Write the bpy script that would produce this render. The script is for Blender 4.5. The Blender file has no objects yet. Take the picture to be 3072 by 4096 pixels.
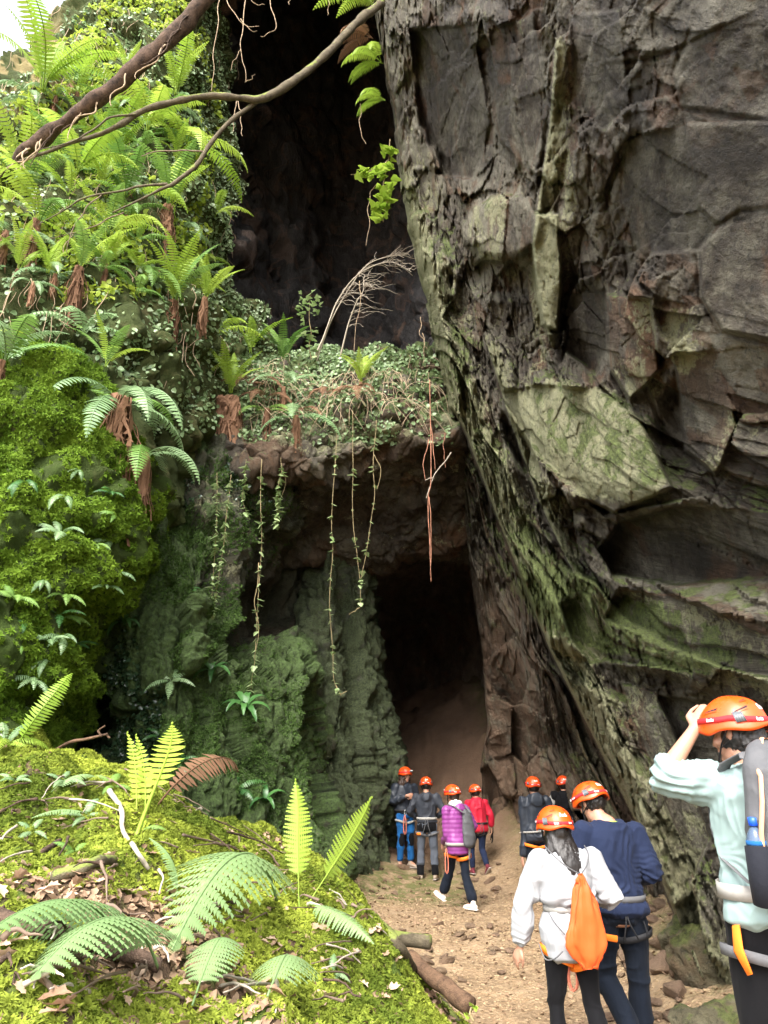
import bpy, bmesh, math, random
import numpy as np
from mathutils import Vector, Matrix, Euler

# ------------------------------------------------------------------ camera, sky, sun, exposure
SC = bpy.context.scene
COL = SC.collection
CAMZ = 1.88
PITCH = math.radians(19.3)
FPX = 2950.0
cam = bpy.data.objects.new('camera', bpy.data.cameras.new('camera'))
COL.objects.link(cam)
cam.location = (0, 0, CAMZ)
cam.rotation_euler = (math.pi/2 + PITCH, 0, 0)
cam.data.sensor_width = 36.0
cam.data.lens = FPX/4096*36.0
cam.data.clip_start = 0.05
cam.data.clip_end = 2000
SC.camera = cam

SUN_EL, SUN_AZ = math.radians(50), math.radians(198)      # azimuth: compass-like, 0 = +Y, 90 = +X
world = bpy.data.worlds.new('World')
SC.world = world
world.use_nodes = True
wn = world.node_tree
for n in list(wn.nodes): wn.nodes.remove(n)
wo = wn.nodes.new('ShaderNodeOutputWorld'); wb = wn.nodes.new('ShaderNodeBackground')
ws = wn.nodes.new('ShaderNodeTexSky')
ws.sky_type = 'NISHITA'; ws.sun_disc = False
ws.sun_elevation = SUN_EL; ws.sun_rotation = SUN_AZ
ws.air_density = 1.0; ws.dust_density = 4.0; ws.ozone_density = 0.6
whs = wn.nodes.new('ShaderNodeHueSaturation'); whs.inputs['Saturation'].default_value = 0.35
wn.links.new(ws.outputs[0], whs.inputs['Color'])
wn.links.new(whs.outputs[0], wb.inputs[0]); wb.inputs[1].default_value = 0.15
wn.links.new(wb.outputs[0], wo.inputs[0])
sun = bpy.data.objects.new('sun', bpy.data.lights.new('sun', 'SUN'))
COL.objects.link(sun)
sun.data.energy = 1.1
sun.data.angle = math.radians(38)
sun.data.color = (1.0, 0.95, 0.86)
sd = Vector((math.sin(SUN_AZ)*math.cos(SUN_EL), math.cos(SUN_AZ)*math.cos(SUN_EL), math.sin(SUN_EL)))
sun.rotation_euler = sd.to_track_quat('Z', 'Y').to_euler()
vs = SC.view_settings
SC.display_settings.display_device = 'sRGB'
vs.view_transform = 'Standard'; vs.look = 'None'; vs.gamma = 1.0; vs.use_curve_mapping = False
vs.exposure = 2.3
SC.render.engine = 'CYCLES'
SC.cycles.max_bounces = 8
SC.cycles.diffuse_bounces = 6
SC.cycles.transparent_max_bounces = 4

# ------------------------------------------------------------------ pixel <-> world
CP, SP = math.cos(PITCH), math.sin(PITCH)
def P(u, v, Y):
    """world point seen at photo pixel (u,v) at forward distance Y"""
    u = np.asarray(u, float); v = np.asarray(v, float); Y = np.asarray(Y, float)
    xc = (u-1536)/FPX; yc = (2048-v)/FPX
    dy = CP - yc*SP; dz = SP + yc*CP
    s = Y/dy
    return np.stack([xc*s, Y+0*xc, CAMZ+dz*s], -1)
def V(u, v, Y): return Vector(P(u, v, Y).tolist())
def proj(p):
    x = p[..., 0]; y = p[..., 1]; z = p[..., 2]-CAMZ
    d = y*CP + z*SP
    d = np.where(np.abs(d) < 1e-4, 1e-4, d)
    return 1536+FPX*x/d, 2048-FPX*(z*CP-y*SP)/d

# ------------------------------------------------------------------ noise (numpy)
def _h(ix, iy, iz, s):
    h = (ix.astype(np.int64)*374761393 + iy.astype(np.int64)*668265263 + iz.astype(np.int64)*2147483647 + s*974711) & 0xffffffff
    h = ((h ^ (h >> 13))*1274126177) & 0xffffffff
    h = ((h ^ (h >> 16))*2246822519) & 0xffffffff
    return ((h ^ (h >> 15)) & 0xffffff)/float(0xffffff)
def vn(p, s=0):
    p = np.asarray(p, float)
    i = np.floor(p); f = p-i; f = f*f*f*(f*(f*6-15)+10)
    ix, iy, iz = i[..., 0], i[..., 1], i[..., 2]
    r = 0
    for a in (0, 1):
        wa = f[..., 0] if a else 1-f[..., 0]
        for b in (0, 1):
            wb_ = f[..., 1] if b else 1-f[..., 1]
            for c in (0, 1):
                wc = f[..., 2] if c else 1-f[..., 2]
                r = r + wa*wb_*wc*_h(ix+a, iy+b, iz+c, s)
    return r*2-1
def fbm(p, oct=4, s=0, g=0.5):
    a, r = 1.0, 0
    p = np.asarray(p, float)
    for k in range(oct):
        r = r + a*vn(p*(2.03**k)+17.3*k, s+k); a *= g
    return r
def voro(p, s=0):
    """F1, F2, per-cell random (3), vector from cell centre"""
    p = np.asarray(p, float)
    i = np.floor(p)
    n = p.shape[:-1]
    f1 = np.full(n, 9e9); f2 = np.full(n, 9e9)
    cid = np.zeros(n+(3,)); dv = np.zeros(n+(3,))
    for a in (-1, 0, 1):
        for b in (-1, 0, 1):
            for c in (-1, 0, 1):
                cx, cy, cz = i[..., 0]+a, i[..., 1]+b, i[..., 2]+c
                q = np.stack([cx+_h(cx, cy, cz, s+1), cy+_h(cx, cy, cz, s+2), cz+_h(cx, cy, cz, s+3)], -1)
                d = ((p-q)**2).sum(-1)
                m = d < f1
                f2 = np.where(m, f1, np.minimum(f2, d)); f1 = np.where(m, d, f1)
                cid = np.where(m[..., None], np.stack([cx, cy, cz], -1), cid)
                dv = np.where(m[..., None], p-q, dv)
    rnd = np.stack([_h(cid[..., 0], cid[..., 1], cid[..., 2], s+11+k) for k in range(3)], -1)
    return np.sqrt(f1), np.sqrt(f2), rnd, dv
def sstep(a, b, x):
    t = np.clip((x-a)/(b-a), 0, 1); return t*t*(3-2*t)
def inpoly(u, v, poly):
    r = np.zeros(np.shape(u), bool); n = len(poly)
    for k in range(n):
        x0, y0 = poly[k]; x1, y1 = poly[(k+1) % n]
        c = ((y0 > v) != (y1 > v)) & (u < (x1-x0)*(v-y0)/((y1-y0) if y1 != y0 else 1e-9)+x0)
        r ^= c
    return r
def pldist(u, v, pl):
    """distance to polyline in pixels, side sign (positive to the right going along it), parameter"""
    best = np.full(np.shape(u), 1e9); sg = np.ones(np.shape(u)); 
    for k in range(len(pl)-1):
        x0, y0 = pl[k]; x1, y1 = pl[k+1]
        dx, dy = x1-x0, y1-y0; L2 = dx*dx+dy*dy
        t = np.clip(((u-x0)*dx+(v-y0)*dy)/L2, 0, 1)
        ex, ey = u-(x0+t*dx), v-(y0+t*dy)
        d = np.hypot(ex, ey)
        s = np.sign(dx*ey-dy*ex)
        m = d < best
        best = np.where(m, d, best); sg = np.where(m, s, sg)
    return best, -sg

# ------------------------------------------------------------------ objects
def tag(o, label=None, cat=None, group=None, kind=None):
    if label: o['label'] = label
    if cat: o['category'] = cat
    if group: o['group'] = group
    if kind: o['kind'] = kind
    return o
def link(o, parent=None):
    COL.objects.link(o)
    if parent is not None: o.parent = parent
    return o
def empty(name, loc, rot=(0, 0, 0), scale=1.0):
    o = bpy.data.objects.new(name, None); COL.objects.link(o)
    o.location = loc; o.rotation_euler = rot; o.scale = (scale,)*3 if not hasattr(scale, '__len__') else scale
    o.empty_display_size = .1
    return o
def mesh_np(name, verts, faces, smooth=True, attrs=None):
    """faces: list of (n,k) integer arrays (or one array)"""
    me = bpy.data.meshes.new(name)
    verts = np.ascontiguousarray(verts, np.float32).reshape(-1, 3)
    if isinstance(faces, np.ndarray): faces = [faces]
    faces = [np.asarray(f, np.int32) for f in faces if len(f)]
    me.vertices.add(len(verts)); me.vertices.foreach_set('co', verts.ravel())
    nl = sum(f.size for f in faces); nf = sum(len(f) for f in faces)
    me.loops.add(nl); me.polygons.add(nf)
    me.loops.foreach_set('vertex_index', np.concatenate([f.ravel() for f in faces]).astype(np.int32))
    st, tot, k = [], [], 0
    for f in faces:
        st.append(k+np.arange(len(f))*f.shape[1]); tot.append(np.full(len(f), f.shape[1])); k += f.size
    me.polygons.foreach_set('loop_start', np.concatenate(st).astype(np.int32))
    me.polygons.foreach_set('loop_total', np.concatenate(tot).astype(np.int32))
    if smooth: me.polygons.foreach_set('use_smooth', np.ones(nf, bool))
    me.update(calc_edges=True)
    if attrs:
        for k, a in attrs.items():
            a = np.asarray(a, np.float32)
            if a.ndim == 1:
                me.attributes.new(k, 'FLOAT', 'POINT').data.foreach_set('value', a)
            elif a.shape[1] == 3:
                me.attributes.new(k, 'FLOAT_VECTOR', 'POINT').data.foreach_set('vector', a.ravel())
            else:
                me.attributes.new(k, 'FLOAT_COLOR', 'POINT').data.foreach_set('color', a.ravel())
    return me
def obj_me(name, me, mat=None, parent=None):
    o = bpy.data.objects.new(name, me)
    if mat is not None and not me.materials: me.materials.append(mat)
    return link(o, parent)
def grid_faces(nr, nc, mask=None):
    i = np.arange(nr*nc).reshape(nr, nc)
    f = np.stack([i[:-1, :-1], i[1:, :-1], i[1:, 1:], i[:-1, 1:]], -1).reshape(-1, 4)
    if mask is not None:
        f = f[mask.ravel()[f].all(1)]
    return f

def catmull(C, n):
    """C (k, ...) control points -> n samples along axis 0"""
    k = len(C); t = np.linspace(0, k-1, n); i = np.minimum(t.astype(int), k-2); f = (t-i).reshape((-1,)+(1,)*(C.ndim-1))
    Cp = np.concatenate([2*C[:1]-C[1:2], C, 2*C[-1:]-C[-2:-1]])
    a, b, c, d = Cp[i], Cp[i+1], Cp[i+2], Cp[i+3]
    return 0.5*((2*b)+(-a+c)*f+(2*a-5*b+4*c-d)*f*f+(-a+3*b-3*c+d)*f**3)
def resample(W, nr, nc):
    A = catmull(np.asarray(W, float), nr)
    return np.swapaxes(catmull(np.swapaxes(A, 0, 1), nc), 0, 1)
def grid_normals(W):
    du = np.gradient(W, axis=1); dv = np.gradient(W, axis=0)
    n = np.cross(dv, du); n /= np.linalg.norm(n, axis=-1, keepdims=True)+1e-9
    return n

# ------------------------------------------------------------------ shader helper
class NT:
    def __init__(s, name):
        s.m = bpy.data.materials.new(name); s.m.use_nodes = True
        s.t = s.m.node_tree
        for n in list(s.t.nodes): s.t.nodes.remove(n)
        s.out = s.t.nodes.new('ShaderNodeOutputMaterial')
        s.geo = s.t.nodes.new('ShaderNodeNewGeometry')
        s.tc = s.t.nodes.new('ShaderNodeTexCoord')
        s.pos = s.geo.outputs['Position']; s.obj = s.tc.outputs['Object']
    def L(s, a, b):
        if hasattr(a, 'is_output') or isinstance(a, bpy.types.NodeSocket): s.t.links.new(a, b)
        else:
            try: b.default_value = a
            except Exception: b.default_value = (*a, 1) if len(a) == 3 else a
    def vec(s, v, scale=(1, 1, 1), rot=(0, 0, 0)):
        n = s.t.nodes.new('ShaderNodeMapping'); s.L(v, n.inputs[0]); n.inputs['Scale'].default_value = scale; n.inputs['Rotation'].default_value = rot
        return n.outputs[0]
    def noise(s, v, scale, detail=4, rough=.55, dist=0):
        n = s.t.nodes.new('ShaderNodeTexNoise'); s.L(v, n.inputs['Vector'])
        n.inputs['Scale'].default_value = scale; n.inputs['Detail'].default_value = detail; n.inputs['Roughness'].default_value = rough; n.inputs['Distortion'].default_value = dist
        return n.outputs['Fac']
    def voro(s, v, scale, feat='F1', out='Distance'):
        n = s.t.nodes.new('ShaderNodeTexVoronoi'); n.feature = feat; s.L(v, n.inputs['Vector']); n.inputs['Scale'].default_value = scale
        return n.outputs[out]
    def wave(s, v, scale, dist=2, detail=2):
        n = s.t.nodes.new('ShaderNodeTexWave'); s.L(v, n.inputs['Vector']); n.inputs['Scale'].default_value = scale
        n.inputs['Distortion'].default_value = dist; n.inputs['Detail'].default_value = detail
        return n.outputs['Fac']
    def ramp(s, f, stops, interp='LINEAR'):
        n = s.t.nodes.new('ShaderNodeValToRGB'); s.L(f, n.inputs[0]); e = n.color_ramp.elements
        n.color_ramp.interpolation = interp
        while len(e) < len(stops): e.new(.5)
        for k, (p, c) in enumerate(stops):
            e[k].position = p; c = (c, c, c) if not hasattr(c, '__len__') else c
            e[k].color = (*c, 1)
        return n.outputs[0]
    def mix(s, f, a, b, mode='MIX'):
        n = s.t.nodes.new('ShaderNodeMix'); n.data_type = 'RGBA'; n.blend_type = mode
        s.L(f, n.inputs[0]); s.L(a, n.inputs[6]); s.L(b, n.inputs[7])
        return n.outputs[2]
    def math(s, op, a, b=0.0, clamp=False):
        n = s.t.nodes.new('ShaderNodeMath'); n.operation = op; n.use_clamp = clamp; s.L(a, n.inputs[0]); s.L(b, n.inputs[1])
        return n.outputs[0]
    def attr(s, name, out='Fac'):
        n = s.t.nodes.new('ShaderNodeAttribute'); n.attribute_name = name
        return n.outputs[out]
    def oattr(s, name, out='Fac'):
        n = s.t.nodes.new('ShaderNodeAttribute'); n.attribute_name = name; n.attribute_type = 'INSTANCER'
        return n.outputs[out]
    def rnd(s):
        return s.t.nodes.new('ShaderNodeObjectInfo').outputs['Random']
    def sep(s, v):
        n = s.t.nodes.new('ShaderNodeSeparateXYZ'); s.L(v, n.inputs[0]); return n.outputs
    def bump(s, h, strength=.5, dist=.02, nrm=None):
        n = s.t.nodes.new('ShaderNodeBump'); n.inputs['Strength'].default_value = strength; n.inputs['Distance'].default_value = dist
        s.L(h, n.inputs['Height'])
        if nrm is not None: s.L(nrm, n.inputs['Normal'])
        return n.outputs[0]
    def done(s, col, rough=.8, nrm=None, spec=.3, transl=0, **kw):
        b = s.t.nodes.new('ShaderNodeBsdfPrincipled')
        s.L(col, b.inputs['Base Color']); s.L(rough, b.inputs['Roughness']); s.L(spec, b.inputs['Specular IOR Level'])
        for k, v in kw.items(): s.L(v, b.inputs[k])
        if nrm is not None: s.L(nrm, b.inputs['Normal'])
        sh = b.outputs[0]
        if transl:
            t = s.t.nodes.new('ShaderNodeBsdfTranslucent'); s.L(col, t.inputs[0])
            a = s.t.nodes.new('ShaderNodeMixShader'); a.inputs[0].default_value = transl
            s.t.links.new(sh, a.inputs[1]); s.t.links.new(t.outputs[0], a.inputs[2]); sh = a.outputs[0]
        s.t.links.new(sh, s.out.inputs[0])
        return s.m
def flat_mat(name, col, rough=.7, spec=.3, bump=0, bscale=200, var=.12, **kw):
    n = NT(name)
    f = n.noise(n.obj, bscale*.12, 3)
    c = n.mix(f, tuple(x*(1-var) for x in col), tuple(min(1, x*(1+var)) for x in col))
    nr = n.bump(n.noise(n.obj, bscale, 3), bump, .003) if bump else None
    return n.done(c, rough, nr, spec, **kw)
# ------------------------------------------------------------------ rock and earth materials
def rock_material(name, dark, mid, light, moss=(.10, .15, .03), rust=(.13, .065, .03), bed=(0, .25, 0), mossy=.5, fine=1.0, lich_lit=.55, wet=.55):
    n = NT(name)
    p = n.pos
    ps = n.attr('bed', 'Vector')                            # stretched along the bedding
    a = n.noise(ps, 1.3, 6, .65, .6)
    b = n.noise(p, 7, 8, .68)
    f = n.math('ADD', n.math('MULTIPLY', a, .6), n.math('MULTIPLY', b, .4))
    c = n.ramp(f, [(.30, dark), (.47, mid), (.60, light)])
    r = n.ramp(n.noise(n.vec(p, (1, 1, .8)), 1.1, 5, .6, .8), [(.56, 0), (.66, .75)])
    c = n.mix(r, c, rust)
    cr = n.ramp(n.voro(n.vec(ps, (1.2, 1, .9)), 2.3, 'DISTANCE_TO_EDGE'), [(0, 0.88), (.010, 1)])
    zone = n.attr('zone', 'Color')
    zs = n.t.nodes.new('ShaderNodeSeparateColor'); n.L(zone, zs.inputs[0])
    sl = n.attr('slab')
    c = n.mix(n.ramp(sl, [(0, .55), (.25, 0), (.62, 0), (.85, .55)]), c, n.mix(n.ramp(sl, [(.4, 0), (.5, 1)]), dark, light))
    c = n.mix(n.ramp(sl, [(.50, 0), (.53, .45), (.58, .45), (.61, 0)]), c, rust)
    # pale lichen crust; on the cliff also painted lit edges
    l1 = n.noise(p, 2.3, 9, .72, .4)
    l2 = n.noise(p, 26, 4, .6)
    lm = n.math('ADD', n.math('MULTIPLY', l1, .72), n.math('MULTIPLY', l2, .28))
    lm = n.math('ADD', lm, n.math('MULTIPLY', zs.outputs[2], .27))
    lf = n.ramp(lm, [(lich_lit, 0), (lich_lit+.05, .85)])
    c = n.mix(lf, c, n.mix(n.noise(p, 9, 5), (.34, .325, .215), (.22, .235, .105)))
    # moss: on ledges, where noise and the zone allow it
    nz = n.sep(n.geo.outputs['Normal'])[2]
    m1 = n.noise(p, 3.1, 8, .7)
    mm = n.math('ADD', n.math('MULTIPLY', nz, .16), m1)
    mm = n.math('ADD', mm, n.math('MULTIPLY', zs.outputs[0], .45))
    mf = n.ramp(mm, [(1.0-mossy*.75, 0), (1.06-mossy*.75, .9)])
    mc = n.mix(n.ramp(n.noise(p, 24, 8, .75), [(.35, 0), (.65, 1)]), tuple(x*.35 for x in moss), tuple(x*1.6 for x in moss))
    c = n.mix(mf, c, mc)
    c = n.mix(n.math('MULTIPLY', zs.outputs[1], .75), c, n.mix(.5, c, (.03, .024, .02), 'MULTIPLY'))  # zone darkening; on the cliff it includes painted recess shade
    pit = n.ramp(n.noise(p, 17, 9, .75), [(.36, .35), (.47, 1.0), (.60, 1.0), (.70, 1.5)])
    c = n.mix(1.0, c, pit, 'MULTIPLY')
    c = n.mix(n.math('MULTIPLY', n.attr('zone', 'Alpha'), n.ramp(n.noise(p, 2.6, 7, .65), [(.36, 0), (.54, .95)])), c, n.mix(n.noise(p, 11, 6, .7), (.085, .052, .033), (.25, .165, .11)))
    h = n.math('ADD', n.math('MULTIPLY', n.noise(ps, 9, 10, .72, .3), 1.0), n.math('MULTIPLY', n.noise(p, 46, 6, .7), .35))
    nr = n.bump(h, 1.0*fine, .10)
    nr = n.bump(n.math('ADD', cr, n.math('MULTIPLY', mf, n.noise(p, 120, 3, .7))), .5, .02, nr)
    c = n.mix(n.math('SUBTRACT', 1.0, cr), c, (.02, .017, .014))
    rg = n.ramp(n.noise(p, 2, 3), [(.3, wet-.12), (.7, .9)])
    return n.done(c, rg, nr, .35)

M = {}
M['cliff'] = rock_material('cliff_rock', (.022, .018, .015), (.066, .053, .038), (.20, .185, .138), moss=(.10, .13, .032), mossy=.50, lich_lit=.555)
M['bridge'] = rock_material('bridge_rock', (.022, .018, .014), (.07, .055, .04), (.15, .135, .10), moss=(.08, .12, .03), mossy=.5, lich_lit=.58)
M['cave'] = rock_material('cave_rock', (.016, .015, .016), (.036, .033, .033), (.07, .065, .062), moss=(.07, .08, .05), mossy=.25, lich_lit=.70, rust=(.16, .10, .07))
M['tunnel'] = rock_material('tunnel_rock', (.07, .055, .042), (.17, .13, .095), (.28, .22, .17), moss=(.10, .11, .06), mossy=.25, lich_lit=.72, rust=(.24, .13, .08))
M['mossrock'] = rock_material('damp_mossy_rock', (.018, .018, .012), (.05, .052, .03), (.10, .105, .065), moss=(.065, .11, .028), mossy=.76, lich_lit=.60, rust=(.07, .05, .03))
M['pillar'] = rock_material('dim_mossy_rock', (.03, .034, .026), (.07, .08, .055), (.12, .13, .085), moss=(.065, .085, .036), mossy=.66, lich_lit=.59, rust=(.07, .06, .035))

def earth_material():
    n = NT('earth_and_roots'); p = n.pos
    a = n.noise(p, 1.7, 7, .65); b = n.noise(p, 14, 6, .7)
    c = n.ramp(n.math('ADD', n.math('MULTIPLY', a, .5), n.math('MULTIPLY', b, .5)), [(.32, (.02, .022, .010)), (.5, (.06, .075, .025)), (.64, (.15, .13, .065))])
    zs = n.t.nodes.new('ShaderNodeSeparateColor'); n.L(n.attr('zone', 'Color'), zs.inputs[0])
    mc = n.mix(n.noise(p, 25, 5, .7), (.022, .038, .008), (.07, .11, .02))
    c = n.mix(n.math('MULTIPLY', zs.outputs[0], n.ramp(n.noise(p, 2.4, 5), [(.3, .5), (.5, 1)])), c, mc)
    c = n.mix(zs.outputs[2], c, n.mix(n.noise(p, 8, 6), (.20, .15, .07), (.36, .31, .15)))
    nr = n.bump(n.math('ADD', n.noise(p, 11, 8, .72), n.noise(p, 60, 4, .7)), .9, .05)
    return n.done(c, .9, nr, .2)
M['earth'] = earth_material()

def path_material():
    n = NT('trodden_earth'); p = n.pos
    a = n.noise(p, .9, 6, .6); b = n.noise(p, 18, 6, .7); d = n.noise(p, 90, 3, .6)
    f = n.math('ADD', n.math('MULTIPLY', a, .5), n.math('ADD', n.math('MULTIPLY', b, .3), n.math('MULTIPLY', d, .2)))
    c = n.ramp(f, [(.34, (.10, .066, .038)), (.5, (.22, .152, .092)), (.64, (.34, .26, .17))])
    chips = n.voro(n.vec(p, (1, 1.5, 1), (0, 0, .5)), 26, 'F1', 'Color')
    cs = n.t.nodes.new('ShaderNodeSeparateColor'); n.L(chips, cs.inputs[0])
    zs = n.t.nodes.new('ShaderNodeSeparateColor'); n.L(n.attr('zone', 'Color'), zs.inputs[0])
    cm = n.math('MULTIPLY', n.ramp(cs.outputs[0], [(.5, 0), (.56, 1)]), .55)
    c = n.mix(cm, c, n.mix(cs.outputs[1], (.24, .15, .08), (.38, .285, .175)))
    # moss / damp clay zones
    clay = n.mix(n.noise(p, 3, 6, .65), (.085, .052, .034), (.21, .132, .086))
    c = n.mix(zs.outputs[1], c, clay)
    c = n.mix(n.math('MULTIPLY', zs.outputs[0], n.ramp(n.noise(p, 5, 6, .7), [(.42, 0), (.55, 1)])), c, (.09, .11, .03))
    hb = n.math('ADD', n.math('MULTIPLY', n.voro(n.vec(p, (1, 1.5, 1), (0, 0, .5)), 26), .5), b)
    nr = n.bump(hb, .8, .03)
    return n.done(c, .9, nr, .2)
M['path'] = path_material()

def mound_material():
    n = NT('moss_and_leaf_mould'); p = n.pos
    a = n.noise(p, 2.2, 6, .65); b = n.noise(p, 20, 6, .7)
    mc = n.mix(b, (.045, .075, .012), (.13, .19, .03))
    lit = n.mix(n.noise(p, 35, 4), (.05, .032, .02), (.20, .13, .08))
    c = n.mix(n.ramp(a, [(.45, 1), (.56, 0)]), mc, lit)
    nr = n.bump(n.math('ADD', b, n.noise(p, 80, 3)), .9, .03)
    return n.done(c, .9, nr, .2)
M['mound'] = mound_material()

# ------------------------------------------------------------------ the ground: one sheet to the horizon with the path, the mound and the cave floor
def tps_fit(pts, reg=1e-3):
    pts = np.asarray(pts, float); X = pts[:, :2]; z = pts[:, 2]; n = len(X)
    d = np.linalg.norm(X[:, None]-X[None], axis=-1)
    K = np.where(d > 0, d*d*np.log(d+1e-12), 0)+reg*np.eye(n)
    Pm = np.hstack([np.ones((n, 1)), X]); A = np.block([[K, Pm], [Pm.T, np.zeros((3, 3))]])
    w = np.linalg.solve(A, np.concatenate([z, np.zeros(3)]))
    def f(x, y):
        x = np.asarray(x, float); y = np.asarray(y, float); r = w[n]+w[n+1]*x+w[n+2]*y
        for k in range(n):
            dd = np.hypot(x-X[k, 0], y-X[k, 1]); r = r+w[k]*np.where(dd > 0, dd*dd*np.log(dd+1e-12), 0)
        return r
    return f
# path: near-level, rising into the tunnel and to the right foot of the cliff
G_CTL = [(0, 0, .1), (2, 2, .25), (-3, 0, .3), (1.5, 3.4, .32), (2.6, 4.5, .5), (1.0, 5.5, 0), (2.0, 6, .08), (1, 8, 0), (2, 8, 0), (3.2, 8, .45), (3.4, 10, .5), (0, 9.5, 0.02), (1, 10, 0),
         (2, 10.5, 0), (.5, 12, -.05), (1.3, 12, -.04), (2.2, 12.5, 0), (3.4, 12.5, .4), (-.3, 13.5, .0), (.1, 15.2, .2), (.7, 15, .0), (1.2, 15, -.02), (2.2, 14.5, .15), (-1.2, 13.5, .1), (-2.5, 12.5, .2),
         (3.2, 15.5, 1.0), (2.4, 16, .75), (1.0, 17, .62), (.2, 17.5, .7), (.2, 19, 1.5), (1.2, 19, 1.75), (2.4, 18.5, 2.4), (2.4, 17, 1.5), (.6, 22, 2.9), (1.8, 22, 3.6), (.5, 26, 4.2), (2.5, 26, 4.8),
         (-4, 10.5, .4), (-2, 9, .2), (-5, 7, .6), (-4, 4, .5), (-6, 2, .6), (5, 8, 1.2), (6, 4, 1.2), (6, 14, 1.8), (-6, 14, 1), (-2, 18, 1.2)]
g0 = tps_fit(G_CTL, .02)
def ground_base(x, y):
    r = np.hypot(x-1, y-9)
    return np.clip(g0(x, y), -.15, 6)*(1-sstep(16, 30, r))
def ground_z(x, y):
    x = np.asarray(x, float); y = np.asarray(y, float)
    z = ground_base(x, y)
    p = np.stack([x, y, 0*x], -1)
    near = 1-sstep(25, 40, np.hypot(x, y-8))
    return z+near*(.05*fbm(p*1.1, 4, 3)+.018*fbm(p*5, 3, 8)+sstep(14.6, 17, y)*(.16*fbm(p*1.6, 4, 13)+.06*fbm(p*6, 2, 14)))
def nonuni(a, b, parts):
    """sorted samples from (start, end, step) parts"""
    r = [a]
    for e, st in parts:
        s = r[-1]; k = max(1, int(round((e-s)/st)))
        r += [s+(e-s)*(j+1)/k for j in range(k)]
    return np.array(r)
gx = nonuni(-600, 0, [(-60, 60), (-10, 5), (-2, .4), (6, .055), (10, .4), (60, 5), (600, 60)])
gy = nonuni(-600, 0, [(-60, 60), (-10, 5), (3.4, .4), (12, .055), (18, .075), (27, .25), (60, 4), (600, 60)])
GX, GY = np.meshgrid(gx, gy)
GZ = ground_z(GX, GY)
clay = sstep(15.0, 16.6, GY)*(1-sstep(30, 40, GY))
mossz = sstep(12.2, 13.2, GY)*(1-sstep(15, 15.8, GY))*.8*sstep(-.2, .5, 1.6-GX) + sstep(2.2, 2.9, GX)*.5
me = mesh_np('ground', np.stack([GX, GY, GZ], -1), grid_faces(*GX.shape), attrs={'zone': np.stack([np.clip(mossz, 0, 1), clay, 0*clay, 0*clay+1], -1).reshape(-1, 4)})
ground = tag(obj_me('ground', me, M['path']), kind='structure')

# ------------------------------------------------------------------ lofted rock walls
def facets(q, s, amp, grad=.6):
    """blocky steps: every cell has its own height and tilt"""
    f1, f2, r, dv = voro(q, s)
    h = (r[..., 0]-.5)*2 + grad*((r[..., 1]-.5)*dv[..., 0]+(r[..., 2]-.5)*dv[..., 2]+(r[..., 0]-.5)*dv[..., 1])*2
    crack = 1-sstep(0, .10, f2-f1)
    return amp*(h-.55*crack), crack
def loft(rows, nr, nc):
    """rows of (u,v,Y) -> world grid, its normals turned to the camera, its pixels"""
    C = np.array(rows, float)
    W = resample(P(C[..., 0], C[..., 1], C[..., 2]), nr, nc)
    n = grid_normals(W)
    c = np.array([0, 0, CAMZ])
    if ((n*(c-W)).sum(-1)).mean() < 0: n = -n
    u, v = proj(W)
    return W, n, u, v
def wall(name, W, zone, mat, mask=None, bed=None, slab=None, clay=None):
    clay = np.zeros(W.shape[:2]) if clay is None else clay
    if slab is None: slab = voro(np.asarray(bed if bed is not None else W)*1.1, 77)[2][..., 0]*.6+.2
    if bed is None: bed = W*np.array([1.6, 1.3, .42])
    z = np.concatenate([zone, clay[..., None]], -1)
    me = mesh_np(name, W, grid_faces(W.shape[0], W.shape[1], mask), attrs={'zone': z.reshape(-1, 4), 'bed': np.ascontiguousarray(bed).reshape(-1, 3), 'slab': np.ascontiguousarray(slab).reshape(-1)})
    return tag(obj_me(name, me, mat), kind='structure')
def blob(u, v, cu, cv, ru, rv, ang=0, soft=.35):
    a = math.radians(ang); x = (u-cu)*math.cos(a)+(v-cv)*math.sin(a); y = -(u-cu)*math.sin(a)+(v-cv)*math.cos(a)
    return 1-sstep(1-soft, 1+soft, np.hypot(x/ru, y/rv))
def ledge(u, v, pl, w, amp, sharp=10):
    d, s = pldist(u, v, pl)
    sd_ = d*s
    return amp*sstep(-sharp, sharp, sd_)*np.exp(-np.maximum(sd_, 0)/w)
def groove(u, v, pl, w, amp):
    d, _ = pldist(u, v, pl); return -amp*np.exp(-(d/w)**2)

# right cliff -----------------------------------------------------
EDGE = [(-700, 1400), (-300, 1450), (0, 1495), (200, 1530), (500, 1594), (800, 1632), (1000, 1692), (1200, 1740), (1350, 1772), (1500, 1800), (1700, 1832), (1850, 1855), (2000, 1858),
        (2230, 1878), (2600, 1926), (2815, 1945), (2907, 1955), (3000, 1935), (3200, 1925), (3400, 1930), (3700, 1930), (4400, 1930)]
def cliffY(u, v):
    xc = (u-1536)/FPX; yc = (2048-v)/FPX; dy = CP-yc*SP; dz = SP+yc*CP
    den = xc/dy+.18*dz/dy
    Y = (3.2-.18*CAMZ)/np.maximum(den, .02)
    return np.clip(Y, 2.9, 16.2)
rows = []
for v, ue in EDGE:
    us = [ue+330, ue+60, ue]+[ue+(3500-ue)*f for f in (.07, .16, .28, .42, .58, .78, 1.0)]
    ye = float(np.clip(cliffY(ue+30, v), 10, 15.5 if v < 1900 else 16.4))
    ys = [ye+5, ye+2.2, ye+.15]+[min(float(cliffY(a, v)), ye-.25*k) for k, a in enumerate(us[3:])]
    rows.append([(a, v, b) for a, b in zip(us, ys)])
W, N, U, Vv = loft(rows, 740, 500)
q = W.copy()
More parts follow.
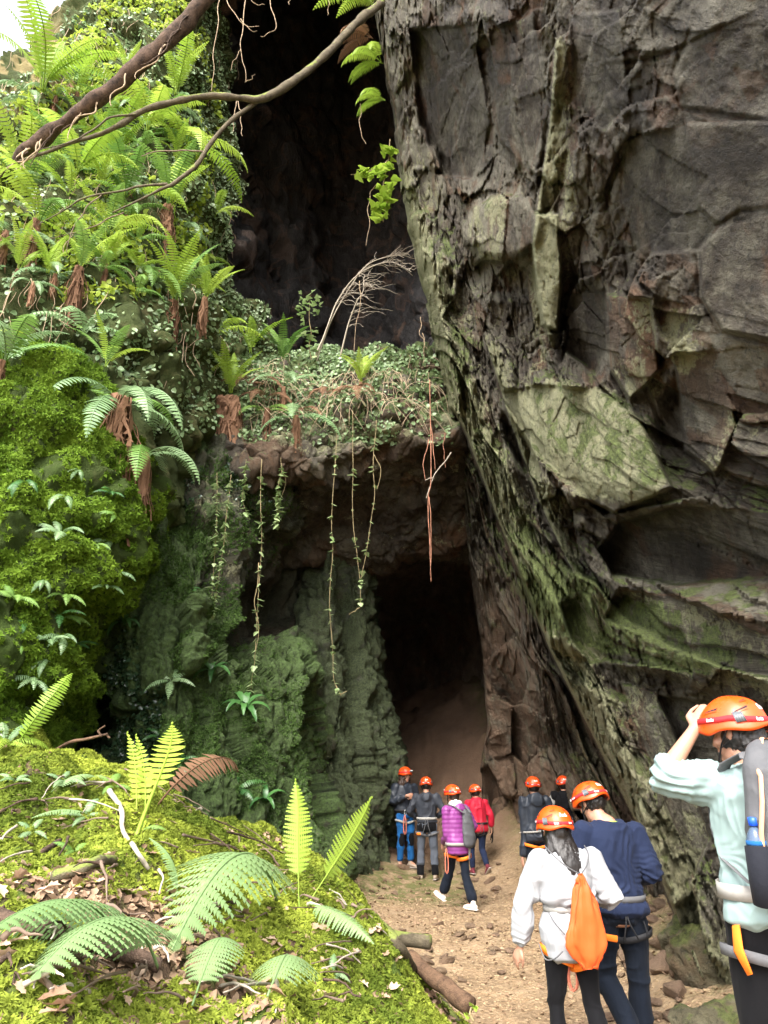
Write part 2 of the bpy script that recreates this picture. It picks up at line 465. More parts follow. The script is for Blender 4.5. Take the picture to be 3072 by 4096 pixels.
# strata field: its level lines follow the beds seen in the face (steep ribs at left, curving flat at lower right)
ST = []
for c_, pl in ((0, [(1560, 0), (1600, 500), (1650, 1100), (1700, 1350), (1870, 1750), (2000, 2100), (2200, 2600), (2400, 3000), (2600, 3400), (2790, 3900)]),
               (-1, [(1740, 1560), (1850, 1850), (2000, 2300), (2150, 2700), (2300, 3100), (2450, 3500)]), (-2.2, [(1800, 1900), (1880, 2300), (1980, 2700), (2080, 3100), (2200, 3500)]),
               (1, [(1800, 0), (1830, 600), (1900, 1200), (1960, 1420), (2050, 1713), (2286, 2281), (2450, 2500), (2700, 2610), (3072, 2730), (3400, 2830)]),
               (2, [(2080, 0), (2090, 500), (2130, 1000), (2200, 1500), (2330, 1850), (2480, 2040), (2700, 2180), (3072, 2330), (3400, 2430)]),
               (3, [(2380, 0), (2390, 600), (2420, 1200), (2540, 1600), (2760, 1850), (3072, 2020), (3400, 2120)]), (3.8, [(2750, 0), (2750, 600), (2790, 1100), (2950, 1500), (3300, 1750)]), (4.5, [(3200, 0), (3200, 600), (3300, 1100)]),
               (.45, [(2300, 2450), (2420, 2720), (2600, 3080), (2800, 3520), (2950, 3900)]), (.75, [(2650, 2800), (2800, 3100), (2950, 3450), (3080, 3800)]), (.95, [(2950, 2820), (3100, 3150), (3250, 3500)])):
    ST += [(a_/1000, b_/1000, c_) for a_, b_ in pl]
st_f = tps_fit(ST, .003)
Cst = st_f(U/1000, np.clip(Vv, -300, 4000)/1000)
Al = Vv/420.+.25*Cst
sc = np.clip(W[..., 1]/11.5, .30, 1.1)                              # smaller relief on the near, steeply seen part
bend = np.stack([fbm(q*.7, 3, 5), fbm(q*.7, 3, 6), 0*U], -1)
def beds(fc, fa, warp, s, amp, grad=.6):
    x = np.stack([Cst*fc, Al*fa, 0*U+.5*vn(q*.3, s)], -1)+warp*bend
    f1, f2, r, dv = voro(x*np.array([1, 1, .01]), s)
    step = (r[..., 0]-.5)*1.7-1.15*dv[..., 0]*(.25+r[..., 1])*1.5+1.1*dv[..., 1]*(r[..., 2]-.5)*2
    global SLAB
    SLAB = r[..., 1]
    return amp*(step-.09*(1-sstep(0, .05, f2-f1)))
fin = (1-sstep(.75, 1.5, Cst))*sstep(1150, 1500, Vv)               # long straight fins along the leading rib
big = beds(.8, .75, .16, 21, .36)+beds(1.7, 1.7, .16, 24, .22)
finb = beds(1.9, .34, .07, 22, .26); fslab = .55*SLAB
finb = finb+beds(3.4, 1.5, .10, 23, .12); fslab = fslab+.45*SLAB
finb = finb+facets(q*2.6+.1*fbm(q*2, 2, 7)[..., None], 44, .05, 1)[0]+.05*fbm(q*3.5, 4, 17)
big = big*(1-.85*fin)+finb*fin
slab = .6*SLAB
mid = beds(4.2, 3.6, .3, 31, .075)
slab = slab+.4*SLAB
sml = beds(11, 9, .4, 41, .026)
blk = facets(q*2.2+.3*fbm(q*2, 2, 7)[..., None], 43, .055)[0]
slab = slab*(1-fin)+fslab*fin
bed = np.stack([Cst*1.9, Al*1.25, q[..., 1]*.12], -1)
right_flat = sstep(2550, 2850, U)*(1-sstep(1300, 1700, Vv))          # the smooth slab at upper right
lowrib = sstep(0, 1, (U-1900)/300)*sstep(2300, 2700, Vv)
D = big*(1-.75*right_flat)+mid*(1-.75*fin)*(1-.85*right_flat)+sml*(1-.6*right_flat)*(1-.6*fin)+blk*(1-.8*right_flat)+.08*fbm(q*.8, 4, 9)+.03*fbm(bed*np.array([6, 6, 6.]), 4, 12)+.035*fbm(q*5, 3, 13)
RIB = [(1650, 1100), (1700, 1350), (1780, 1560), (1870, 1750), (2000, 2100), (2200, 2600), (2400, 3000), (2600, 3400), (2790, 3900)]
D += ledge(U, Vv, RIB, 300, 1.25)
D -= .8*blob(U, Vv, 2300, 3150, 170, 360, -22, .6)
D += ledge(U, Vv, [(1960, 1420), (2050, 1713), (2150, 1990), (2286, 2281)], 150, .42)
D += ledge(U, Vv, [(1760, 1380), (1850, 1640), (1990, 1960), (2090, 2200), (2330, 2700), (2440, 2960)], 90, .22)
D += ledge(U, Vv, [(1610, 900), (1690, 1040), (1740, 1200), (1790, 1400)], 60, .25)
D += .5*blob(U, Vv, 2390, 1760, 330, 170, 38)                          # the big pale slab
D -= .55*blob(U, Vv, 2080, 1790, 40, 130, -28)
D += ledge(U, Vv, [(2720, 2000), (2560, 2030), (2420, 2060), (2300, 1960), (2180, 1850), (2080, 1700)], 130, .5)
D -= .45*blob(U, Vv, 2760, 1680, 120, 230, 20)
D -= .4*blob(U, Vv, 2700, 2180, 420, 170, 12)                         # dark hollow under the slab
D += ledge(U, Vv, [(3200, 2740), (2900, 2670), (2690, 2590), (2500, 2470), (2380, 2330), (2286, 2281)], 220, .55)
D -= .4*blob(U, Vv, 2620, 2760, 420, 70, 18)
D += ledge(U, Vv, [(2560, 2660), (2400, 2640), (2290, 2560), (2240, 2420)], 110, .35)
D += .5*blob(U, Vv, 2020, 910, 150, 120, -15, .2)                       # blocks at mid height
D -= .4*blob(U, Vv, 2020, 1110, 150, 75, 5)
D += ledge(U, Vv, [(2220, 200), (2200, 500), (2150, 830), (2130, 1000), (2150, 1200), (2190, 1330)], 90, .5)
D -= .45*blob(U, Vv, 1850, 420, 160, 330, -12)
D += ledge(U, Vv, [(1630, 130), (1650, 260), (1700, 480)], 40, .3)
D += .35*blob(U, Vv, 1900, 110, 150, 80, -10)
D -= .55*blob(U, Vv, 2330, 1300, 110, 190, -8)
D += .4*blob(U, Vv, 2520, 1320, 110, 170, -10)
D -= .35*blob(U, Vv, 2230, 640, 60, 300, 8)
for pl in ([(2760, 130), (2690, 300), (2720, 430), (2850, 450), (3100, 490)], [(2740, 500), (2750, 700), (2790, 830), (2870, 900), (2960, 840), (3100, 830)],
           [(2870, 900), (2790, 1000), (2800, 1200), (2880, 1330), (3100, 1380)], [(2430, 260), (2560, 240), (2700, 200), (2900, 100)], [(2500, 1000), (2560, 1500), (2650, 1700)]):
    D += groove(U, Vv, pl, 9, .13)
    D += ledge(U, Vv, pl, 60, .10)
moss = .8*blob(U, Vv, 2390, 1760, 330, 170, 38)*.35+.08*blob(U, Vv, 2150, 2150, 160, 300, -25)+.55*blob(U, Vv, 2500, 2500, 480, 140, 20)+.4*blob(U, Vv, 2330, 420, 130, 330, 5)*0+.18*blob(U, Vv, 1760, 1150, 120, 420, -12)+.18*blob(U, Vv, 2000, 2000, 120, 700, -24)
moss = np.clip(moss-.5*right_flat+.25*blob(U, Vv, 2950, 1100, 180, 330)-.25*blob(U, Vv, 1850, 420, 200, 350), -.6, 1)
shade_stain = np.clip(.9*blob(U, Vv, 2760, 1680, 120, 260, 20)+.9*blob(U, Vv, 2750, 2180, 420, 190, 12)+.7*blob(U, Vv, 1850, 420, 170, 350, -12)+.55*blob(U, Vv, 2600, 650, 170, 450)+.8*blob(U, Vv, 2330, 1320, 130, 210)+.85*blob(U, Vv, 2850, 450, 480, 680)+.35*blob(U, Vv, 2200, 250, 300, 400), 0, 1)  # shade of the undercuts painted in, with darker stained rock
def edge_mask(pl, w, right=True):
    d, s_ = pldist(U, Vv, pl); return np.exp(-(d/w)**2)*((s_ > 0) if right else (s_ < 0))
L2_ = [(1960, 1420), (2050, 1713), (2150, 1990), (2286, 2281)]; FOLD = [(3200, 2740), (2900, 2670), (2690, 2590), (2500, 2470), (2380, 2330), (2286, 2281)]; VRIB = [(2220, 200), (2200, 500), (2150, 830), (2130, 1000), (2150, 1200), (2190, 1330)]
edges = 1.1*edge_mask(RIB, 105)+.7*edge_mask(L2_, 60)+.5*edge_mask(FOLD, 80)+.7*edge_mask(VRIB, 45)+.5*edge_mask([(1760, 1380), (1850, 1640), (1990, 1960), (2090, 2200), (2330, 2700), (2440, 2960)], 45)  # lit edges of the ribs, painted as pale strips
shade_stain = np.clip(shade_stain+.7*edge_mask(RIB, 60, False)+.6*edge_mask(L2_, 45, False)+.5*edge_mask(FOLD, 70, False)+.5*edge_mask(VRIB, 40, False), 0, 1)  # adds painted shade along the recessed side of each rib
lich_lit = np.clip(.8*blob(U, Vv, 2390, 1760, 330, 170, 38)+.8*blob(U, Vv, 2180, 1150, 60, 260, -4)+.6*blob(U, Vv, 1640, 950, 70, 300, -10)+.7*blob(U, Vv, 2750, 1330, 90, 150)+.6*blob(U, Vv, 2300, 2560, 90, 130)+.5*blob(U, Vv, 2450, 3150, 60, 420, -26)+.35*blob(U, Vv, 2230, 600, 80, 500)-.6*right_flat-shade_stain*.6+edges, -1, 1)  # lichen patches plus the painted lit edges
FLICH = 0*U
for poly, base, tu, tv, sv, lv in (
 ([(2010, 1570), (2150, 1540), (2400, 1560), (2560, 1680), (2690, 1950), (2560, 2010), (2450, 2050), (2300, 1980), (2180, 1860), (2070, 1700)], .55, -.05, .10, .80, .28),
 ([(1890, 830), (2000, 770), (2030, 800), (2010, 1050), (1910, 1040)], .50, -.04, .07, .82, .3), ([(2035, 800), (2125, 790), (2150, 960), (2060, 1030), (2015, 1045)], .42, .08, .05, .5, -.3),
 ([(2240, 2420), (2300, 2400), (2380, 2480), (2430, 2640), (2360, 2650), (2290, 2570)], .40, -.10, .05, .95, .2), ([(1640, 120), (1900, 100), (1960, 500), (1900, 720), (1760, 700), (1680, 480)], -.30, .05, -.07, .08, -.5),
 ([(2125, 850), (2230, 860), (2245, 1080), (2235, 1330), (2170, 1300), (2135, 1050)], .50, -.16, .0, .9, .35), ([(2500, 560), (2740, 500), (2790, 830), (2860, 900), (2790, 1000), (2560, 1020), (2480, 800)], .0, .03, -.04, .12, -.5),
 ([(2745, 495), (3150, 480), (3150, 830), (2960, 845), (2870, 890), (2795, 820)], .16, -.04, -.03, .2, -.5), ([(2880, 910), (3150, 850), (3200, 1380), (2890, 1320), (2805, 1190), (2800, 1010)], .22, -.05, .03, .33, -.2),
 ([(2260, 1180), (2420, 1160), (2430, 1400), (2380, 1500), (2260, 1400)], -.38, .05, -.1, .06, -.5), ([(2430, 1180), (2600, 1200), (2640, 1480), (2520, 1600), (2440, 1480)], .30, -.06, .06, .65, .2),
 ([(2480, 2090), (2700, 2030), (3150, 2050), (3200, 2300), (2700, 2340), (2450, 2300), (2400, 2200)], -.42, .02, -.14, .06, -.5), ([(2420, 2470), (2480, 2350), (2800, 2420), (3150, 2590), (3150, 2740), (2700, 2605)], .35, -.03, .10, .72, .25),
 ([(2640, 2790), (2900, 2810), (3150, 2850), (3150, 3200), (2850, 3150), (2720, 3000)], -.22, .04, -.05, .28, -.2), ([(2480, 2730), (2620, 2770), (2740, 3050), (2840, 3350), (2780, 3490), (2640, 3160)], .28, -.12, .02, .78, .2),
 ([(1630, 545), (1740, 590), (1765, 680), (1650, 670)], .34, -.05, .05, .85, .2), ([(1655, 685), (1770, 695), (1795, 790), (1760, 850), (1700, 835)], .30, -.05, .06, .8, .2), ([(2280, 60), (2480, 40), (2520, 420), (2420, 520), (2300, 420)], .12, .07, -.05, .2, -.3),
 ([(1960, 120), (2130, 60), (2190, 420), (2120, 700), (2000, 560)], .05, -.08, .02, .35, .0), ([(2700, 1420), (2860, 1400), (2950, 1700), (2860, 1900), (2740, 1800)], .15, -.05, .06, .6, .3)):
    d_, _ = pldist(U, Vv, poly+poly[:1]); ins = inpoly(U, Vv, poly); m_ = sstep(-9, 9, np.where(ins, d_, -d_)+5*vn(q*4, 19))
    cu, cv = np.mean([a_ for a_, b_ in poly]), np.mean([b_ for a_, b_ in poly])
    D = D*(1-m_)+m_*(.32*D+base+tu*(U-cu)/100+tv*(Vv-cv)/100); slab = slab*(1-.8*m_)+.8*m_*sv; FLICH = FLICH+m_*lv
lich_lit = np.clip(lich_lit+FLICH, -1, 1)
ray = W-np.array([0, 0, CAMZ]); dist = np.linalg.norm(ray, axis=-1); ray /= dist[..., None]
cosv = np.abs((N*ray).sum(-1))
wrapm = sstep(.0, .10, (np.arange(W.shape[1])/(W.shape[1]-1.)-.16)/1.0)[None, :]      # the hidden return of the rock keeps its own normal
CLAY = np.clip(blob(U, Vv, 2020, 2900, 170, 560, -7, .5)+.6*blob(U, Vv, 2180, 3250, 180, 200), 0, 1)
bed2 = np.stack([(U*.91-Vv*.41)/170., (U*.41+Vv*.91)/300., q[..., 1]*.2], -1)
bed = bed*(1-fin[..., None])+bed2*fin[..., None]
px2 = np.stack([(U*.91-Vv*.41)/120., (U*.41+Vv*.91)/170., 0*U], -1)+.10*bend
bed = bed*(1-CLAY[..., None])+px2*CLAY[..., None]
fa_, fc_ = facets(px2*.8, 46, .26, 1.3); fb_, fd_ = facets(px2*2.3+.5*bend+3, 47, .05, 1.2)
D = D*(1-.88*CLAY)+CLAY*(fa_+.12*fc_+fb_+.025*fd_+.05*fbm(px2*2.2, 4, 48))
W2 = W-ray*(D*.86*sc*wrapm/np.maximum(cosv, .5))[..., None]+N*(D*sc*(1-wrapm)*.15)[..., None]
# rust-brown ochre foot of the wall
cliff = wall('rock_cliff', W2, np.stack([moss, shade_stain, lich_lit], -1), M['cliff'], bed=bed, slab=slab, clay=np.clip(CLAY+.25*blob(U, Vv, 2500, 3250, 150, 480, -22), 0, 1))
CLIFF = (W2, U, Vv)

# upper cave -----------------------------------------------------
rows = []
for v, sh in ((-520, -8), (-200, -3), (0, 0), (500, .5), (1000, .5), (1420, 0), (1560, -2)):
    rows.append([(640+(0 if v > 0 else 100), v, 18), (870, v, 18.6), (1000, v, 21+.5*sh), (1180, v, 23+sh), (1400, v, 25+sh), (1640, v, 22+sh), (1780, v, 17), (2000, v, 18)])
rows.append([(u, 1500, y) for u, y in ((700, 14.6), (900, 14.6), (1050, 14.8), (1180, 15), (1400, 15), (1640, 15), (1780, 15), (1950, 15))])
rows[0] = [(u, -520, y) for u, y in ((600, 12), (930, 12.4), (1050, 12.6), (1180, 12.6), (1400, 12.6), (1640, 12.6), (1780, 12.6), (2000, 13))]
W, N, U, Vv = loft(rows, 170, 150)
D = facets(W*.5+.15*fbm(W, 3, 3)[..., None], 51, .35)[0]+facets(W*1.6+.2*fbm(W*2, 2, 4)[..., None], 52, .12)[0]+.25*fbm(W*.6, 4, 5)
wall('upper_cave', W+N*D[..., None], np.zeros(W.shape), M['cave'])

# tunnel -----------------------------------------------------
rings = []
for y, xl, xr, zt, lean in ((15.9, -.35, 3.3, 7.8, .3), (17.4, -.45, 3.1, 7.6, .25), (20, -.6, 3.0, 7.4, .2), (24, -.5, 3.2, 7.5, .2), (28, .9, 2.2, 6.5, .1), (28.6, 1.45, 1.5, 5.0, 0)):
    zb = -.8 if y < 28 else 4.2
    rings.append([(xl+.55+lean*2, y, zb), (xl+.5, y, max(zb, 1.5)), (xl+.15, y, max(zb, 3.6)), (xl, y, zt-.5), ((xl*2+xr)/3, y, zt), ((xl+2*xr)/3, y, zt+.1), (xr-.45, y, zt-.4), (xr-.15, y, 4.2), (xr+.1, y, max(zb, 2)), (xr+.5, y, zb)])
W = resample(np.array(rings, float), 130, 150)
N = grid_normals(W); ctr = np.stack([W[..., 0]*0+1.2, W[..., 1], W[..., 2]*0+3.2], -1)
if ((N*(ctr-W)).sum(-1)).mean() < 0: N = -N
D = facets(W*.7+.15*fbm(W, 3, 3)[..., None], 61, .18)[0]+facets(W*2+.2*fbm(W*2, 2, 4)[..., None], 62, .07)[0]+.12*fbm(W*.8, 4, 5)
wall('tunnel', W+N*(D*sstep(15.9, 17.4, W[..., 1]))[..., None], np.zeros(W.shape), M['tunnel'])
# left slope (ferns, ivy and moss grow on it) ------------------------------------
A_ROWS = [
 [(-700, 700, 10.5), (-300, 520, 11.5), (0, 300, 12.2), (150, 120, 12.8), (300, -20, 13.2), (565, -330, 13.6), (795, -430, 13.8), (850, -450, 14.6), (960, -450, 17.5)],
 [(-700, 800, 9.6), (-300, 640, 10.6), (0, 430, 11.4), (200, 260, 12), (420, 160, 12.4), (605, 60, 12.8), (735, 60, 13.2), (785, 60, 13.9), (900, 60, 17)],
 [(-700, 950, 9), (-300, 830, 9.8), (0, 690, 10.6), (220, 560, 11.1), (420, 480, 11.5), (605, 420, 12.1), (735, 400, 12.7), (800, 400, 13.8), (920, 400, 17)],
 [(-700, 1150, 8.4), (-300, 1080, 9), (0, 1000, 9.5), (220, 920, 10), (420, 850, 10.5), (600, 800, 11.2), (735, 770, 12.1), (820, 770, 13.6), (925, 770, 16.5)],
 [(-700, 1400, 7.8), (-300, 1350, 8.3), (0, 1280, 8.7), (220, 1230, 9.1), (420, 1180, 9.7), (620, 1150, 10.5), (755, 1130, 11.7), (825, 1130, 13.4), (930, 1130, 16)],
 [(-700, 1650, 7.3), (-300, 1620, 7.7), (0, 1570, 8.1), (220, 1540, 8.4), (420, 1510, 9), (645, 1480, 10.1), (830, 1460, 11.5), (970, 1440, 13.3), (1085, 1440, 15.5)],
 [(-700, 1950, 6.9), (-300, 1930, 7.3), (0, 1880, 7.7), (200, 1850, 8.0), (400, 1830, 8.4), (600, 1800, 9.5), (780, 1800, 11.2), (960, 1800, 12.6), (1080, 1780, 14.5)],
 [(-700, 2250, 6.8), (-300, 2240, 7.1), (0, 2200, 7.5), (180, 2180, 7.8), (350, 2170, 8.3), (470, 2150, 9.0), (560, 2140, 10.4), (640, 2140, 11.6), (760, 2140, 13.5)],
 [(-700, 2600, 6.7), (-300, 2560, 7), (-50, 2500, 7.4), (120, 2480, 7.7), (250, 2460, 8.2), (350, 2440, 8.9), (420, 2420, 10), (500, 2400, 11.4), (600, 2400, 13)],
 [(-700, 3000, 6.6), (-300, 2960, 6.9), (-120, 2920, 7.2), (0, 2880, 7.6), (100, 2840, 8.1), (170, 2800, 8.9), (230, 2770, 10), (300, 2750, 11.4), (400, 2750, 13)],
 [(-700, 3500, 6.6), (-300, 3450, 6.9), (-150, 3400, 7.2), (-60, 3350, 7.6), (30, 3300, 8.2), (90, 3260, 9), (150, 3220, 10), (220, 3200, 11.4), (320, 3200, 13)],
]
W, N, U, Vv = loft(A_ROWS, 420, 300)
nn = W*1.0
lump = .28*fbm(nn*.9, 4, 71)+.12*fbm(nn*2.7, 3, 72)+facets(nn*.8+.2*fbm(nn*1.4, 3, 5)[..., None], 73, .16)[0]
mosswall = inpoly(U, Vv, [(-900, 1250), (60, 1280), (330, 1330), (430, 1500), (560, 1750), (640, 2050), (640, 2500), (400, 3600), (-900, 3600)])*1.0
# cushions on the moss wall hang in rounded lobes
f1 = voro(W*np.array([1.5, 1.5, 1.15])+.35*fbm(W*2, 2, 77)[..., None], 75)[0]
cush = .22*np.sqrt(np.clip(1-f1*1.1, 0, 1))+.06*np.sqrt(np.clip(1-voro(W*4.2, 76)[0]*1.1, 0, 1))
soft = sstep(1240, 1600, Vv)*mosswall
terr = .30*np.abs(fbm(W*np.array([1.1, 1.1, 1.7]), 3, 78))-.22+.30*(1-voro(W*np.array([.85, .85, .5])+.4*fbm(W*1.1, 3, 79)[..., None], 80)[0])
D = lump*(1-.3*soft)+(cush*.75+terr-.12)*soft
W2 = W+N*D[..., None]
tan = .9*blob(U, Vv, 90, 300, 260, 190, -35)*(.5+.5*np.sign(fbm(W*2.5, 3, 8)))
wall('left_slope', W2, np.stack([np.clip(mosswall+.25, 0, 1), 0*U, np.clip(tan, 0, 1)], -1), M['earth'])
SLOPE = (W2, U, Vv)

# lower left wall ----------------------------------------------------------------
B_ROWS = [
 [(150, 1650, 11.5), (350, 1700, 11.2), (550, 1750, 11.2), (750, 1780, 11.8), (900, 1800, 12.2), (1050, 1810, 12.8), (1180, 1820, 13.4), (1330, 1830, 14.6)],
 [(150, 1950, 11), (350, 1980, 10.8), (550, 2000, 10.8), (750, 2010, 11.3), (900, 2020, 11.8), (1050, 2030, 12.8), (1180, 2040, 13.6), (1330, 2050, 15)],
 [(150, 2250, 11), (350, 2270, 10.8), (550, 2280, 10.6), (750, 2290, 10.7), (880, 2300, 11.3), (1010, 2290, 13.2), (1150, 2280, 14.6), (1330, 2270, 16)],
 [(150, 2480, 11.2), (350, 2480, 10.8), (550, 2480, 10.4), (740, 2490, 10.5), (870, 2500, 11.5), (1000, 2500, 13.0), (1130, 2490, 14.2), (1300, 2480, 16)],
 [(150, 2700, 11.6), (330, 2700, 11.4), (530, 2700, 10.4), (720, 2700, 10.3), (880, 2700, 11.0), (1040, 2700, 11.9), (1190, 2700, 13), (1300, 2700, 15.5)],
 [(150, 2950, 11.6), (330, 2950, 11.4), (530, 2950, 10.4), (720, 2950, 10.2), (880, 2950, 10.8), (1060, 2950, 11.6), (1230, 2950, 12.7), (1330, 2950, 15.5)],
 [(150, 3200, 11), (330, 3200, 10.9), (530, 3200, 10.5), (720, 3200, 10.3), (890, 3200, 10.7), (1080, 3200, 11.4), (1262, 3200, 12.5), (1360, 3200, 15.2)],
 [(150, 3600, 10.8), (330, 3600, 10.7), (530, 3600, 10.5), (720, 3600, 10.3), (890, 3600, 10.7), (1100, 3600, 11.2), (1290, 3600, 12.2), (1390, 3600, 15)],
]
W, N, U, Vv = loft(B_ROWS, 380, 260)
bedB = np.stack([W[..., 0]*1.2, W[..., 1]*1.2, W[..., 2]*.35], -1)
D = facets(bedB*.9+.12*fbm(W*1.3, 3, 5)[..., None], 81, .24, 1.1)[0]+facets(bedB*2.3+.12*fbm(W*3, 2, 6)[..., None], 82, .11, 1.1)[0]+facets(bedB*np.array([6, 6, 3])+.1*fbm(W*6, 2, 6)[..., None], 85, .035, 1)[0]+.08*fbm(bedB*1.6, 4, 83)+.05*fbm(bedB*7, 4, 84)+.03*fbm(W*11, 3, 86)
D += .14*blob(U, Vv, 690, 2480, 170, 210, 0, .7)+.18*blob(U, Vv, 640, 2150, 240, 110, 0, .7)
D -= .6*blob(U, Vv, 1060, 2450, 150, 100, -20)
D -= .5*blob(U, Vv, 320, 2850, 140, 230)
D += ledge(U, Vv, [(960, 2330), (900, 2420), (880, 2560), (900, 2680)], 80, -.35)
mz = np.clip(.75*blob(U, Vv, 720, 2750, 260, 620)+.3*blob(U, Vv, 1120, 3000, 150, 400)-.8*blob(U, Vv, 1050, 2350, 260, 230)-.5*blob(U, Vv, 1000, 2000, 330, 200)+.3*blob(U, Vv, 700, 2150, 200, 150), -.7, 1)
dark_zone = np.clip(.9*blob(U, Vv, 300, 2850, 190, 330)+.5*blob(U, Vv, 1050, 2350, 260, 260)+.45*blob(U, Vv, 560, 2130, 110, 160), 0, 1)  # darker in the left hollow, the notch and beside the bulge
W2 = W+N*D[..., None]
wall('mossy_rock_wall', W2, np.stack([mz, dark_zone, .25*blob(U, Vv, 840, 2150, 120, 200)], -1), M['mossrock'], bed=bedB)
LOWWALL = (W2, U, Vv)

# dim pillar left of the tunnel mouth -----------------------------------------------
C_ROWS = []
for v, a, b, c, d, yl, yr in ((2050, 1180, 1260, 1400, 1455, 15.2, 16.0), (2280, 1190, 1275, 1400, 1463, 15.0, 15.9), (2480, 1195, 1240, 1380, 1474, 14.8, 15.8), (2780, 1205, 1262, 1420, 1530, 14.6, 15.9),
                              (2950, 1215, 1275, 1440, 1575, 14.4, 16.0), (3060, 1220, 1285, 1440, 1602, 14.3, 16.0), (3250, 1230, 1295, 1440, 1592, 14.2, 15.9), (3450, 1240, 1310, 1440, 1560, 14.1, 15.6), (3700, 1250, 1310, 1440, 1560, 14, 15.3)):
    C_ROWS.append([(a-60, v, yl+3), (a, v, yl+1), (b, v, yl), (b*.5+c*.5, v, yl+.05), (c, v, yl+.45), (c*.4+d*.6, v, yr-.35), (d, v, yr), (d+15, v, yr+1.2), (d-10, v, yr+4)])
W, N, U, Vv = loft(C_ROWS, 330, 150)
bedC = np.stack([W[..., 0]*1.3+.3*W[..., 2], W[..., 1]*1.2, W[..., 2]*.4-.12*W[..., 0]], -1)
D = facets(bedC*.9+.12*fbm(W*1.3, 3, 5)[..., None], 91, .16, 1)[0]+facets(bedC*2.6+.12*fbm(W*3, 2, 6)[..., None], 92, .09, 1)[0]+facets(bedC*np.array([7, 7, 2.5])+.1*fbm(W*6, 2, 6)[..., None], 95, .04, 1)[0]+.08*fbm(bedC*1.8, 4, 93)+.05*fbm(bedC*7, 4, 94)+.04*fbm(W*9, 3, 96)
D -= .3*blob(U, Vv, 1410, 2620, 26, 330, -9)+.22*blob(U, Vv, 1440, 3020, 30, 170, -14)+.16*blob(U, Vv, 1340, 2900, 22, 260, -12)
W2 = W+N*D[..., None]
wall('rock_pillar', W2, np.stack([.25+.2*blob(U, Vv, 1400, 2900, 130, 400), 0*U, 0*U], -1), M['pillar'], bed=bedC)
PILLAR = (W2, U, Vv)

# natural bridge between the two openings ---------------------------------------------
D_ROWS = [
 [(640, 1470, 16.2), (800, 1460, 16), (980, 1450, 16), (1180, 1430, 16), (1400, 1420, 16), (1600, 1415, 16), (1760, 1400, 16), (1900, 1390, 16), (2050, 1380, 16)],
 [(640, 1500, 13.6), (800, 1480, 13.9), (980, 1465, 14), (1180, 1450, 14), (1400, 1440, 14), (1600, 1432, 14.1), (1730, 1402, 14.3), (1880, 1395, 14.8), (2050, 1390, 16)],
 [(640, 1580, 12.0), (800, 1570, 12.4), (980, 1560, 12.8), (1180, 1550, 13.1), (1400, 1540, 13.2), (1600, 1530, 13.3), (1740, 1500, 13.6), (1880, 1500, 14.4), (2050, 1500, 16)],
 [(640, 1690, 11.6), (800, 1690, 11.9), (980, 1690, 12.2), (1180, 1680, 12.5), (1400, 1670, 12.7), (1600, 1640, 13), (1740, 1620, 13.3), (1880, 1600, 14.2), (2050, 1600, 16)],
 [(640, 1800, 11.6), (800, 1810, 11.8), (980, 1820, 11.95), (1180, 1810, 12.2), (1400, 1760, 12.6), (1600, 1720, 12.9), (1750, 1700, 13.1), (1890, 1700, 14), (2050, 1700, 16)],
 [(640, 1870, 12), (800, 1880, 11.9), (980, 1890, 12.0), (1180, 1870, 12.3), (1400, 1830, 12.7), (1600, 1790, 13), (1770, 1770, 13.2), (1900, 1770, 14), (2050, 1770, 16)],
 [(640, 1950, 13), (800, 1960, 12.9), (980, 1960, 12.9), (1180, 1950, 13.2), (1400, 1920, 13.6), (1600, 1890, 13.9), (1790, 1870, 14.1), (1930, 1870, 14.6), (2080, 1870, 16.2)],
 [(640, 2080, 14.2), (800, 2080, 14), (980, 2090, 14), (1180, 2100, 14.2), (1400, 2090, 14.7), (1600, 2070, 15), (1810, 2050, 15.2), (1950, 2050, 15.6), (2100, 2050, 16.8)],
 [(640, 2240, 15.5), (800, 2240, 15.3), (980, 2250, 15.2), (1180, 2260, 15.3), (1400, 2262, 15.6), (1600, 2250, 16), (1830, 2225, 16.2), (1980, 2220, 16.4), (2120, 2220, 17)],
 [(640, 2230, 19), (800, 2230, 19), (980, 2230, 19), (1180, 2230, 19), (1400, 2225, 19), (1600, 2215, 19), (1850, 2200, 19), (2000, 2200, 19), (2120, 2200, 19)],
]
W, N, U, Vv = loft(D_ROWS, 330, 330)
bedD = np.stack([W[..., 0]*.9, W[..., 1]*1.0, W[..., 2]*1.1], -1)
D = facets(bedD*.9+.2*fbm(W*1.3, 3, 5)[..., None], 101, .15)[0]+facets(bedD*2.3+.25*fbm(W*3, 2, 6)[..., None], 102, .08)[0]+.14*fbm(W*1.4, 4, 103)+.05*fbm(W*5, 3, 104)
back = sstep(1440, 1470, Vv)
D += ledge(U, Vv, [(1850, 1690), (1780, 1730), (1700, 1760), (1650, 1740)], 70, .3)
D -= .3*blob(U, Vv, 1760, 1820, 100, 50, 10)
W2 = W+N*D[..., None]
topz = (1-sstep(1640, 1760, Vv))
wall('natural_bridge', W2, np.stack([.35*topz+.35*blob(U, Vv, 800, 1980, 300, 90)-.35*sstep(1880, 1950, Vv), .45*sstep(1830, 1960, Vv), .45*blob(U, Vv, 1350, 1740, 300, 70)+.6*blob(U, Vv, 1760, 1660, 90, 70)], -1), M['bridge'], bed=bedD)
BRIDGE = (W2, U, Vv)

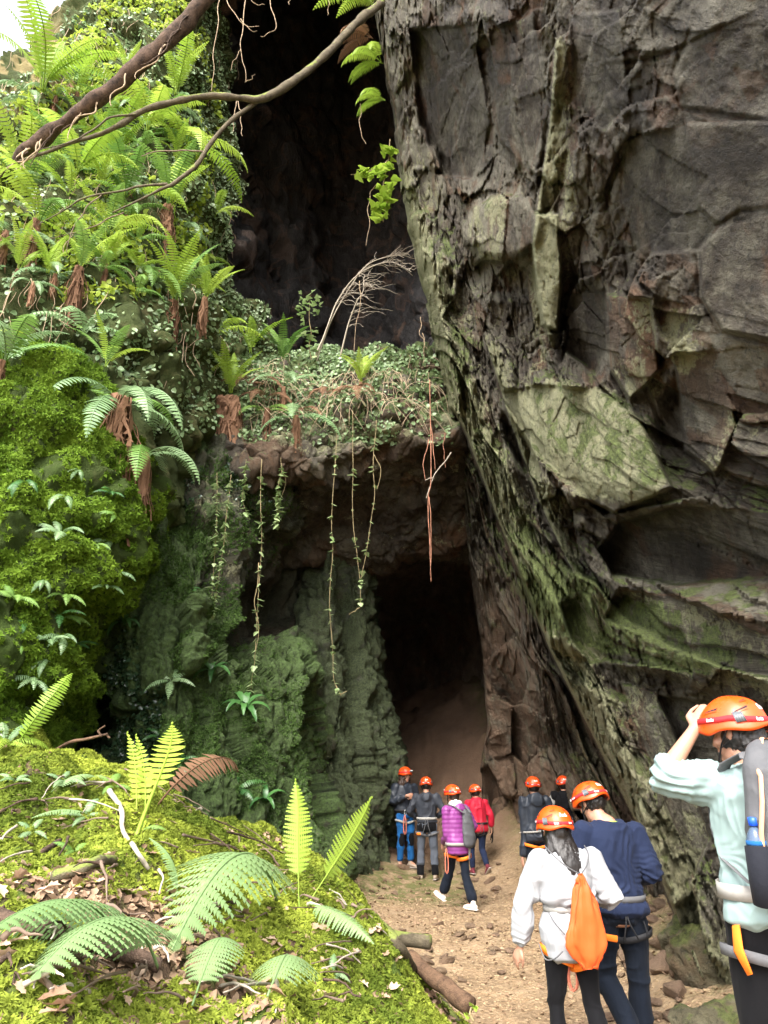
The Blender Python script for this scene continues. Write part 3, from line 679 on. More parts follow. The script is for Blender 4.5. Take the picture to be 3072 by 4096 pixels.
# mossy mound of rubble in front -----------------------------------------------------
MC = [(-500, 2800, 7.8), (-200, 2830, 7.9), (0, 2900, 8), (160, 2985, 8), (300, 3080, 8.1), (420, 3110, 8.3), (550, 3150, 8.6), (700, 3290, 8.5), (850, 3330, 8.9), (1000, 3390, 9.3), (1150, 3440, 9.8), (1260, 3500, 10.4), (1340, 3560, 10.8),
      (-300, 3200, 6.4), (0, 3200, 6.4), (200, 3220, 6.5), (400, 3300, 6.8), (600, 3400, 7), (800, 3450, 7.4), (1000, 3500, 8), (1200, 3580, 8.8), (1350, 3640, 9.6),
      (-300, 3500, 5), (0, 3500, 5.0), (250, 3520, 5.2), (450, 3480, 5.5), (600, 3500, 5.6), (800, 3600, 6), (1000, 3640, 6.5), (1200, 3700, 7.1), (1400, 3760, 8.0), (1530, 3740, 9.0),
      (0, 3800, 4), (300, 3800, 4.1), (600, 3800, 4.4), (900, 3850, 4.8), (1200, 3880, 5.4), (1450, 3900, 6.2), (1600, 3880, 7.2),
      (-200, 4096, 3.1), (200, 4096, 3.2), (500, 4096, 3.4), (800, 4096, 3.7), (1100, 4096, 4.2), (1400, 4096, 4.9), (1650, 4096, 5.8)]
mp = P([a for a, b, c in MC], [b for a, b, c in MC], [c for a, b, c in MC])
ctl = [tuple(p) for p in mp]
ctl += [(-6, 8, 2.6), (-6, 4, 2.0), (-5, 2, 1.2), (-2, 1.5, .5), (0, 2.2, .2), (1.2, 4.2, -.3), (1.6, 6, -.4), (1.6, 8, -.5), (1.0, 9.8, -.5), (.2, 11.3, -.5), (-1, 11.6, -.3), (-2.2, 10.9, .2), (-3.2, 10.2, .4), (-4.2, 9.6, .6), (-6, 9.6, 1.0), (.8, 2.5, -.2)]
m0 = tps_fit(ctl, .05)
def mound_smooth(x, y): return m0(x, y)
def cushions(x, y):
    p = np.stack([x, y, 0*x], -1)
    pw = p+.25*np.stack([fbm(p*1.2, 2, 3), fbm(p*1.2, 2, 4), 0*x], -1)
    a = np.sqrt(np.clip(1-voro(pw*np.array([.85, .85, 0]), 111)[0]**1.6*1.25, 0, 1))
    b = np.sqrt(np.clip(1-voro(pw*np.array([2.1, 2.1, 0]), 112)[0]**1.6*1.25, 0, 1))
    return .27*a+.13*b+.13*fbm(p*1.1, 2, 8)+.09*fbm(p*2.5, 3, 9)+.04*fbm(p*8, 2, 10)
def mound_z(x, y):
    x = np.asarray(x, float); y = np.asarray(y, float)
    return m0(x, y)+cushions(x, y)*sstep(0, .5, m0(x, y))-.12
mx = np.arange(-6.2, 2.0, .03); my = np.arange(1.6, 11.6, .03)
MX, MY = np.meshgrid(mx, my)
MZ = mound_z(MX, MY)
keep = (MZ > ground_z(MX, MY)-.12)
me = mesh_np('mossy_mound', np.stack([MX, MY, MZ], -1), grid_faces(*MX.shape, keep))
tag(obj_me('mossy_mound', me, M['mound']), kind='structure')
def surf_z(x, y):
    return np.maximum(ground_z(x, y), mound_z(x, y))
# ------------------------------------------------------------------ plants
rng = np.random.default_rng(7)
def leafmat(name, c1, c2, transl=.35, rough=.5, spec=.35, attr=None):
    n = NT(name)
    f = n.noise(n.obj, 5, 3)
    r = n.oattr('tint') if attr == 'inst' else (n.attr('tint') if attr == 'mesh' else n.rnd())
    f = n.math('ADD', n.math('MULTIPLY', f, .4), n.math('MULTIPLY', r, .7), True)
    return n.done(n.mix(f, c1, c2), rough, None, spec, transl)
M['fern_bright'] = leafmat('young_fern_green', (.19, .33, .03), (.38, .50, .075), .4)
M['fern_mid'] = leafmat('fern_green', (.09, .20, .035), (.21, .35, .08), .3)
M['fern_pale'] = leafmat('pale_fern_green', (.12, .22, .085), (.25, .37, .18), .25, .4, .5)
M['fern_dark'] = leafmat('dark_glossy_green', (.03, .10, .028), (.08, .20, .05), .2, .35, .5)
M['fern_dead'] = leafmat('dead_fern_brown', (.095, .05, .028), (.30, .17, .105), .15, .8, .1)
M['ivy'] = leafmat('ivy_green', (.08, .16, .05), (.32, .42, .22), .25, .35, .5, 'inst')
M['ivy_pale'] = leafmat('pale_ivy_green', (.17, .27, .09), (.36, .45, .22), .3, .4, .4)
M['moss_bright'] = leafmat('yellow_green_moss', (.035, .075, .008), (.40, .46, .065), .3, .8, .1, 'inst')  # yellow-green moss of the mound
M['moss_green'] = leafmat('green_moss', (.05, .115, .011), (.20, .31, .032), .3, .8, .1, 'inst')
M['moss_dark'] = leafmat('dark_moss', (.035, .07, .016), (.10, .17, .045), .25, .8, .1, 'inst')  # darker moss of the lower wall
M['wetleaf'] = leafmat('wet_dark_leaf', (.012, .03, .012), (.04, .075, .035), .1, .25, .6, 'inst')
M['litter'] = leafmat('leaf_litter', (.10, .055, .03), (.42, .29, .19), .1, .7, .2, 'inst')
M['chips'] = leafmat('stone_chips', (.13, .082, .045), (.36, .27, .16), 0, .8, .2, 'inst')
M['deadleaf'] = leafmat('dead_leaf', (.20, .105, .055), (.55, .40, .29), .15, .6, .25)
def barkmat(name, c1, c2, moss=(.12, .17, .03), mz=.62):
    n = NT(name); p = n.obj
    f = n.ramp(n.noise(p, 9, 9, .75), [(.34, 0), (.66, 1)])
    c = n.mix(f, c1, c2)
    nz = n.sep(n.geo.outputs['Normal'])[2]
    m = n.ramp(n.math('ADD', n.math('MULTIPLY', nz, .22), n.noise(p, 6, 5)), [(mz, 0), (mz+.08, .85)])
    c = n.mix(m, c, moss)
    return n.done(c, .85, n.bump(n.math('ADD', n.noise(p, 30, 6, .7), n.noise(p, 110, 3)), .8, .012), .2)
M['bark_brown'] = barkmat('brown_bark', (.012, .008, .006), (.13, .085, .06), mz=.84)
M['bark_moss'] = barkmat('mossy_bark', (.05, .04, .028), (.15, .125, .08), (.18, .22, .05), .60)
M['twig'] = flat_mat('dry_twig', (.16, .115, .085), .8, .2, .4, 120, .45)
M['twig_pale'] = flat_mat('pale_twig', (.38, .33, .27), .8, .2, .3, 120, .3)
M['root'] = flat_mat('hanging_root', (.36, .27, .18), .8, .2, .3, 120, .35)
M['root_red'] = flat_mat('reddish_root', (.36, .17, .11), .8, .2, .3, 120, .25)
M['vine'] = flat_mat('vine_stem', (.30, .24, .13), .8, .2, .3, 120, .3)
M['stone'] = rock_material('loose_stone', (.10, .065, .038), (.25, .175, .105), (.42, .33, .22), moss=(.13, .13, .03), rust=(.26, .125, .06), mossy=.34, lich_lit=.68)
M['cutwood'] = barkmat('peeled_wood', (.04, .024, .016), (.19, .115, .07), mz=.9)

def tube_np(pts, rad, n=6, jit=0):
    pts = np.asarray(pts, float); k = len(pts); rad = np.broadcast_to(np.asarray(rad, float), (k,))
    T = np.gradient(pts, axis=0); T /= np.linalg.norm(T, axis=1, keepdims=True)+1e-9
    ref = np.array([0, 0, 1.0]) if abs(T[:, 2]).mean() < .75 else np.array([1.0, 0, 0])
    X = ref-T*(T@ref)[:, None]; X /= np.linalg.norm(X, axis=1, keepdims=True)+1e-9; Yv = np.cross(T, X)
    a = np.linspace(0, 2*np.pi, n, endpoint=False)
    v = pts[:, None]+rad[:, None, None]*(np.cos(a)[None, :, None]*X[:, None]+np.sin(a)[None, :, None]*Yv[:, None])
    if jit: v = v+rad[:, None, None]*jit*vn(v*(.5/max(rad.max(), 1e-4)), 3)[..., None]*(v-pts[:, None])/(rad[:, None, None]+1e-9)
    i = np.arange(k*n).reshape(k, n); j = np.roll(i, -1, 1)
    f = np.stack([i[:-1], j[:-1], j[1:], i[1:]], -1).reshape(-1, 4)
    v = v.reshape(-1, 3)
    v = np.concatenate([v, pts[:1]-T[:1]*rad[0]*.3, pts[-1:]+T[-1:]*rad[-1]*.3])
    c0, c1 = k*n, k*n+1
    t = np.concatenate([np.stack([i[0], j[0]*0+c0, j[0]], -1)[:, [0, 1, 2]], np.stack([i[-1], j[-1], j[-1]*0+c1], -1)])
    return v, f, t
class MB:
    def __init__(s): s.v = []; s.q = []; s.t = []; s.n = 0; s.tint = []
    def add(s, v, q=None, t=None, tint=0):
        v = np.asarray(v, float).reshape(-1, 3); s.v.append(v)
        if q is not None and len(q): s.q.append(np.asarray(q)+s.n)
        if t is not None and len(t): s.t.append(np.asarray(t)+s.n)
        s.tint.append(np.full(len(v), tint)); s.n += len(v)
    def tube(s, pts, rad, n=6, jit=0): s.add(*tube_np(pts, rad, n, jit))
    def mesh(s, name, smooth=True):
        f = []
        if s.q: f.append(np.concatenate(s.q))
        if s.t: f.append(np.concatenate(s.t))
        return mesh_np(name, np.concatenate(s.v), f, smooth, {'tint': np.concatenate(s.tint)})
    def build(s, name, mat, parent=None, smooth=True): return obj_me(name, s.mesh(name, smooth), mat, parent)
def wig(pts, n, amp, s=0, fr=3.2):
    """resample a polyline smoothly and roughen it"""
    c = catmull(np.asarray(pts, float), n); t = np.linspace(0, fr, n)[:, None]
    w = np.stack([vn(np.concatenate([t*1.7, t*0+s*3.1, t*0+k*7.7], 1), s) for k in range(3)], -1)
    return c+amp*w

# ---- fern fronds: unit length, base at the origin, growing up (+z) and out (+y)
def frond_mesh(name, pairs, width, e0, e1, detail, shape=.36, seed=0, droop=.25, slender=1.0, curl=0, stem=.14, twist=0):
    r = random.Random(seed); b = MB(); N = 40
    ang = np.radians(np.linspace(e0, e1, N)); st = 1.0/(N-1)
    y = np.concatenate([[0], np.cumsum(np.cos(ang[:-1])*st)]); z = np.concatenate([[0], np.cumsum(np.sin(ang[:-1])*st)])
    x = .03*np.sin(np.linspace(0, 3, N)+seed)
    R = np.stack([x, y, z], -1)
    b.tube(R, np.linspace(.0075, .0022, N)*slender, 4)
    for i in range(pairs):
        t = stem+(1-stem)*(i+.5)/pairs
        w = width*(math.sin(math.pi*min(1, (t-stem+.06)/(1-stem+.06))**.75)**.8 if shape < .5 else (1-t)**.7*1.1)
        w = max(w*(1+r.uniform(-.06, .06)), .012)
        k = t*(N-1); a = int(k); f_ = k-a; p = R[a]*(1-f_)+R[min(a+1, N-1)]*f_
        T = R[min(a+1, N-1)]-R[max(a-1, 0)]; T /= np.linalg.norm(T)
        nrm = np.cross(np.array([1, 0, 0]), T); nrm /= np.linalg.norm(nrm)
        gap = (1-stem)/pairs
        for sg in (-1, 1):
            side = np.array([sg, 0, 0]); sw = r.uniform(.12, .30)
            if detail == 0:
                d = side+T*sw+nrm*(-droop+r.uniform(-.1, .1)); d /= np.linalg.norm(d)
                hw = gap*.46
                q0 = p-T*hw*.5; q1 = p+T*hw
                m0 = p+d*w*.55-T*hw*.75; m1 = p+d*w*.55+T*hw*.75+nrm*.01*w; tip = p+d*w+nrm*(-droop*.25*w)
                b.add([q0, q1, m1, m0, tip], [[0, 1, 2, 3]], [[3, 2, 4]], r.random()*.3)
            else:
                lob = detail; hw = gap*.50; vs_ = []; prev = None
                d = side+T*sw; d /= np.linalg.norm(d)
                for j in range(lob+1):
                    s_ = j/lob; c = p+d*w*s_+nrm*(-droop*w*s_*s_)+T*.0
                    vs_.append(c)
                for j in range(lob):
                    s0, s1 = j/lob, (j+1)/lob
                    ww = hw*(1-.9*s0)**.8*1.25
                    c0, c1 = vs_[j], vs_[j+1]; ax = (c1-c0)
                    for ud in (-1, 1):
                        tipv = c0+ax*.85+T*ud*ww-nrm*.15*ww
                        b.add([c0, c1, tipv+ax*.15+T*ud*ww*.25, c0+ax*.22+T*ud*ww*.72], [[0, 1, 2, 3]] if ud > 0 else [[0, 3, 2, 1]], None, r.random()*.3)
    if curl:
        a = np.linspace(0, 5, 14); cp = R[-1]+np.stack([0*a, np.sin(a)*.02*(1-a/7), (1-np.cos(a))*.02*(1-a/7)], -1); b.tube(cp, .005, 4)
    return b.mesh(name)
FR = {
 'up': [frond_mesh('frond', 26, .125, 88, 35, 0, seed=1), frond_mesh('frond', 25, .115, 82, 10, 0, seed=2), frond_mesh('frond', 27, .13, 85, -10, 0, seed=3)],
 'arch': [frond_mesh('frond', 25, .14, 75, -40, 0, seed=4, droop=.4), frond_mesh('frond', 24, .15, 60, -65, 0, seed=5, droop=.45), frond_mesh('frond', 26, .13, 70, -20, 0, seed=6, droop=.3)],
 'droop': [frond_mesh('frond', 24, .15, 45, -85, 0, seed=7, droop=.3), frond_mesh('frond', 24, .16, 30, -80, 0, seed=8, droop=.3)],
 'near': [frond_mesh('frond', 26, .205, 40, -32, 10, seed=9, droop=.45, slender=.8), frond_mesh('frond', 25, .195, 32, -25, 10, seed=10, droop=.55, slender=.8)],
 'slim': [frond_mesh('frond', 24, .15, 40, -32, 9, seed=19, droop=.4, slender=.8), frond_mesh('frond', 23, .16, 30, -20, 9, seed=20, droop=.5, slender=.8)],
 'spear': [frond_mesh('frond', 22, .112, 90, 74, 7, seed=11, droop=.05, stem=.26, slender=.8, curl=1)],
 'young': [frond_mesh('frond', 15, .062, 90, 76, 0, seed=12, droop=-.1, stem=.28, slender=.9, curl=1), frond_mesh('frond', 14, .058, 92, 70, 0, seed=13, droop=-.2, stem=.26, slender=.9, curl=1)],
 'small': [frond_mesh('frond', 15, .15, 55, -45, 0, seed=14, droop=.4), frond_mesh('frond', 14, .17, 45, -60, 0, seed=15, droop=.4)],
 'mids': [frond_mesh('frond', 20, .17, 60, -30, 8, seed=16, droop=.3), frond_mesh('frond', 20, .16, 50, -45, 8, seed=17, droop=.35)],
}
def strap_mesh(seed):
    r = random.Random(seed); b = MB(); N = 14; e0, e1 = 80-20*r.random(), -30-50*r.random()
    ang = np.radians(np.linspace(e0, e1, N)); y = np.concatenate([[0], np.cumsum(np.cos(ang[:-1]))])/(N-1); z = np.concatenate([[0], np.cumsum(np.sin(ang[:-1]))])/(N-1)
    R = np.stack([0*y, y, z], -1); w = .085*np.sin(np.pi*np.clip(np.linspace(.04, 1, N), 0, 1)**.8)**.6+.006
    T = np.gradient(R, axis=0); nr = np.cross(np.array([1, 0, 0]), T); nr /= np.linalg.norm(nr, axis=1, keepdims=True)
    wav = 1+.12*np.sin(np.arange(N)*2.3+seed)
    L_, C_, R_ = R-np.array([1, 0, 0])*(w*wav)[:, None]+nr*.02, R, R+np.array([1, 0, 0])*(w/wav)[:, None]+nr*.02
    v = np.stack([L_, C_, R_], 1).reshape(-1, 3); b.add(v, grid_faces(N, 3)); return b.mesh('strap_leaf')
FR['strap'] = [strap_mesh(k) for k in range(3)]
for ms in FR.values():
    for m_ in ms: m_.materials.append(M['fern_mid'])
# dead fronds hanging in a skirt below a crown
def skirt_mesh(seed, n=95):
    r = random.Random(seed); b = MB()
    for i in range(n):
        a = r.uniform(0, 2*math.pi); rr = r.uniform(.03, .11); L = r.uniform(.3, 1.08); k = 7
        t = np.linspace(0, 1, k); spread = r.uniform(.5, 1.5)
        x = np.cos(a)*rr*(.5+spread*t*(1-.3*t))+.02*np.sin(t*9+i); y = np.sin(a)*rr*(.5+spread*t)+.02*np.cos(t*8+i); z = .05*(1-t)-L*t
        p = np.stack([x, y, z], -1)
        w = r.uniform(.010, .022)*(1+.5*np.sin(t*15+i)); d = np.array([math.cos(a+1.57), math.sin(a+1.57), 0])
        if r.random() < .45:
            b.add(np.stack([p-d*w[:, None], p+d*w[:, None]], 1).reshape(-1, 3), grid_faces(k, 2), None, r.random())
            for q in range(1, k-1):       # shrivelled leaflets
                for sg in (-1, 1):
                    e = p[q]+d*sg*r.uniform(.02, .045)+np.array([r.uniform(-.01, .01), r.uniform(-.01, .01), -r.uniform(.02, .05)]); b.add([p[q], p[q]+np.array([0, 0, -.03]), e], None, [[0, 1, 2]], r.random())
        else: b.tube(p, .006, 3)
    return b.mesh('dead_fronds')
SK = [skirt_mesh(s) for s in (1, 2, 3)]
for m_ in SK: m_.materials.append(M['fern_dead'])
def setmat(o, mat):
    o.material_slots[0].link = 'OBJECT'; o.material_slots[0].material = mat
def on(patch, u, v):
    W_, U_, V_ = patch
    d = np.hypot(U_-u, V_-v); ok = d < max(14, d.min()+4)
    Yv = np.where(ok, W_[..., 1], 1e9); i = np.unravel_index(np.argmin(Yv), Yv.shape)
    return W_[i]
def pxm(p):     # photo pixels per metre at p
    return FPX/(p[1]*CP+(p[2]-CAMZ)*SP)
FERN_LABELS = set()
def fern(label, pos, size, style, mat, n=6, lean=(0, -.35), spin=None, skirt=0, face=None, jit=.25, group='ferns', name='fern', mats=None, open_=1.0, seed=None, cat='fern', leaf='frond'):
    """pos crown, size frond length (m); lean tilts the whole crown (x,y); fronds spread round it"""
    rr = random.Random(seed if seed is not None else int(abs(pos[0]*977+pos[1]*331+pos[2]*577)*10) % 99991)
    t = empty(name, tuple(pos)); tag(t, label, cat, group)
    for i in range(n):
        ms = FR[style]; me_ = ms[rr.randrange(len(ms))]
        o = bpy.data.objects.new(leaf, me_); link(o, t)
        az = 2*math.pi*i/n+rr.uniform(-jit, jit) if face is None else face+(i-(n-1)/2)*open_+rr.uniform(-jit, jit)*.5
        s_ = size*rr.uniform(.75, 1.1)
        o.matrix_local = Matrix.Rotation(lean[0], 4, 'Y') @ Matrix.Rotation(-lean[1], 4, 'X') @ Matrix.Rotation(az, 4, 'Z') @ Matrix.Rotation(rr.uniform(-.2, .2), 4, 'X') @ Matrix.Diagonal((s_, s_, s_, 1))
        setmat(o, (mats[rr.randrange(len(mats))] if mats else mat))
    if skirt:
        o = bpy.data.objects.new('dead_fronds', SK[rr.randrange(3)]); link(o, t); o.scale = (skirt*.9, skirt*.9, skirt); o.rotation_euler = (0, 0, rr.uniform(0, 6)); o.location = (0, -.04, .0)
    return t
# big ferns of the left slope: (u, v, frond px, style, material, fronds, skirt px, label)
BR, MI, PA, DK = M['fern_bright'], M['fern_mid'], M['fern_pale'], M['fern_dark']
SLF = [
 (190, 480, 330, 'up', BR, 8, 0, 'largest bright upright fern high on the slope under the leaning trunk'),
 (75, 760, 300, 'up', BR, 8, 0, 'bright fern at the left edge below the foot of the leaning trunk'),
 (330, 700, 260, 'arch', BR, 7, 0, 'bright arching fern between the trunk and the mossy branch'),
 (470, 640, 240, 'up', BR, 7, 0, 'bright fern just above the thin twig of the mossy branch'),
 (700, 430, 230, 'up', BR, 6, 0, 'yellow-green fern above the mossy branch near the ivy edge'),
 (590, 560, 260, 'arch', BR, 7, 0, 'bright fern hanging just under the mossy branch'),
 (720, 640, 250, 'droop', BR, 6, 0, 'bright drooping fern between the branch and its lower fork'),
 (650, 900, 250, 'up', BR, 7, 330, 'upright bright fern on a tall brown trunk of dead fronds below the fork'),
 (300, 830, 270, 'arch', BR, 7, 0, 'bright arching fern left of the lower fork'),
 (480, 850, 250, 'arch', BR, 7, 0, 'bright fern right under the end of the lower fork'),
 (160, 960, 270, 'arch', BR, 7, 260, 'bright fern with dead fronds on the left of the slope'),
 (420, 1030, 250, 'arch', BR, 6, 0, 'bright fern with one long frond pointing right above the brown roots'),
 (50, 1010, 260, 'droop', PA, 6, 200, 'pale drooping fern at the left edge in the middle of the slope'),
 (560, 1130, 220, 'droop', MI, 6, 0, 'mid green fern hanging left of the tall fern trunk'),
 (300, 1150, 230, 'up', BR, 5, 270, 'bright fern above a brown dead skirt over the moss wall'),
 (650, 1265, 270, 'up', BR, 7, 290, 'vase-shaped bright fern with a hanging brown skirt above the dark hollow'),
 (760, 1260, 200, 'up', BR, 5, 180, 'small bright fern right beside the vase-shaped one'),
 (20, 1480, 330, 'arch', PA, 8, 330, 'large pale fern spreading from the left edge above the moss wall'),
 (480, 1640, 320, 'droop', PA, 9, 640, 'large pale drooping fern with a long brown skirt beside the moss wall'),
 (430, 1490, 200, 'up', BR, 4, 0, 'bright fern just above the large pale drooping one'),
 (560, 1850, 260, 'droop', PA, 6, 330, 'pale hanging fern low beside the long brown skirt'),
 (900, 1330, 160, 'small', BR, 4, 0, 'small bright fern at the right end of the slope near the cave mouth'),
 (350, 1330, 200, 'small', PA, 5, 0, 'small pale fern on top of the moss wall'),
]
for (u, v, s, st, mt, n_, sk_, lab) in SLF:
    p_ = on(SLOPE, u, v)+np.array([.05, -.12, 0]); k_ = pxm(p_)
    fern(lab, p_, s/k_*1.3, st, mt, n_+1, (.15, -.25), skirt=sk_/k_, group='large ferns on the left slope', mats=[mt, mt, mt, MI])
FILL = [(rng.uniform(-40, 850), rng.uniform(330, 1250)) for _ in range(60)]
cnt = 0; SFO = []
for (u, v) in FILL:
    if inpoly(np.array(u), np.array(v), [(-60, 560), (250, 330), (500, 330), (760, 380), (880, 700), (900, 1250), (420, 1300), (-60, 1230)]) and cnt < 40:
        p_ = on(SLOPE, u, v)+np.array([.05, -.06, 0]); k_ = pxm(p_); cnt += 1
        SFO.append((fern('x', p_, rng.uniform(150, 230)/k_, ['up', 'arch', 'arch', 'droop'][cnt % 4], [BR, BR, MI, PA][cnt % 4], 5, (.15, -.3), skirt=(110/k_ if cnt % 3 == 0 else 0), group='small ferns on the left slope'), u, v))
SMF = [(170, 2330), (250, 2390), (330, 2340), (120, 2500), (215, 2545), (300, 2500), (150, 2640), (232, 2705), (190, 2790), (338, 2430), (90, 2720), (285, 2600), (262, 2010), (330, 2190), (222, 2150), (100, 1990), (380, 2290), (60, 2420), (410, 2180), (250, 2470), (175, 2570), (60, 2600), (130, 2850), (420, 1990), (310, 1900), (370, 2080)]
SMO = []
for i, (u, v) in enumerate(SMF):
    p_ = on(SLOPE, u, v)+np.array([.03, -.05, 0]); k_ = pxm(p_)
    SMO.append((fern('x', p_, rng.uniform(70, 150)/k_, ['droop', 'small', 'mids'][i % 3], [PA, MI, PA, DK][i % 4], 3+i % 3, (rng.uniform(0, .5), -.5), face=math.pi+rng.uniform(-.6, .6), open_=rng.uniform(.5, 1.0), group='small ferns on the moss wall'), u, v))
# bridge
for (u, v, s, st, mt, n_, sk_, lab) in (
 (1130, 1440, 210, 'up', MI, 6, 0, 'green fern with broad fronds standing on the crest of the rock bridge'),
 (930, 1590, 240, 'up', BR, 6, 0, 'bright fern on top of the thick brown skirt at the left of the bridge'),
 (790, 1560, 220, 'up', BR, 4, 0, 'bright upright fern left of the thick brown skirt'),
 (1010, 1450, 230, 'up', BR, 4, 0, 'tall thin fern rising beside the cave mouth edge'),
 (1150, 1570, 210, 'arch', PA, 5, 120, 'pale fern with arching fronds on the front of the bridge'),
 (1190, 1680, 220, 'droop', PA, 6, 200, 'pale fern over reddish dead fronds on the bridge front'),
 (1440, 1540, 190, 'up', BR, 6, 110, 'light fern in the middle of the bridge top'),
 (1080, 1640, 170, 'droop', MI, 5, 170, 'drooping fern between the brown skirt and the pale ferns')):
    p_ = on(BRIDGE, u, v)+np.array([0, -.08, .02]); k_ = pxm(p_)
    fern(lab, p_, s/k_*1.1, st, mt, n_, (.05, -.3), skirt=sk_/k_, group='ferns on the rock bridge')
p_ = on(BRIDGE, 930, 1640)+np.array([0, -.2, .05])
t = empty('fern_stump', tuple(p_)); tag(t, 'thick brown skirt of dead fern fronds hanging at the left of the bridge', 'fern')
for i in range(3):
    o = bpy.data.objects.new('dead_fronds', SK[i]); link(o, t); o.location = ((i-1)*.1, 0, 0); o.scale = (1.7, 1.2, 1.05); o.rotation_euler = (0, 0, i*2)
for (u, v, s, lab) in ((1000, 1540, 200, 'withered brown fern on the left of the bridge top'), (1080, 1590, 190, 'withered brown fern hanging between the brown skirt and the pale fern'), (850, 1640, 180, 'withered brown fern left of the thick brown skirt on the bridge'), (1210, 1600, 150, 'withered brown fern at the middle of the bridge front'), (1420, 1600, 140, 'withered reddish fern under the light fern on the bridge'), (1310, 1560, 130, 'small withered fern on the bridge right of the middle')):
    p_ = on(BRIDGE, u, v)+np.array([0, -.08, .02]); k_ = pxm(p_)
    fern(lab, p_, s/k_, 'droop', M['fern_dead'], 6, (.05, -.3), group='withered ferns on the bridge')
# cliff-top ferns
for (u, v, Y, s, st, mt, n_, fc, lab) in (
 (1500, 50, 12.0, 330, 'arch', BR, 5, 1.75, 'bright fern at the top left corner of the cliff reaching over the dark cave'),
 (1490, 150, 12.0, 240, 'droop', M['fern_dead'], 4, 1.8, 'yellowing fern below the bright one on the cliff corner'),
 (1530, 250, 12.0, 230, 'droop', BR, 5, 1.9, 'bright hanging fern at the cliff edge under the yellowing one'),
 (1540, 400, 12.0, 190, 'droop', BR, 4, 1.7, 'lowest bright fern on the cliff edge above the ivy sprig')):
    p_ = P(u, v, Y); k_ = pxm(p_); fern(lab, p_, s/k_, st, mt, n_, (0, -.2), face=fc, open_=.45, group='ferns on the cliff edge')
# lower wall
for (u, v, s, st, mt, n_, lab, nm) in (
 (490, 2480, 150, 'strap', BR, 5, 'bright strap-leaved fern standing beside the dark hollow', 'strap_fern'), (520, 2510, 130, 'strap', DK, 7, 'glossy dark strap-leaved fern drooping over the dark hollow', 'strap_fern'),
 (450, 2765, 110, 'strap', BR, 4, 'small strap-leaved fern inside the dark hollow', 'strap_fern'), (690, 2750, 150, 'small', PA, 6, 'pale little fern on the mossy wall right of the hollow', 'fern'),
 (960, 2850, 140, 'strap', DK, 8, 'strap-leaved fern clump under the long hanging vine', 'strap_fern'), (880, 2690, 120, 'strap', DK, 6, 'strap-leaved fern left of the long hanging vine', 'strap_fern'),
 (820, 2520, 110, 'strap', DK, 6, 'strap-leaved fern on the bulge of the mossy wall', 'strap_fern'), (790, 2370, 110, 'strap', DK, 6, 'strap-leaved fern below the pale hanging ivy', 'strap_fern'),
 (900, 2480, 110, 'strap', MI, 6, 'light green grassy fern at the edge of the overhang', 'strap_fern'), (720, 3050, 130, 'small', DK, 5, 'dark fern at the bottom of the mossy wall behind the dead frond', 'fern'),
 (980, 3150, 150, 'small', DK, 5, 'dark fern at the foot of the wall left of the tall spear frond', 'fern'), (1060, 3200, 120, 'strap', DK, 5, 'dark strap-leaved fern at the foot of the wall near the pillar', 'strap_fern'), (600, 2960, 120, 'small', DK, 5, 'dark fern deep in the shade behind the young fronds', 'fern')):
    p_ = on(LOWWALL, u, v)+np.array([0, -.06, 0]); k_ = pxm(p_)
    fern(lab, p_, s/k_, st, mt, n_, (0, -.5), group='strap-leaved ferns' if nm == 'strap_fern' else 'small ferns on the lower wall', name=nm, leaf='strap_leaf' if nm == 'strap_fern' else 'frond')

# ---- foreground ferns on the mound
def mpt(u, v, Y0):
    """point of the mound surface under photo pixel (u,v), near distance Y0"""
    Ys = np.linspace(max(1.7, Y0-2.5), Y0+2.5, 200); p = P(u, v, Ys)
    dz = p[:, 2]-mound_z(p[:, 0], p[:, 1]); i = np.where((dz[:-1] > 0) & (dz[1:] <= 0))[0]
    if len(i): return p[i[0]]
    k = P(u, v, Y0); return np.array([k[0], k[1], float(mound_z(k[0], k[1]))])
def single_frond(label, base, tip, mesh, mat, roll=0, group=None, name='fern', lift=0):
    """one long frond between two points"""
    b = np.array(base); d = np.array(tip)-b
    t = empty(name, tuple(b)); tag(t, label, 'fern', group)
    o = bpy.data.objects.new('frond', mesh); link(o, t)
    end = np.array(mesh.vertices[40*4-1].co); L0 = np.linalg.norm(end)
    s_ = np.linalg.norm(d)/L0
    # rotate the mesh chord onto d keeping x sideways
    y2 = d/np.linalg.norm(d); up = np.array([0, 0, 1.0]); x2 = np.cross(y2, up); x2 /= np.linalg.norm(x2); z2 = np.cross(x2, y2)
    c = end/L0; cy, cz = c[1], c[2]; n_ = math.hypot(cy, cz)
    Rm = Matrix(((x2[0], y2[0], z2[0]), (x2[1], y2[1], z2[1]), (x2[2], y2[2], z2[2]))).to_4x4() @ Matrix.Rotation(roll, 4, 'Y') @ Matrix.Rotation(-math.atan2(cz, cy), 4, 'X')
    o.matrix_local = Rm @ Matrix.Diagonal((s_, s_, s_, 1)); setmat(o, mat)
    return t
NR = FR['near']
F_ = 'big fronds on the mound'
PN = leafmat('foreground_frond', (.16, .28, .10), (.29, .42, .18), .35)
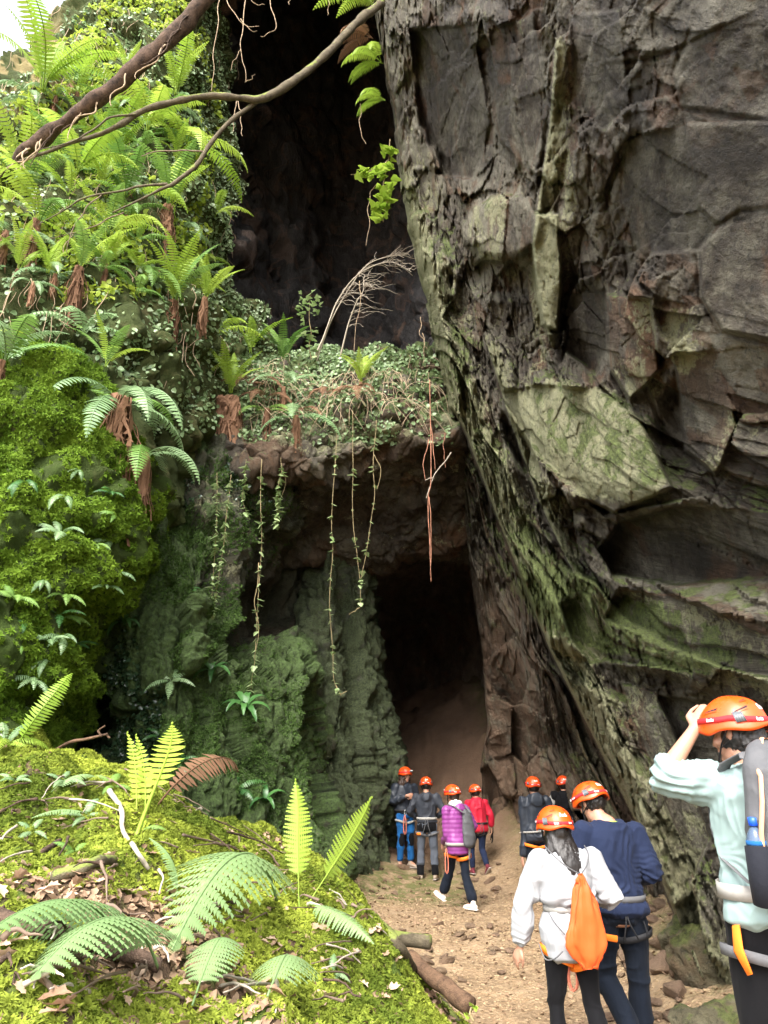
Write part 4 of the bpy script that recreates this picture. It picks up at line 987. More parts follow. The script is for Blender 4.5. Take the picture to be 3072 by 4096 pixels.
for (bu, bv, bY, tu, tv, tY, k_, roll, lab) in (
 (640, 3935, 3.9, 110, 4050, 3.3, 0, .15, 'big light green frond along the bottom left with pinnae hanging down'),
 (470, 3850, 4.1, -20, 3850, 3.5, 1, .2, 'big frond above the bottom left one reaching the left edge'),
 (1110, 3640, 5.8, 690, 3890, 4.6, 0, -.2, 'big frond across the middle of the mound pointing down left'),
 (1240, 3650, 6.6, 1490, 3840, 5.9, 1, .3, 'frond right of the spear frond bending down towards the path'),
 (700, 3640, 4.9, 600, 3420, 5.1, 0, .1, 'thin upright frond over the rounded moss cushion'),
 (350, 3290, 6.3, 130, 3330, 6.0, 1, .1, 'light frond lying on the upper left of the mound'),
 (200, 3200, 6.6, 390, 3160, 6.8, 0, .1, 'frond at the upper left of the mound pointing right into the shade'),
 (760, 4090, 3.6, 900, 3870, 3.9, 0, .0, 'young frond stems rising at the bottom centre of the mound'),
 (1040, 4050, 4.1, 1190, 3960, 4.2, 1, .0, 'small frond near the bottom of the mound'),):
    single_frond(lab, mpt(bu, bv, bY)+np.array([0, 0, .06]), mpt(tu, tv, tY)+np.array([0, -.05, .10]), (NR if bu in (640, 470) else FR['slim'])[k_], PN, roll, F_)
single_frond('tall upright spear-shaped frond in front of the pillar', mpt(1215, 3650, 6.5), P(1168, 3125, 6.55), FR['spear'][0], M['fern_bright'], 0, 'upright fronds on the mound')
single_frond('narrow edge-on frond leaning right beside the tall spear frond', mpt(1235, 3640, 6.6), P(1475, 3185, 6.7), FR['spear'][0], M['fern_bright'], 1.35, 'upright fronds on the mound')
for i, (tu, tv) in enumerate(((500, 2935), (550, 2945), (668, 2900))):
    single_frond(('young left frond with a curled tip of the three on the mound crest', 'young middle frond with a curled tip of the three on the mound crest', 'young right frond leaning right of the three on the mound crest')[i], mpt(556+8*i, 3340, 7), P(tu, tv, 7.0+.1*i), FR['young'][i % 2], M['fern_bright'], 0, 'young fronds on the mound crest')
single_frond('withered brown frond sticking out right of the mound crest', mpt(640, 3230, 8), P(945, 3085, 8.3), FR['arch'][0], M['fern_dead'], .6)
fern('bright fern at the left edge on top of the mound', mpt(20, 2990, 8), 190/400., 'arch', BR, 7, (.2, -.3), group='ferns on the mound', mats=[BR, PA])
single_frond('bright frond arching up from the left edge of the mound crest', mpt(60, 3000, 7.8), P(285, 2690, 7.6), FR['arch'][2], BR, 1.0)
for i, (u, v, Y) in enumerate(((340, 3270, 6.4), (560, 3330, 6.6), (130, 3330, 6), (250, 3130, 7), (300, 3420, 5.6), (1330, 3900, 5.6), (60, 3130, 7), (450, 3150, 7.6))):
    p_ = mpt(u, v, Y); fern(('small soft fern below the bent barky branch of the mound', 'small soft fern at the root of the three young fronds', 'small soft fern right beside the frond lying upper left', 'small soft fern on the crest by the forked twig', 'small soft fern above the rounded moss cushion', 'small soft fern beside the two logs', 'small soft fern under the left edge fern', 'small soft fern on the shady side of the crest')[i], p_, 85/pxm(p_)*1.3, 'mids', [PA, MI, PA][i % 3], 4, (.2, -.4), group='small ferns on the mound')

# ---- trunk, branches, roots and vines
def limb(name, label, pts, rad, mat, cat, n=60, amp=.02, sides=10, kids=(), jit=.25, group=None, seed=0):
    P3 = np.array([P(*p) for p in pts]); c = wig(P3, n, amp, seed)
    t = empty(name, tuple(c[0])); tag(t, label, cat, group); o_ = c[0]
    b = MB(); b.tube(c-o_, np.interp(np.linspace(0, 1, n), np.linspace(0, 1, len(rad)), rad), sides, jit); b.build('trunk' if name == 'leaning_trunk' else 'stem', mat, t)
    for (kp, kr, nm, km) in kids:
        q = wig(np.array([P(*p) for p in kp]), 36, amp*.8, seed+3)-o_; b = MB(); b.tube(q, np.interp(np.linspace(0, 1, 36), np.linspace(0, 1, len(kr)), kr), 7, jit); b.build(nm, km, t)
    return t
rt = []
for i in range(16):
    f = rng.uniform(.05, .9); i0 = f*6
    base = [(860, -40), (700, 130), (520, 290), (400, 390), (250, 500), (140, 580), (60, 640)]
    k0 = int(i0); fr = i0-k0; a_ = np.array(base[k0])*(1-fr)+np.array(base[min(k0+1, 6)])*fr
    Yb = 8.2+.9*f
    d_ = np.array([-140, 110])*rng.uniform(.4, 1.1)
    rt.append(([(a_[0]+rng.uniform(-20, 20), a_[1]+rng.uniform(-30, 10), Yb-.12), (a_[0]+d_[0]*.4+rng.uniform(-15, 25), a_[1]+d_[1]*.4+rng.uniform(-10, 25), Yb-.16), (a_[0]+d_[0]*.8, a_[1]+d_[1]*.8+rng.uniform(0, 40), Yb-.13), (a_[0]+d_[0]+rng.uniform(-10, 30), a_[1]+d_[1]+rng.uniform(20, 70), Yb-.13)], [.014, .010, .005], 'climbing_root', M['root'] if i % 2 else M['bark_brown']))
limb('leaning_trunk', 'thick brown tree trunk leaning across the top left with roots clinging to it', [(920, -120, 8.1), (860, -40, 8.2), (700, 130, 8.3), (520, 290, 8.4), (400, 390, 8.5), (250, 500, 8.7), (140, 580, 8.9), (60, 640, 9.2)], [.125, .125, .12, .115, .11, .10, .11, .08], M['bark_brown'], 'tree trunk', 90, .03, 16, rt, .35)
limb('mossy_branch', 'long crooked mossy branch with a lower fork spanning the dark cave', [(1530, 20, 10.4), (1430, 95, 9.8), (1300, 225, 9.4), (1170, 330, 9.1), (1040, 398, 8.9), (960, 395, 8.8), (820, 385, 8.7), (660, 415, 8.6), (560, 450, 8.6), (470, 510, 8.6), (380, 550, 8.7), (290, 572, 8.7), (180, 615, 8.8), (60, 650, 8.9)],
     [.08, .076, .07, .066, .06, .054, .05, .047, .046, .042, .036, .03, .025, .016], M['bark_moss'], 'branch', 120, .025, 10,
     [([(1025, 405, 8.9), (930, 480, 8.85), (830, 590, 8.8), (780, 660, 8.8), (700, 730, 8.8), (650, 755, 8.8), (560, 800, 8.9), (450, 850, 8.9)], [.035, .034, .036, .034, .03, .022, .016, .01], 'fork', M['bark_moss']),
      ([(665, 735, 8.8), (560, 745, 8.8), (480, 760, 8.8), (340, 790, 8.85), (260, 840, 8.9), (150, 900, 9)], [.022, .018, .016, .012, .008], 'twig', M['bark_moss']),
      ([(540, 455, 8.55), (430, 475, 8.5), (350, 530, 8.5), (280, 570, 8.5), (150, 600, 8.5)], [.018, .016, .012, .006], 'twig', M['bark_moss']),
      ([(808, 605, 8.8), (700, 600, 8.75), (630, 605, 8.7), (565, 625, 8.7)], [.012, .010, .006], 'twig', M['twig']),
      ([(400, 780, 8.8), (330, 850, 8.8), (290, 920, 8.8), (265, 1010, 8.8)], [.010, .008, .004], 'twig', M['twig']),
      ([(490, 850, 8.9), (400, 890, 8.9), (300, 930, 8.9), (180, 960, 8.9)], [.010, .008, .004], 'twig', M['twig'])])
def root(label, pts, r0, r1, mat, name='hanging_root', group='hanging roots', amp=.02, seed=0, leaves=0, leafmat_=None, leafpx=22, cat='root', extra=()):
    c = wig(np.array([P(*p) for p in pts]), 50, amp, seed); t = empty(name, tuple(c[0])); tag(t, label, cat, group)
    b = MB(); b.tube(c-c[0], np.linspace(r0, r1, 50)*(.62 if leaves else .85)*(1+.25*np.sin(np.arange(50)*1.7)), 5)
    for e in extra:
        q = wig(np.array([P(*p) for p in e]), 16, amp*.6, seed+1); b2 = MB(); b2.tube(q-c[0], np.linspace(r0*.8, r1*.7, 16), 4); b2.build('rootlet', mat, t)
    b.build('stem', mat, t)
    if leaves:
        rr = random.Random(seed); me_ = IVYLEAF
        for i in range(int(leaves*1.5)):
            k = int(rr.uniform(.04, 1)**.9*49); p_ = c[k]-c[0]
            o = bpy.data.objects.new('leaf', me_); link(o, t); s_ = leafpx*1.2/pxm(c[k])*rr.uniform(.5, 1.2); a = rr.uniform(-2.2, 2.2)+(math.pi if rr.random() < .5 else 0)
            o.matrix_local = Matrix.Translation(p_.tolist()) @ Matrix.Rotation(a, 4, 'Z') @ Matrix.Rotation(-.5+rr.uniform(-.7, .5), 4, 'X') @ Matrix.Diagonal((s_, s_, s_, 1)); setmat(o, leafmat_ or M['ivy_pale'])
    return t
def ivy_leaf():
    o = [(0, 0), (.30, -.05), (.46, .22), (.26, .42), (.22, .66), (0, 1.0), (-.22, .66), (-.26, .42), (-.46, .22), (-.30, -.05)]
    v = [(x, y, -.12*abs(x)*2+.05*y) for x, y in o]+[(0, .4, .06)]
    return mesh_np('leaf', np.array(v), np.array([[i, (i+1) % 10, 10] for i in range(10)]))
IVYLEAF = ivy_leaf(); IVYLEAF.materials.append(M['ivy_pale'])
VN = 'hanging vines'
root('hanging vine with few leaves ending lowest in front of the pillar', [(1340, 1700, 12.3), (1338, 1930, 12.1), (1332, 2090, 12.1), (1337, 2200, 12.1), (1328, 2320, 12.1), (1325, 2450, 12.1), (1335, 2600, 12.1), (1340, 2720, 12.1), (1368, 2788, 12.1)], .008, .006, M['vine'], 'hanging_vine', VN, .03, 1, 26, None, 20, 'vine', [[(1340, 2740, 12.1), (1365, 2775, 12.1), (1385, 2765, 12.1)]])
root('bare vine hanging left in the pair before the tunnel', [(1405, 1640, 12.4), (1412, 1900, 12.2), (1418, 2130, 12.2), (1432, 2230, 12.2), (1437, 2430, 12.2)], .008, .006, M['vine'], 'hanging_vine', VN, .03, 2, 16, None, 20, 'vine', [[(1437, 2430, 12.2), (1415, 2445, 12.2), (1397, 2460, 12.2)]])
root('leafy vine hanging right in the pair before the tunnel', [(1500, 1680, 12.5), (1497, 1900, 12.3), (1490, 2050, 12.25), (1465, 2220, 12.2), (1445, 2340, 12.2)], .008, .006, M['vine'], 'hanging_vine', VN, .03, 3, 16, None, 20, 'vine', [[(1500, 1820, 12.3), (1525, 1880, 12.3), (1505, 1960, 12.3)]])
root('bundle of long reddish roots hanging before the tunnel mouth', [(1722, 1520, 12.7), (1727, 1900, 12.4), (1715, 2000, 12.4), (1718, 2200, 12.4), (1722, 2325, 12.4)], .011, .007, M['root_red'], amp=.025, seed=4, extra=[[(1722, 1700, 12.5), (1735, 1800, 12.4), (1742, 1880, 12.4)], [(1715, 1760, 12.5), (1695, 1850, 12.4), (1702, 1920, 12.4)], [(1716, 1990, 12.4), (1726, 2150, 12.4), (1722, 2300, 12.4)]])
root('pale forked stick caught in the reddish roots', [(1805, 1812, 12.4), (1760, 1870, 12.4), (1732, 1915, 12.4), (1706, 1992, 12.4)], .015, .008, M['twig_pale'], 'caught_stick', None, .015, 5, cat='stick', extra=[[(1735, 1912, 12.4), (1712, 1915, 12.4), (1700, 1922, 12.4)]])
root('reddish root hanging right of the forked stick', [(1778, 1730, 12.7), (1776, 1800, 12.6), (1782, 1870, 12.6)], .007, .005, M['root_red'], seed=6)
root('left strand of pale ivy hanging before the mossy wall', [(870, 1890, 11.2), (865, 2000, 11), (860, 2150, 10.9), (850, 2300, 10.9), (842, 2470, 10.9)], .006, .004, M['vine'], 'hanging_vine', VN, .02, 7, 44, None, 24, 'vine')
root('right strand of pale ivy hanging before the mossy wall', [(925, 1900, 11.2), (915, 2000, 11), (900, 2150, 10.9), (872, 2330, 10.9), (850, 2480, 10.9)], .006, .004, M['vine'], 'hanging_vine', VN, .02, 8, 44, None, 24, 'vine')
root('long leafy vine hanging to the foot of the overhang', [(1048, 1840, 11.6), (1038, 2000, 11.5), (1042, 2150, 11.5), (1035, 2280, 11.5), (1028, 2420, 11.5), (1018, 2600, 11.5), (1014, 2700, 11.5), (1008, 2790, 11.5)], .009, .005, M['vine'], 'hanging_vine', VN, .03, 9, 46, M['ivy_pale'], 24, 'vine', [[(1036, 2250, 11.5), (1022, 2400, 11.5), (1032, 2520, 11.5), (1012, 2640, 11.5)]])
root('short leafy vine right of the long one', [(1125, 1830, 11.7), (1120, 1930, 11.6), (1108, 2020, 11.6), (1100, 2110, 11.6)], .006, .004, M['vine'], 'hanging_vine', VN, .02, 10, 40, M['ivy_pale'], 24, 'vine', [[(1125, 1860, 11.7), (1143, 1930, 11.7), (1128, 1985, 11.7)]])
root('thin vine looping at the left of the long leafy vine', [(985, 1840, 11.5), (980, 1920, 11.4), (972, 2000, 11.4), (990, 2060, 11.4)], .005, .003, M['vine'], 'hanging_vine', VN, .02, 11, 22, M['ivy_pale'], 24, 'vine')
HR_ = 'roots hanging at the top'
for i, (pl, lab, ex) in enumerate((
 ([(880, -30, 11.5), (872, 90, 11.5), (850, 250, 11.5), (842, 360, 11.5)], 'long pale root hanging at the top beside the ivy edge', []),
 ([(985, -30, 11.3), (978, 100, 11.3), (968, 170, 11.3), (975, 240, 11.3), (985, 330, 11.3)], 'root hanging in front of the dark cave with a hooked end', [[(985, 330, 11.3), (1005, 315, 11.3), (1022, 295, 11.3)], [(968, 200, 11.3), (945, 225, 11.3), (925, 280, 11.3)]]),
 ([(1085, -30, 11.3), (1090, 40, 11.3), (1100, 100, 11.3), (1075, 140, 11.3), (1045, 142, 11.3)], 'curled root at the top in front of the dark cave', []),
 ([(900, -20, 11.4), (930, 40, 11.4), (990, 100, 11.4), (1035, 105, 11.4)], 'root bending right at the top', [[(960, 70, 11.4), (1000, 120, 11.4), (1030, 125, 11.4)]]),
 ([(1000, -30, 11.2), (1010, 10, 11.2), (1060, 20, 11.2)], 'short root crossing the top edge', []),
 ([(1160, -30, 11.2), (1158, 20, 11.2)], 'shortest root at the top edge', []),
 ([(938, 375, 10.5), (942, 440, 10.5), (932, 525, 10.5)], 'short root hanging from the mossy branch on the left', []), ([(957, 400, 10.5), (965, 470, 10.5), (972, 545, 10.5)], 'short root hanging from the mossy branch on the right', []),
 ([(1322, -20, 11.6), (1315, 30, 11.6), (1308, 62, 11.6)], 'little root touching the long frond of the cliff-top fern', []),
 ([(1445, 420, 12), (1435, 480, 12), (1448, 540, 12), (1460, 575, 12)], 'thin root with a bend hanging below the cliff-edge ferns', []),
 ([(1512, 740, 12), (1480, 770, 12), (1470, 830, 12), (1472, 900, 12), (1462, 980, 12)], 'wavy root hanging above the bare shrub', []),
 ([(1440, 1120, 12.6), (1445, 1180, 12.6), (1430, 1280, 12.6), (1418, 1420, 12.6)], 'thin dangling root beside the bare shrub', []),
 ([(1690, 1270, 12.2), (1680, 1330, 12.2), (1695, 1390, 12.2), (1688, 1450, 12.2)], 'root clinging to the cliff just above the bridge', [[(1690, 1330, 12.2), (1705, 1400, 12.2)]]))):
    root(lab, pl, .012 if i < 4 else .009, .005, M['root'], amp=.04, seed=20+i, group=HR_, extra=ex)
# slope: many thin dangling stems as one mass
b = MB()
for i in range(420):
    u, v = rng.uniform(0, 1050), rng.uniform(60, 1420)
    if u < 640 and v > 1250: continue
    p_ = on(SLOPE, u, v)+np.array([.02, -.07, 0]); L = rng.uniform(.25, .9)
    t_ = np.linspace(0, 1, 8); c = p_+np.stack([.10*np.sin(t_*rng.uniform(2, 5)+i)*t_+.12*rng.normal()*t_, -.06*t_+.03*rng.normal()*t_, -L*t_], -1)
    b.tube(c, rng.uniform(.003, .008), 3)
tag(b.build('dangling_stems', M['root']), 'thin brown stems and rootlets dangling among the ferns of the left slope', 'stems', kind='stuff')
b = MB()
for i in range(330):
    u = 1760-rng.random()**.8*760; v = rng.uniform(1450, 1650)
    p_ = on(BRIDGE, u, v)+np.array([0, -.05, .03]); L = rng.uniform(.2, .8)
    t_ = np.linspace(0, 1, 8); c = p_+np.stack([.30*rng.normal()*t_+.03*np.sin(t_*5+i), -.10*t_, -L*t_**1.3+.10*np.sin(t_*3)], -1)
    b.tube(c, rng.uniform(.003, .006), 3)
tag(b.build('dry_stems', flat_mat('dry_stem', (.46, .35, .24), .8, .2, 0, 100, .4)), 'tangle of dry brown stems draped over the right half of the rock bridge', 'stems', kind='stuff')
# bare shrub bending right over the bridge
t = empty('bare_shrub', tuple(P(1265, 1440, 13.7))); tag(t, 'bare pale shrub bending right over the bridge before the dark cave', 'shrub'); o_ = P(1265, 1440, 13.7)
for k_, (pl, r0) in enumerate((([(1265, 1440, 13.7), (1300, 1310, 13.5), (1370, 1170, 13.3), (1460, 1080, 13), (1560, 1050, 12.8), (1650, 1085, 12.6)], .022), ([(1272, 1440, 13.7), (1315, 1290, 13.5), (1400, 1140, 13.3), (1480, 1050, 13.1), (1570, 1020, 12.9), (1620, 1030, 12.8)], .018), ([(1365, 1425, 13.6), (1390, 1320, 13.4), (1420, 1230, 13.2), (1450, 1160, 13), (1460, 1100, 13)], .020))):
    c = wig(np.array([P(*p) for p in pl]), 60, .04, 40+k_); b = MB(); b.tube(c-o_, np.linspace(r0, .006, 60), 6); b.build('stem', M['twig_pale'], t)
    for j in range(26):
        q = c[int(rng.uniform(18, 58))]; d = np.array([rng.uniform(.1, 1.1), rng.uniform(-.3, .1), rng.uniform(-.25, .65)]); L = rng.uniform(.25, .75); tt = np.linspace(0, 1, 9)[:, None]
        w = q+d*L*tt+np.array([.12, 0, -.22])*L*tt**2*rng.uniform(-1, 2)+.03*np.stack([np.sin(tt[:, 0]*9+j), 0*tt[:, 0], np.cos(tt[:, 0]*8+j)], -1)
        b = MB(); b.tube(w-o_, np.linspace(.007, .003, 9), 4); b.build('twig', M['twig_pale'], t)
def leafy(label, pts, n, px_, mat, name='leafy_sprig', group=None, seed=0, spread=.15, cat='plant'):
    c = wig(np.array([P(*p) for p in pts]), 40, .03, seed); t = empty(name, tuple(c[0])); tag(t, label, cat, group)
    b = MB(); b.tube(c-c[0], np.linspace(.010, .004, 40), 5); b.build('stem', M['vine'], t); rr = random.Random(seed)
    for i in range(n):
        k = rr.randrange(5, 40); o = bpy.data.objects.new('leaf', IVYLEAF); link(o, t); s_ = px_/pxm(c[k])*rr.uniform(.6, 1.2)
        o.matrix_local = Matrix.Translation((c[k]-c[0]+np.array([rr.uniform(-1, 1), rr.uniform(-.6, .3), rr.uniform(-1, 1)])*spread).tolist()) @ Matrix.Rotation(rr.uniform(0, 6.28), 4, 'Z') @ Matrix.Rotation(rr.uniform(-1, .8), 4, 'X') @ Matrix.Diagonal((s_, s_, s_, 1)); setmat(o, mat)
    return t
leafy('small green leafy shrub standing left of the bare one on the bridge', [(1240, 1440, 13.7), (1242, 1340, 13.6), (1238, 1250, 13.6), (1245, 1180, 13.6)], 70, 24, M['ivy_pale'], 'leafy_shrub', None, 3, .22, 'shrub')
leafy('bright ivy sprig sticking out left of the cliff edge', [(1560, 640, 12.1), (1500, 680, 11.9), (1450, 690, 11.8), (1400, 695, 11.7)], 12, 52, BR, 'ivy_sprig', 'ivy sprigs on the cliff edge', 4, .12, 'ivy')
leafy('bright ivy hanging down the cliff edge over the dark cave', [(1560, 560, 12.1), (1545, 680, 12), (1530, 780, 12), (1520, 860, 12)], 55, 46, BR, 'ivy_sprig', 'ivy sprigs on the cliff edge', 5, .16, 'ivy')
leafy('lowest small ivy strand on the cliff edge', [(1560, 780, 12), (1540, 840, 12), (1532, 890, 12)], 14, 38, BR, 'ivy_sprig', 'ivy sprigs on the cliff edge', 6, .08, 'ivy')

# ---- scattered stuff through geometry nodes
def scatter(name, label, cat, pts, nrm, scl, src_mesh, mat, spin=None, tilt=.25, tint=None, parent=None):
    n = len(pts); src_mesh.materials.clear(); src_mesh.materials.append(mat)
    z = nrm+tilt*rng.normal(size=(n, 3)); z /= np.linalg.norm(z, axis=1, keepdims=True)
    a = rng.uniform(0, 2*np.pi, n) if spin is None else spin
    # euler XYZ taking +Z to z after a spin about Z
    by = np.arctan2(np.hypot(z[:, 0], z[:, 1]), z[:, 2]); bz = np.arctan2(z[:, 1], z[:, 0])
    cz, sz, cy, sy, ca, sa = np.cos(bz), np.sin(bz), np.cos(by), np.sin(by), np.cos(a), np.sin(a)
    # R = Rz(bz) Ry(by) Rz(a)
    R00 = cz*cy*ca-sz*sa; R10 = sz*cy*ca+cz*sa; R20 = -sy*ca; R21 = sy*sa; R22 = cy
    rot = np.stack([np.arctan2(R21, R22), -np.arcsin(np.clip(R20, -1, 1)), np.arctan2(R10, R00)], -1)
    me_ = mesh_np(name, pts, [np.zeros((0, 3), int)][:0] or [np.array([[0, 1, 2]])], attrs={'rot': rot, 'scl': scl, 'tint': rng.random(n) if tint is None else tint})
    o = obj_me(name, me_, None, parent); tag(o, label, cat if parent is None else None, kind='stuff')
    src = bpy.data.objects.new(name+'_source', src_mesh)
    g_ = bpy.data.node_groups.new(name, 'GeometryNodeTree')
    g_.interface.new_socket('Geometry', in_out='INPUT', socket_type='NodeSocketGeometry'); g_.interface.new_socket('Geometry', in_out='OUTPUT', socket_type='NodeSocketGeometry')
    N_ = g_.nodes; i_ = N_.new('NodeGroupInput'); o_ = N_.new('NodeGroupOutput'); ip = N_.new('GeometryNodeInstanceOnPoints'); oi = N_.new('GeometryNodeObjectInfo'); oi.inputs['Object'].default_value = src
    ar = N_.new('GeometryNodeInputNamedAttribute'); ar.data_type = 'FLOAT_VECTOR'; ar.inputs[0].default_value = 'rot'
    as_ = N_.new('GeometryNodeInputNamedAttribute'); as_.data_type = 'FLOAT'; as_.inputs[0].default_value = 'scl'
    mp = N_.new('GeometryNodeMeshToPoints')
    g_.links.new(i_.outputs[0], mp.inputs[0]); g_.links.new(mp.outputs[0], ip.inputs['Points']); g_.links.new(oi.outputs['Geometry'], ip.inputs['Instance'])
    g_.links.new(ar.outputs[0], ip.inputs['Rotation']); g_.links.new(as_.outputs[0], ip.inputs['Scale']); g_.links.new(ip.outputs[0], o_.inputs[0])
    md = o.modifiers.new('scatter', 'NODES'); md.node_group = g_
    return o
def sample(patch, n, weight, flip=True):
    """random points on a wall grid; weight(u,v,W) per vertex"""
    W_, U_, V_ = patch
    w = weight(U_, V_, W_); w = np.clip(w, 0, None)
    a = np.linalg.norm(np.cross(W_[1:, :-1]-W_[:-1, :-1], W_[:-1, 1:]-W_[:-1, :-1]), axis=-1)*w[:-1, :-1]
    p = a.ravel()/a.sum(); k = rng.choice(len(p), n, p=p); i, j = np.unravel_index(k, a.shape)
    s, t_ = rng.random(n)[:, None], rng.random(n)[:, None]
    A, B, C_, D_ = W_[i, j], W_[i+1, j], W_[i+1, j+1], W_[i, j+1]
    pts = A*(1-s)*(1-t_)+B*s*(1-t_)+C_*s*t_+D_*(1-s)*t_
    nr = np.cross(B-A, D_-A); nr /= np.linalg.norm(nr, axis=1, keepdims=True)+1e-9
    c = np.array([0, 0, CAMZ]); fl = ((nr*(c-pts)).sum(1) < 0); nr[fl] *= -1
    return pts, nr
def moss_tuft(seed, blades=9, L=1.0, w=.11, spread=.9):
    r = random.Random(seed); b = MB()
    for i in range(blades):
        a = r.uniform(0, 6.283); e = r.uniform(.15, spread); d = np.array([math.cos(a)*e, math.sin(a)*e, 1-.4*e]); d /= np.linalg.norm(d)
        s = np.array([-math.sin(a), math.cos(a), 0]); l = L*r.uniform(.6, 1.1); m_ = d*l*.55+np.array([0, 0, .05]); tp = d*l+np.array([math.cos(a), math.sin(a), -1.2])*l*.22
        b.add([-s*w*.3, s*w*.3, m_+s*w, m_-s*w, tp], [[0, 1, 2, 3]], [[3, 2, 4]])
        for q in (-1, 1): b.add([m_*.6, m_*.9, m_*.75+s*q*w*2.6+d*.10*l], None, [[0, 1, 2]])
    return b.mesh('moss_tuft')
def leaf_small(): return mesh_np('small_leaf', np.array([(0, 0, .05), (.42, .18, .1), (.36, .6, .22), (0, 1, .10), (-.36, .6, .22), (-.42, .18, .1), (0, .5, .02)]), np.array([[0, 1, 6], [1, 2, 6], [2, 3, 6], [3, 4, 6], [4, 5, 6], [5, 0, 6]]))
def curled_leaf(): return mesh_np('leaf_flake', np.array([(0, -.5, .05), (.26, -.15, .0), (.30, .2, .14), (0, .6, .05), (-.30, .2, .02), (-.26, -.15, .16), (0, 0, -.04)]), np.array([[0, 1, 6], [1, 2, 6], [2, 3, 6], [3, 4, 6], [4, 5, 6], [5, 0, 6]]))
MWP = [(-700, 1280), (60, 1290), (330, 1340), (430, 1520), (560, 1780), (620, 2050), (600, 2450), (400, 3500), (-700, 3500)]
wm_ = lambda u, v, W_: inpoly(u, v, MWP)*(.06+1.0*(vn(W_*2.3, 5)+.6*vn(W_*6, 6) > -.30))
p_, n_ = sample(SLOPE, 42000, wm_)
tn = np.clip(.5+.35*vn(p_*1.3, 9)+.3*vn(p_*4, 8)+.15*rng.normal(size=len(p_)), 0, 1)
scatter('wall_moss', 'thick feathery green moss covering the lower left wall', 'moss', p_, n_+np.array([0, 0, -.15]), rng.uniform(.045, .085, len(p_)), moss_tuft(1, 8), M['moss_green'], tilt=.3, tint=tn)
# leaves of ivy and small plants over the upper slope
w_iv = lambda u, v, W_: inpoly(u, v, [(-300, 500), (60, 300), (330, 0), (600, -200), (1010, -300), (1040, 400), (1070, 1200), (1100, 1480), (900, 1700), (640, 1750), (480, 1500), (330, 1330), (0, 1250), (-300, 1250)])*(.25+.75*(vn(W_*1.9, 15)+.5*vn(W_*5, 16) > -.05)+1.2*blob(u, v, 880, 900, 170, 600, -8)*(vn(W_*2.7, 17) > -.3))
p_, n_ = sample(SLOPE, 26000, w_iv)
pu, pv = proj(p_); tn = np.clip(.42+.35*blob(pu, pv, 880, 900, 190, 650, -8)+.4*vn(p_*.9, 19)+.25*rng.normal(size=len(p_)), 0, 1)
scatter('slope_ivy', 'ivy and small round leaves covering the upper left slope up to the cave edge', 'ivy', p_+n_*.03, n_+np.array([0, -.2, .3]), rng.uniform(.05, .105, len(p_)), leaf_small(), M['ivy'], tilt=.55, tint=tn)
M['grassleaf'] = leafmat('bright_small_leaf', (.22, .34, .03), (.46, .54, .09), .45, .5, .3, 'inst')
w_gr = lambda u, v, W_: inpoly(u, v, [(-300, 500), (60, 320), (330, 30), (640, -100), (820, 60), (860, 500), (780, 1000), (500, 1250), (0, 1250), (-300, 1200)])*(vn(W_*1.3, 25)+.4*vn(W_*4, 26) > 0)
p_, n_ = sample(SLOPE, 12000, w_gr)
scatter('slope_leaves', 'bright small leafy plants among the ferns of the upper slope', 'plants', p_+n_*.05, n_+np.array([0, -.1, .5]), rng.uniform(.06, .13, len(p_)), leaf_small(), M['grassleaf'], tilt=.6)
p_, n_ = sample(BRIDGE, 15000, lambda u, v, W_: (v < 1760)*(u > 700)*(u < 1760)*(v > 1415)*(.2+(vn(W_*2, 27) > -.15))*np.where(v > 1620, .5, 1)*np.where(u > 1560, .45, 1))
scatter('bridge_ivy', 'ivy leaves spread over the top of the rock bridge', 'ivy', p_+n_*.03, n_+np.array([0, -.2, .3]), rng.uniform(.05, .10, len(p_)), leaf_small(), M['ivy'], tilt=.5)
p_, n_ = sample(LOWWALL, 9000, lambda u, v, W_: blob(u, v, 430, 2900, 190, 330)*(vn(W_*2.5, 28) > -.3)+.3*blob(u, v, 900, 1950, 260, 90)*(vn(W_*2, 29) > -.2))
scatter('hollow_leaves', 'small wet leaves in the dark hollow and under the left end of the bridge', 'leaves', p_+n_*.02, n_, rng.uniform(.035, .075, len(p_)), leaf_small(), M['wetleaf'], tilt=.4)
p_, n_ = sample(LOWWALL, 26000, lambda u, v, W_: np.clip(blob(u, v, 760, 2800, 250, 620)+.5*blob(u, v, 1120, 3080, 160, 330)+.8*blob(u, v, 800, 2080, 330, 190), 0, 1)*(vn(W_*1.8, 31)+.5*vn(W_*5, 32) > -.1))
scatter('lower_wall_moss', 'short dark moss on the lower left rock wall', 'moss', p_, n_, rng.uniform(.025, .06, len(p_)), moss_tuft(2, 7), M['moss_dark'], tilt=.3)
# the mound
def mound_sample(n, wfun):
    out = []
    while sum(map(len, out)) < n:
        k = n*3; Y = 1.9+9.4*rng.random(k)**1.35; x = rng.uniform(-6, 2, k)
        z = mound_z(x, Y); p = np.stack([x, Y, z], -1); u, v = proj(p)
        ok = (z > ground_z(x, Y)+.0) & (u > -1700) & (u < 2000) & (v < 4400) & (rng.random(k) < wfun(p, u, v))
        out.append(p[ok])
    p = np.concatenate(out)[:n]; e = .02
    nx = -(mound_z(p[:, 0]+e, p[:, 1])-mound_z(p[:, 0]-e, p[:, 1]))/(2*e); ny = -(mound_z(p[:, 0], p[:, 1]+e)-mound_z(p[:, 0], p[:, 1]-e))/(2*e)
    n_ = np.stack([nx, ny, np.ones(len(p))], -1); return p, n_/np.linalg.norm(n_, axis=1, keepdims=True)
def mossw(p): return vn(p*np.array([.9, .9, 0]), 201)+.6*vn(p*np.array([2.3, 2.3, 0]), 202)+.9*(cushions(p[:, 0], p[:, 1])-.13)/.13*.4
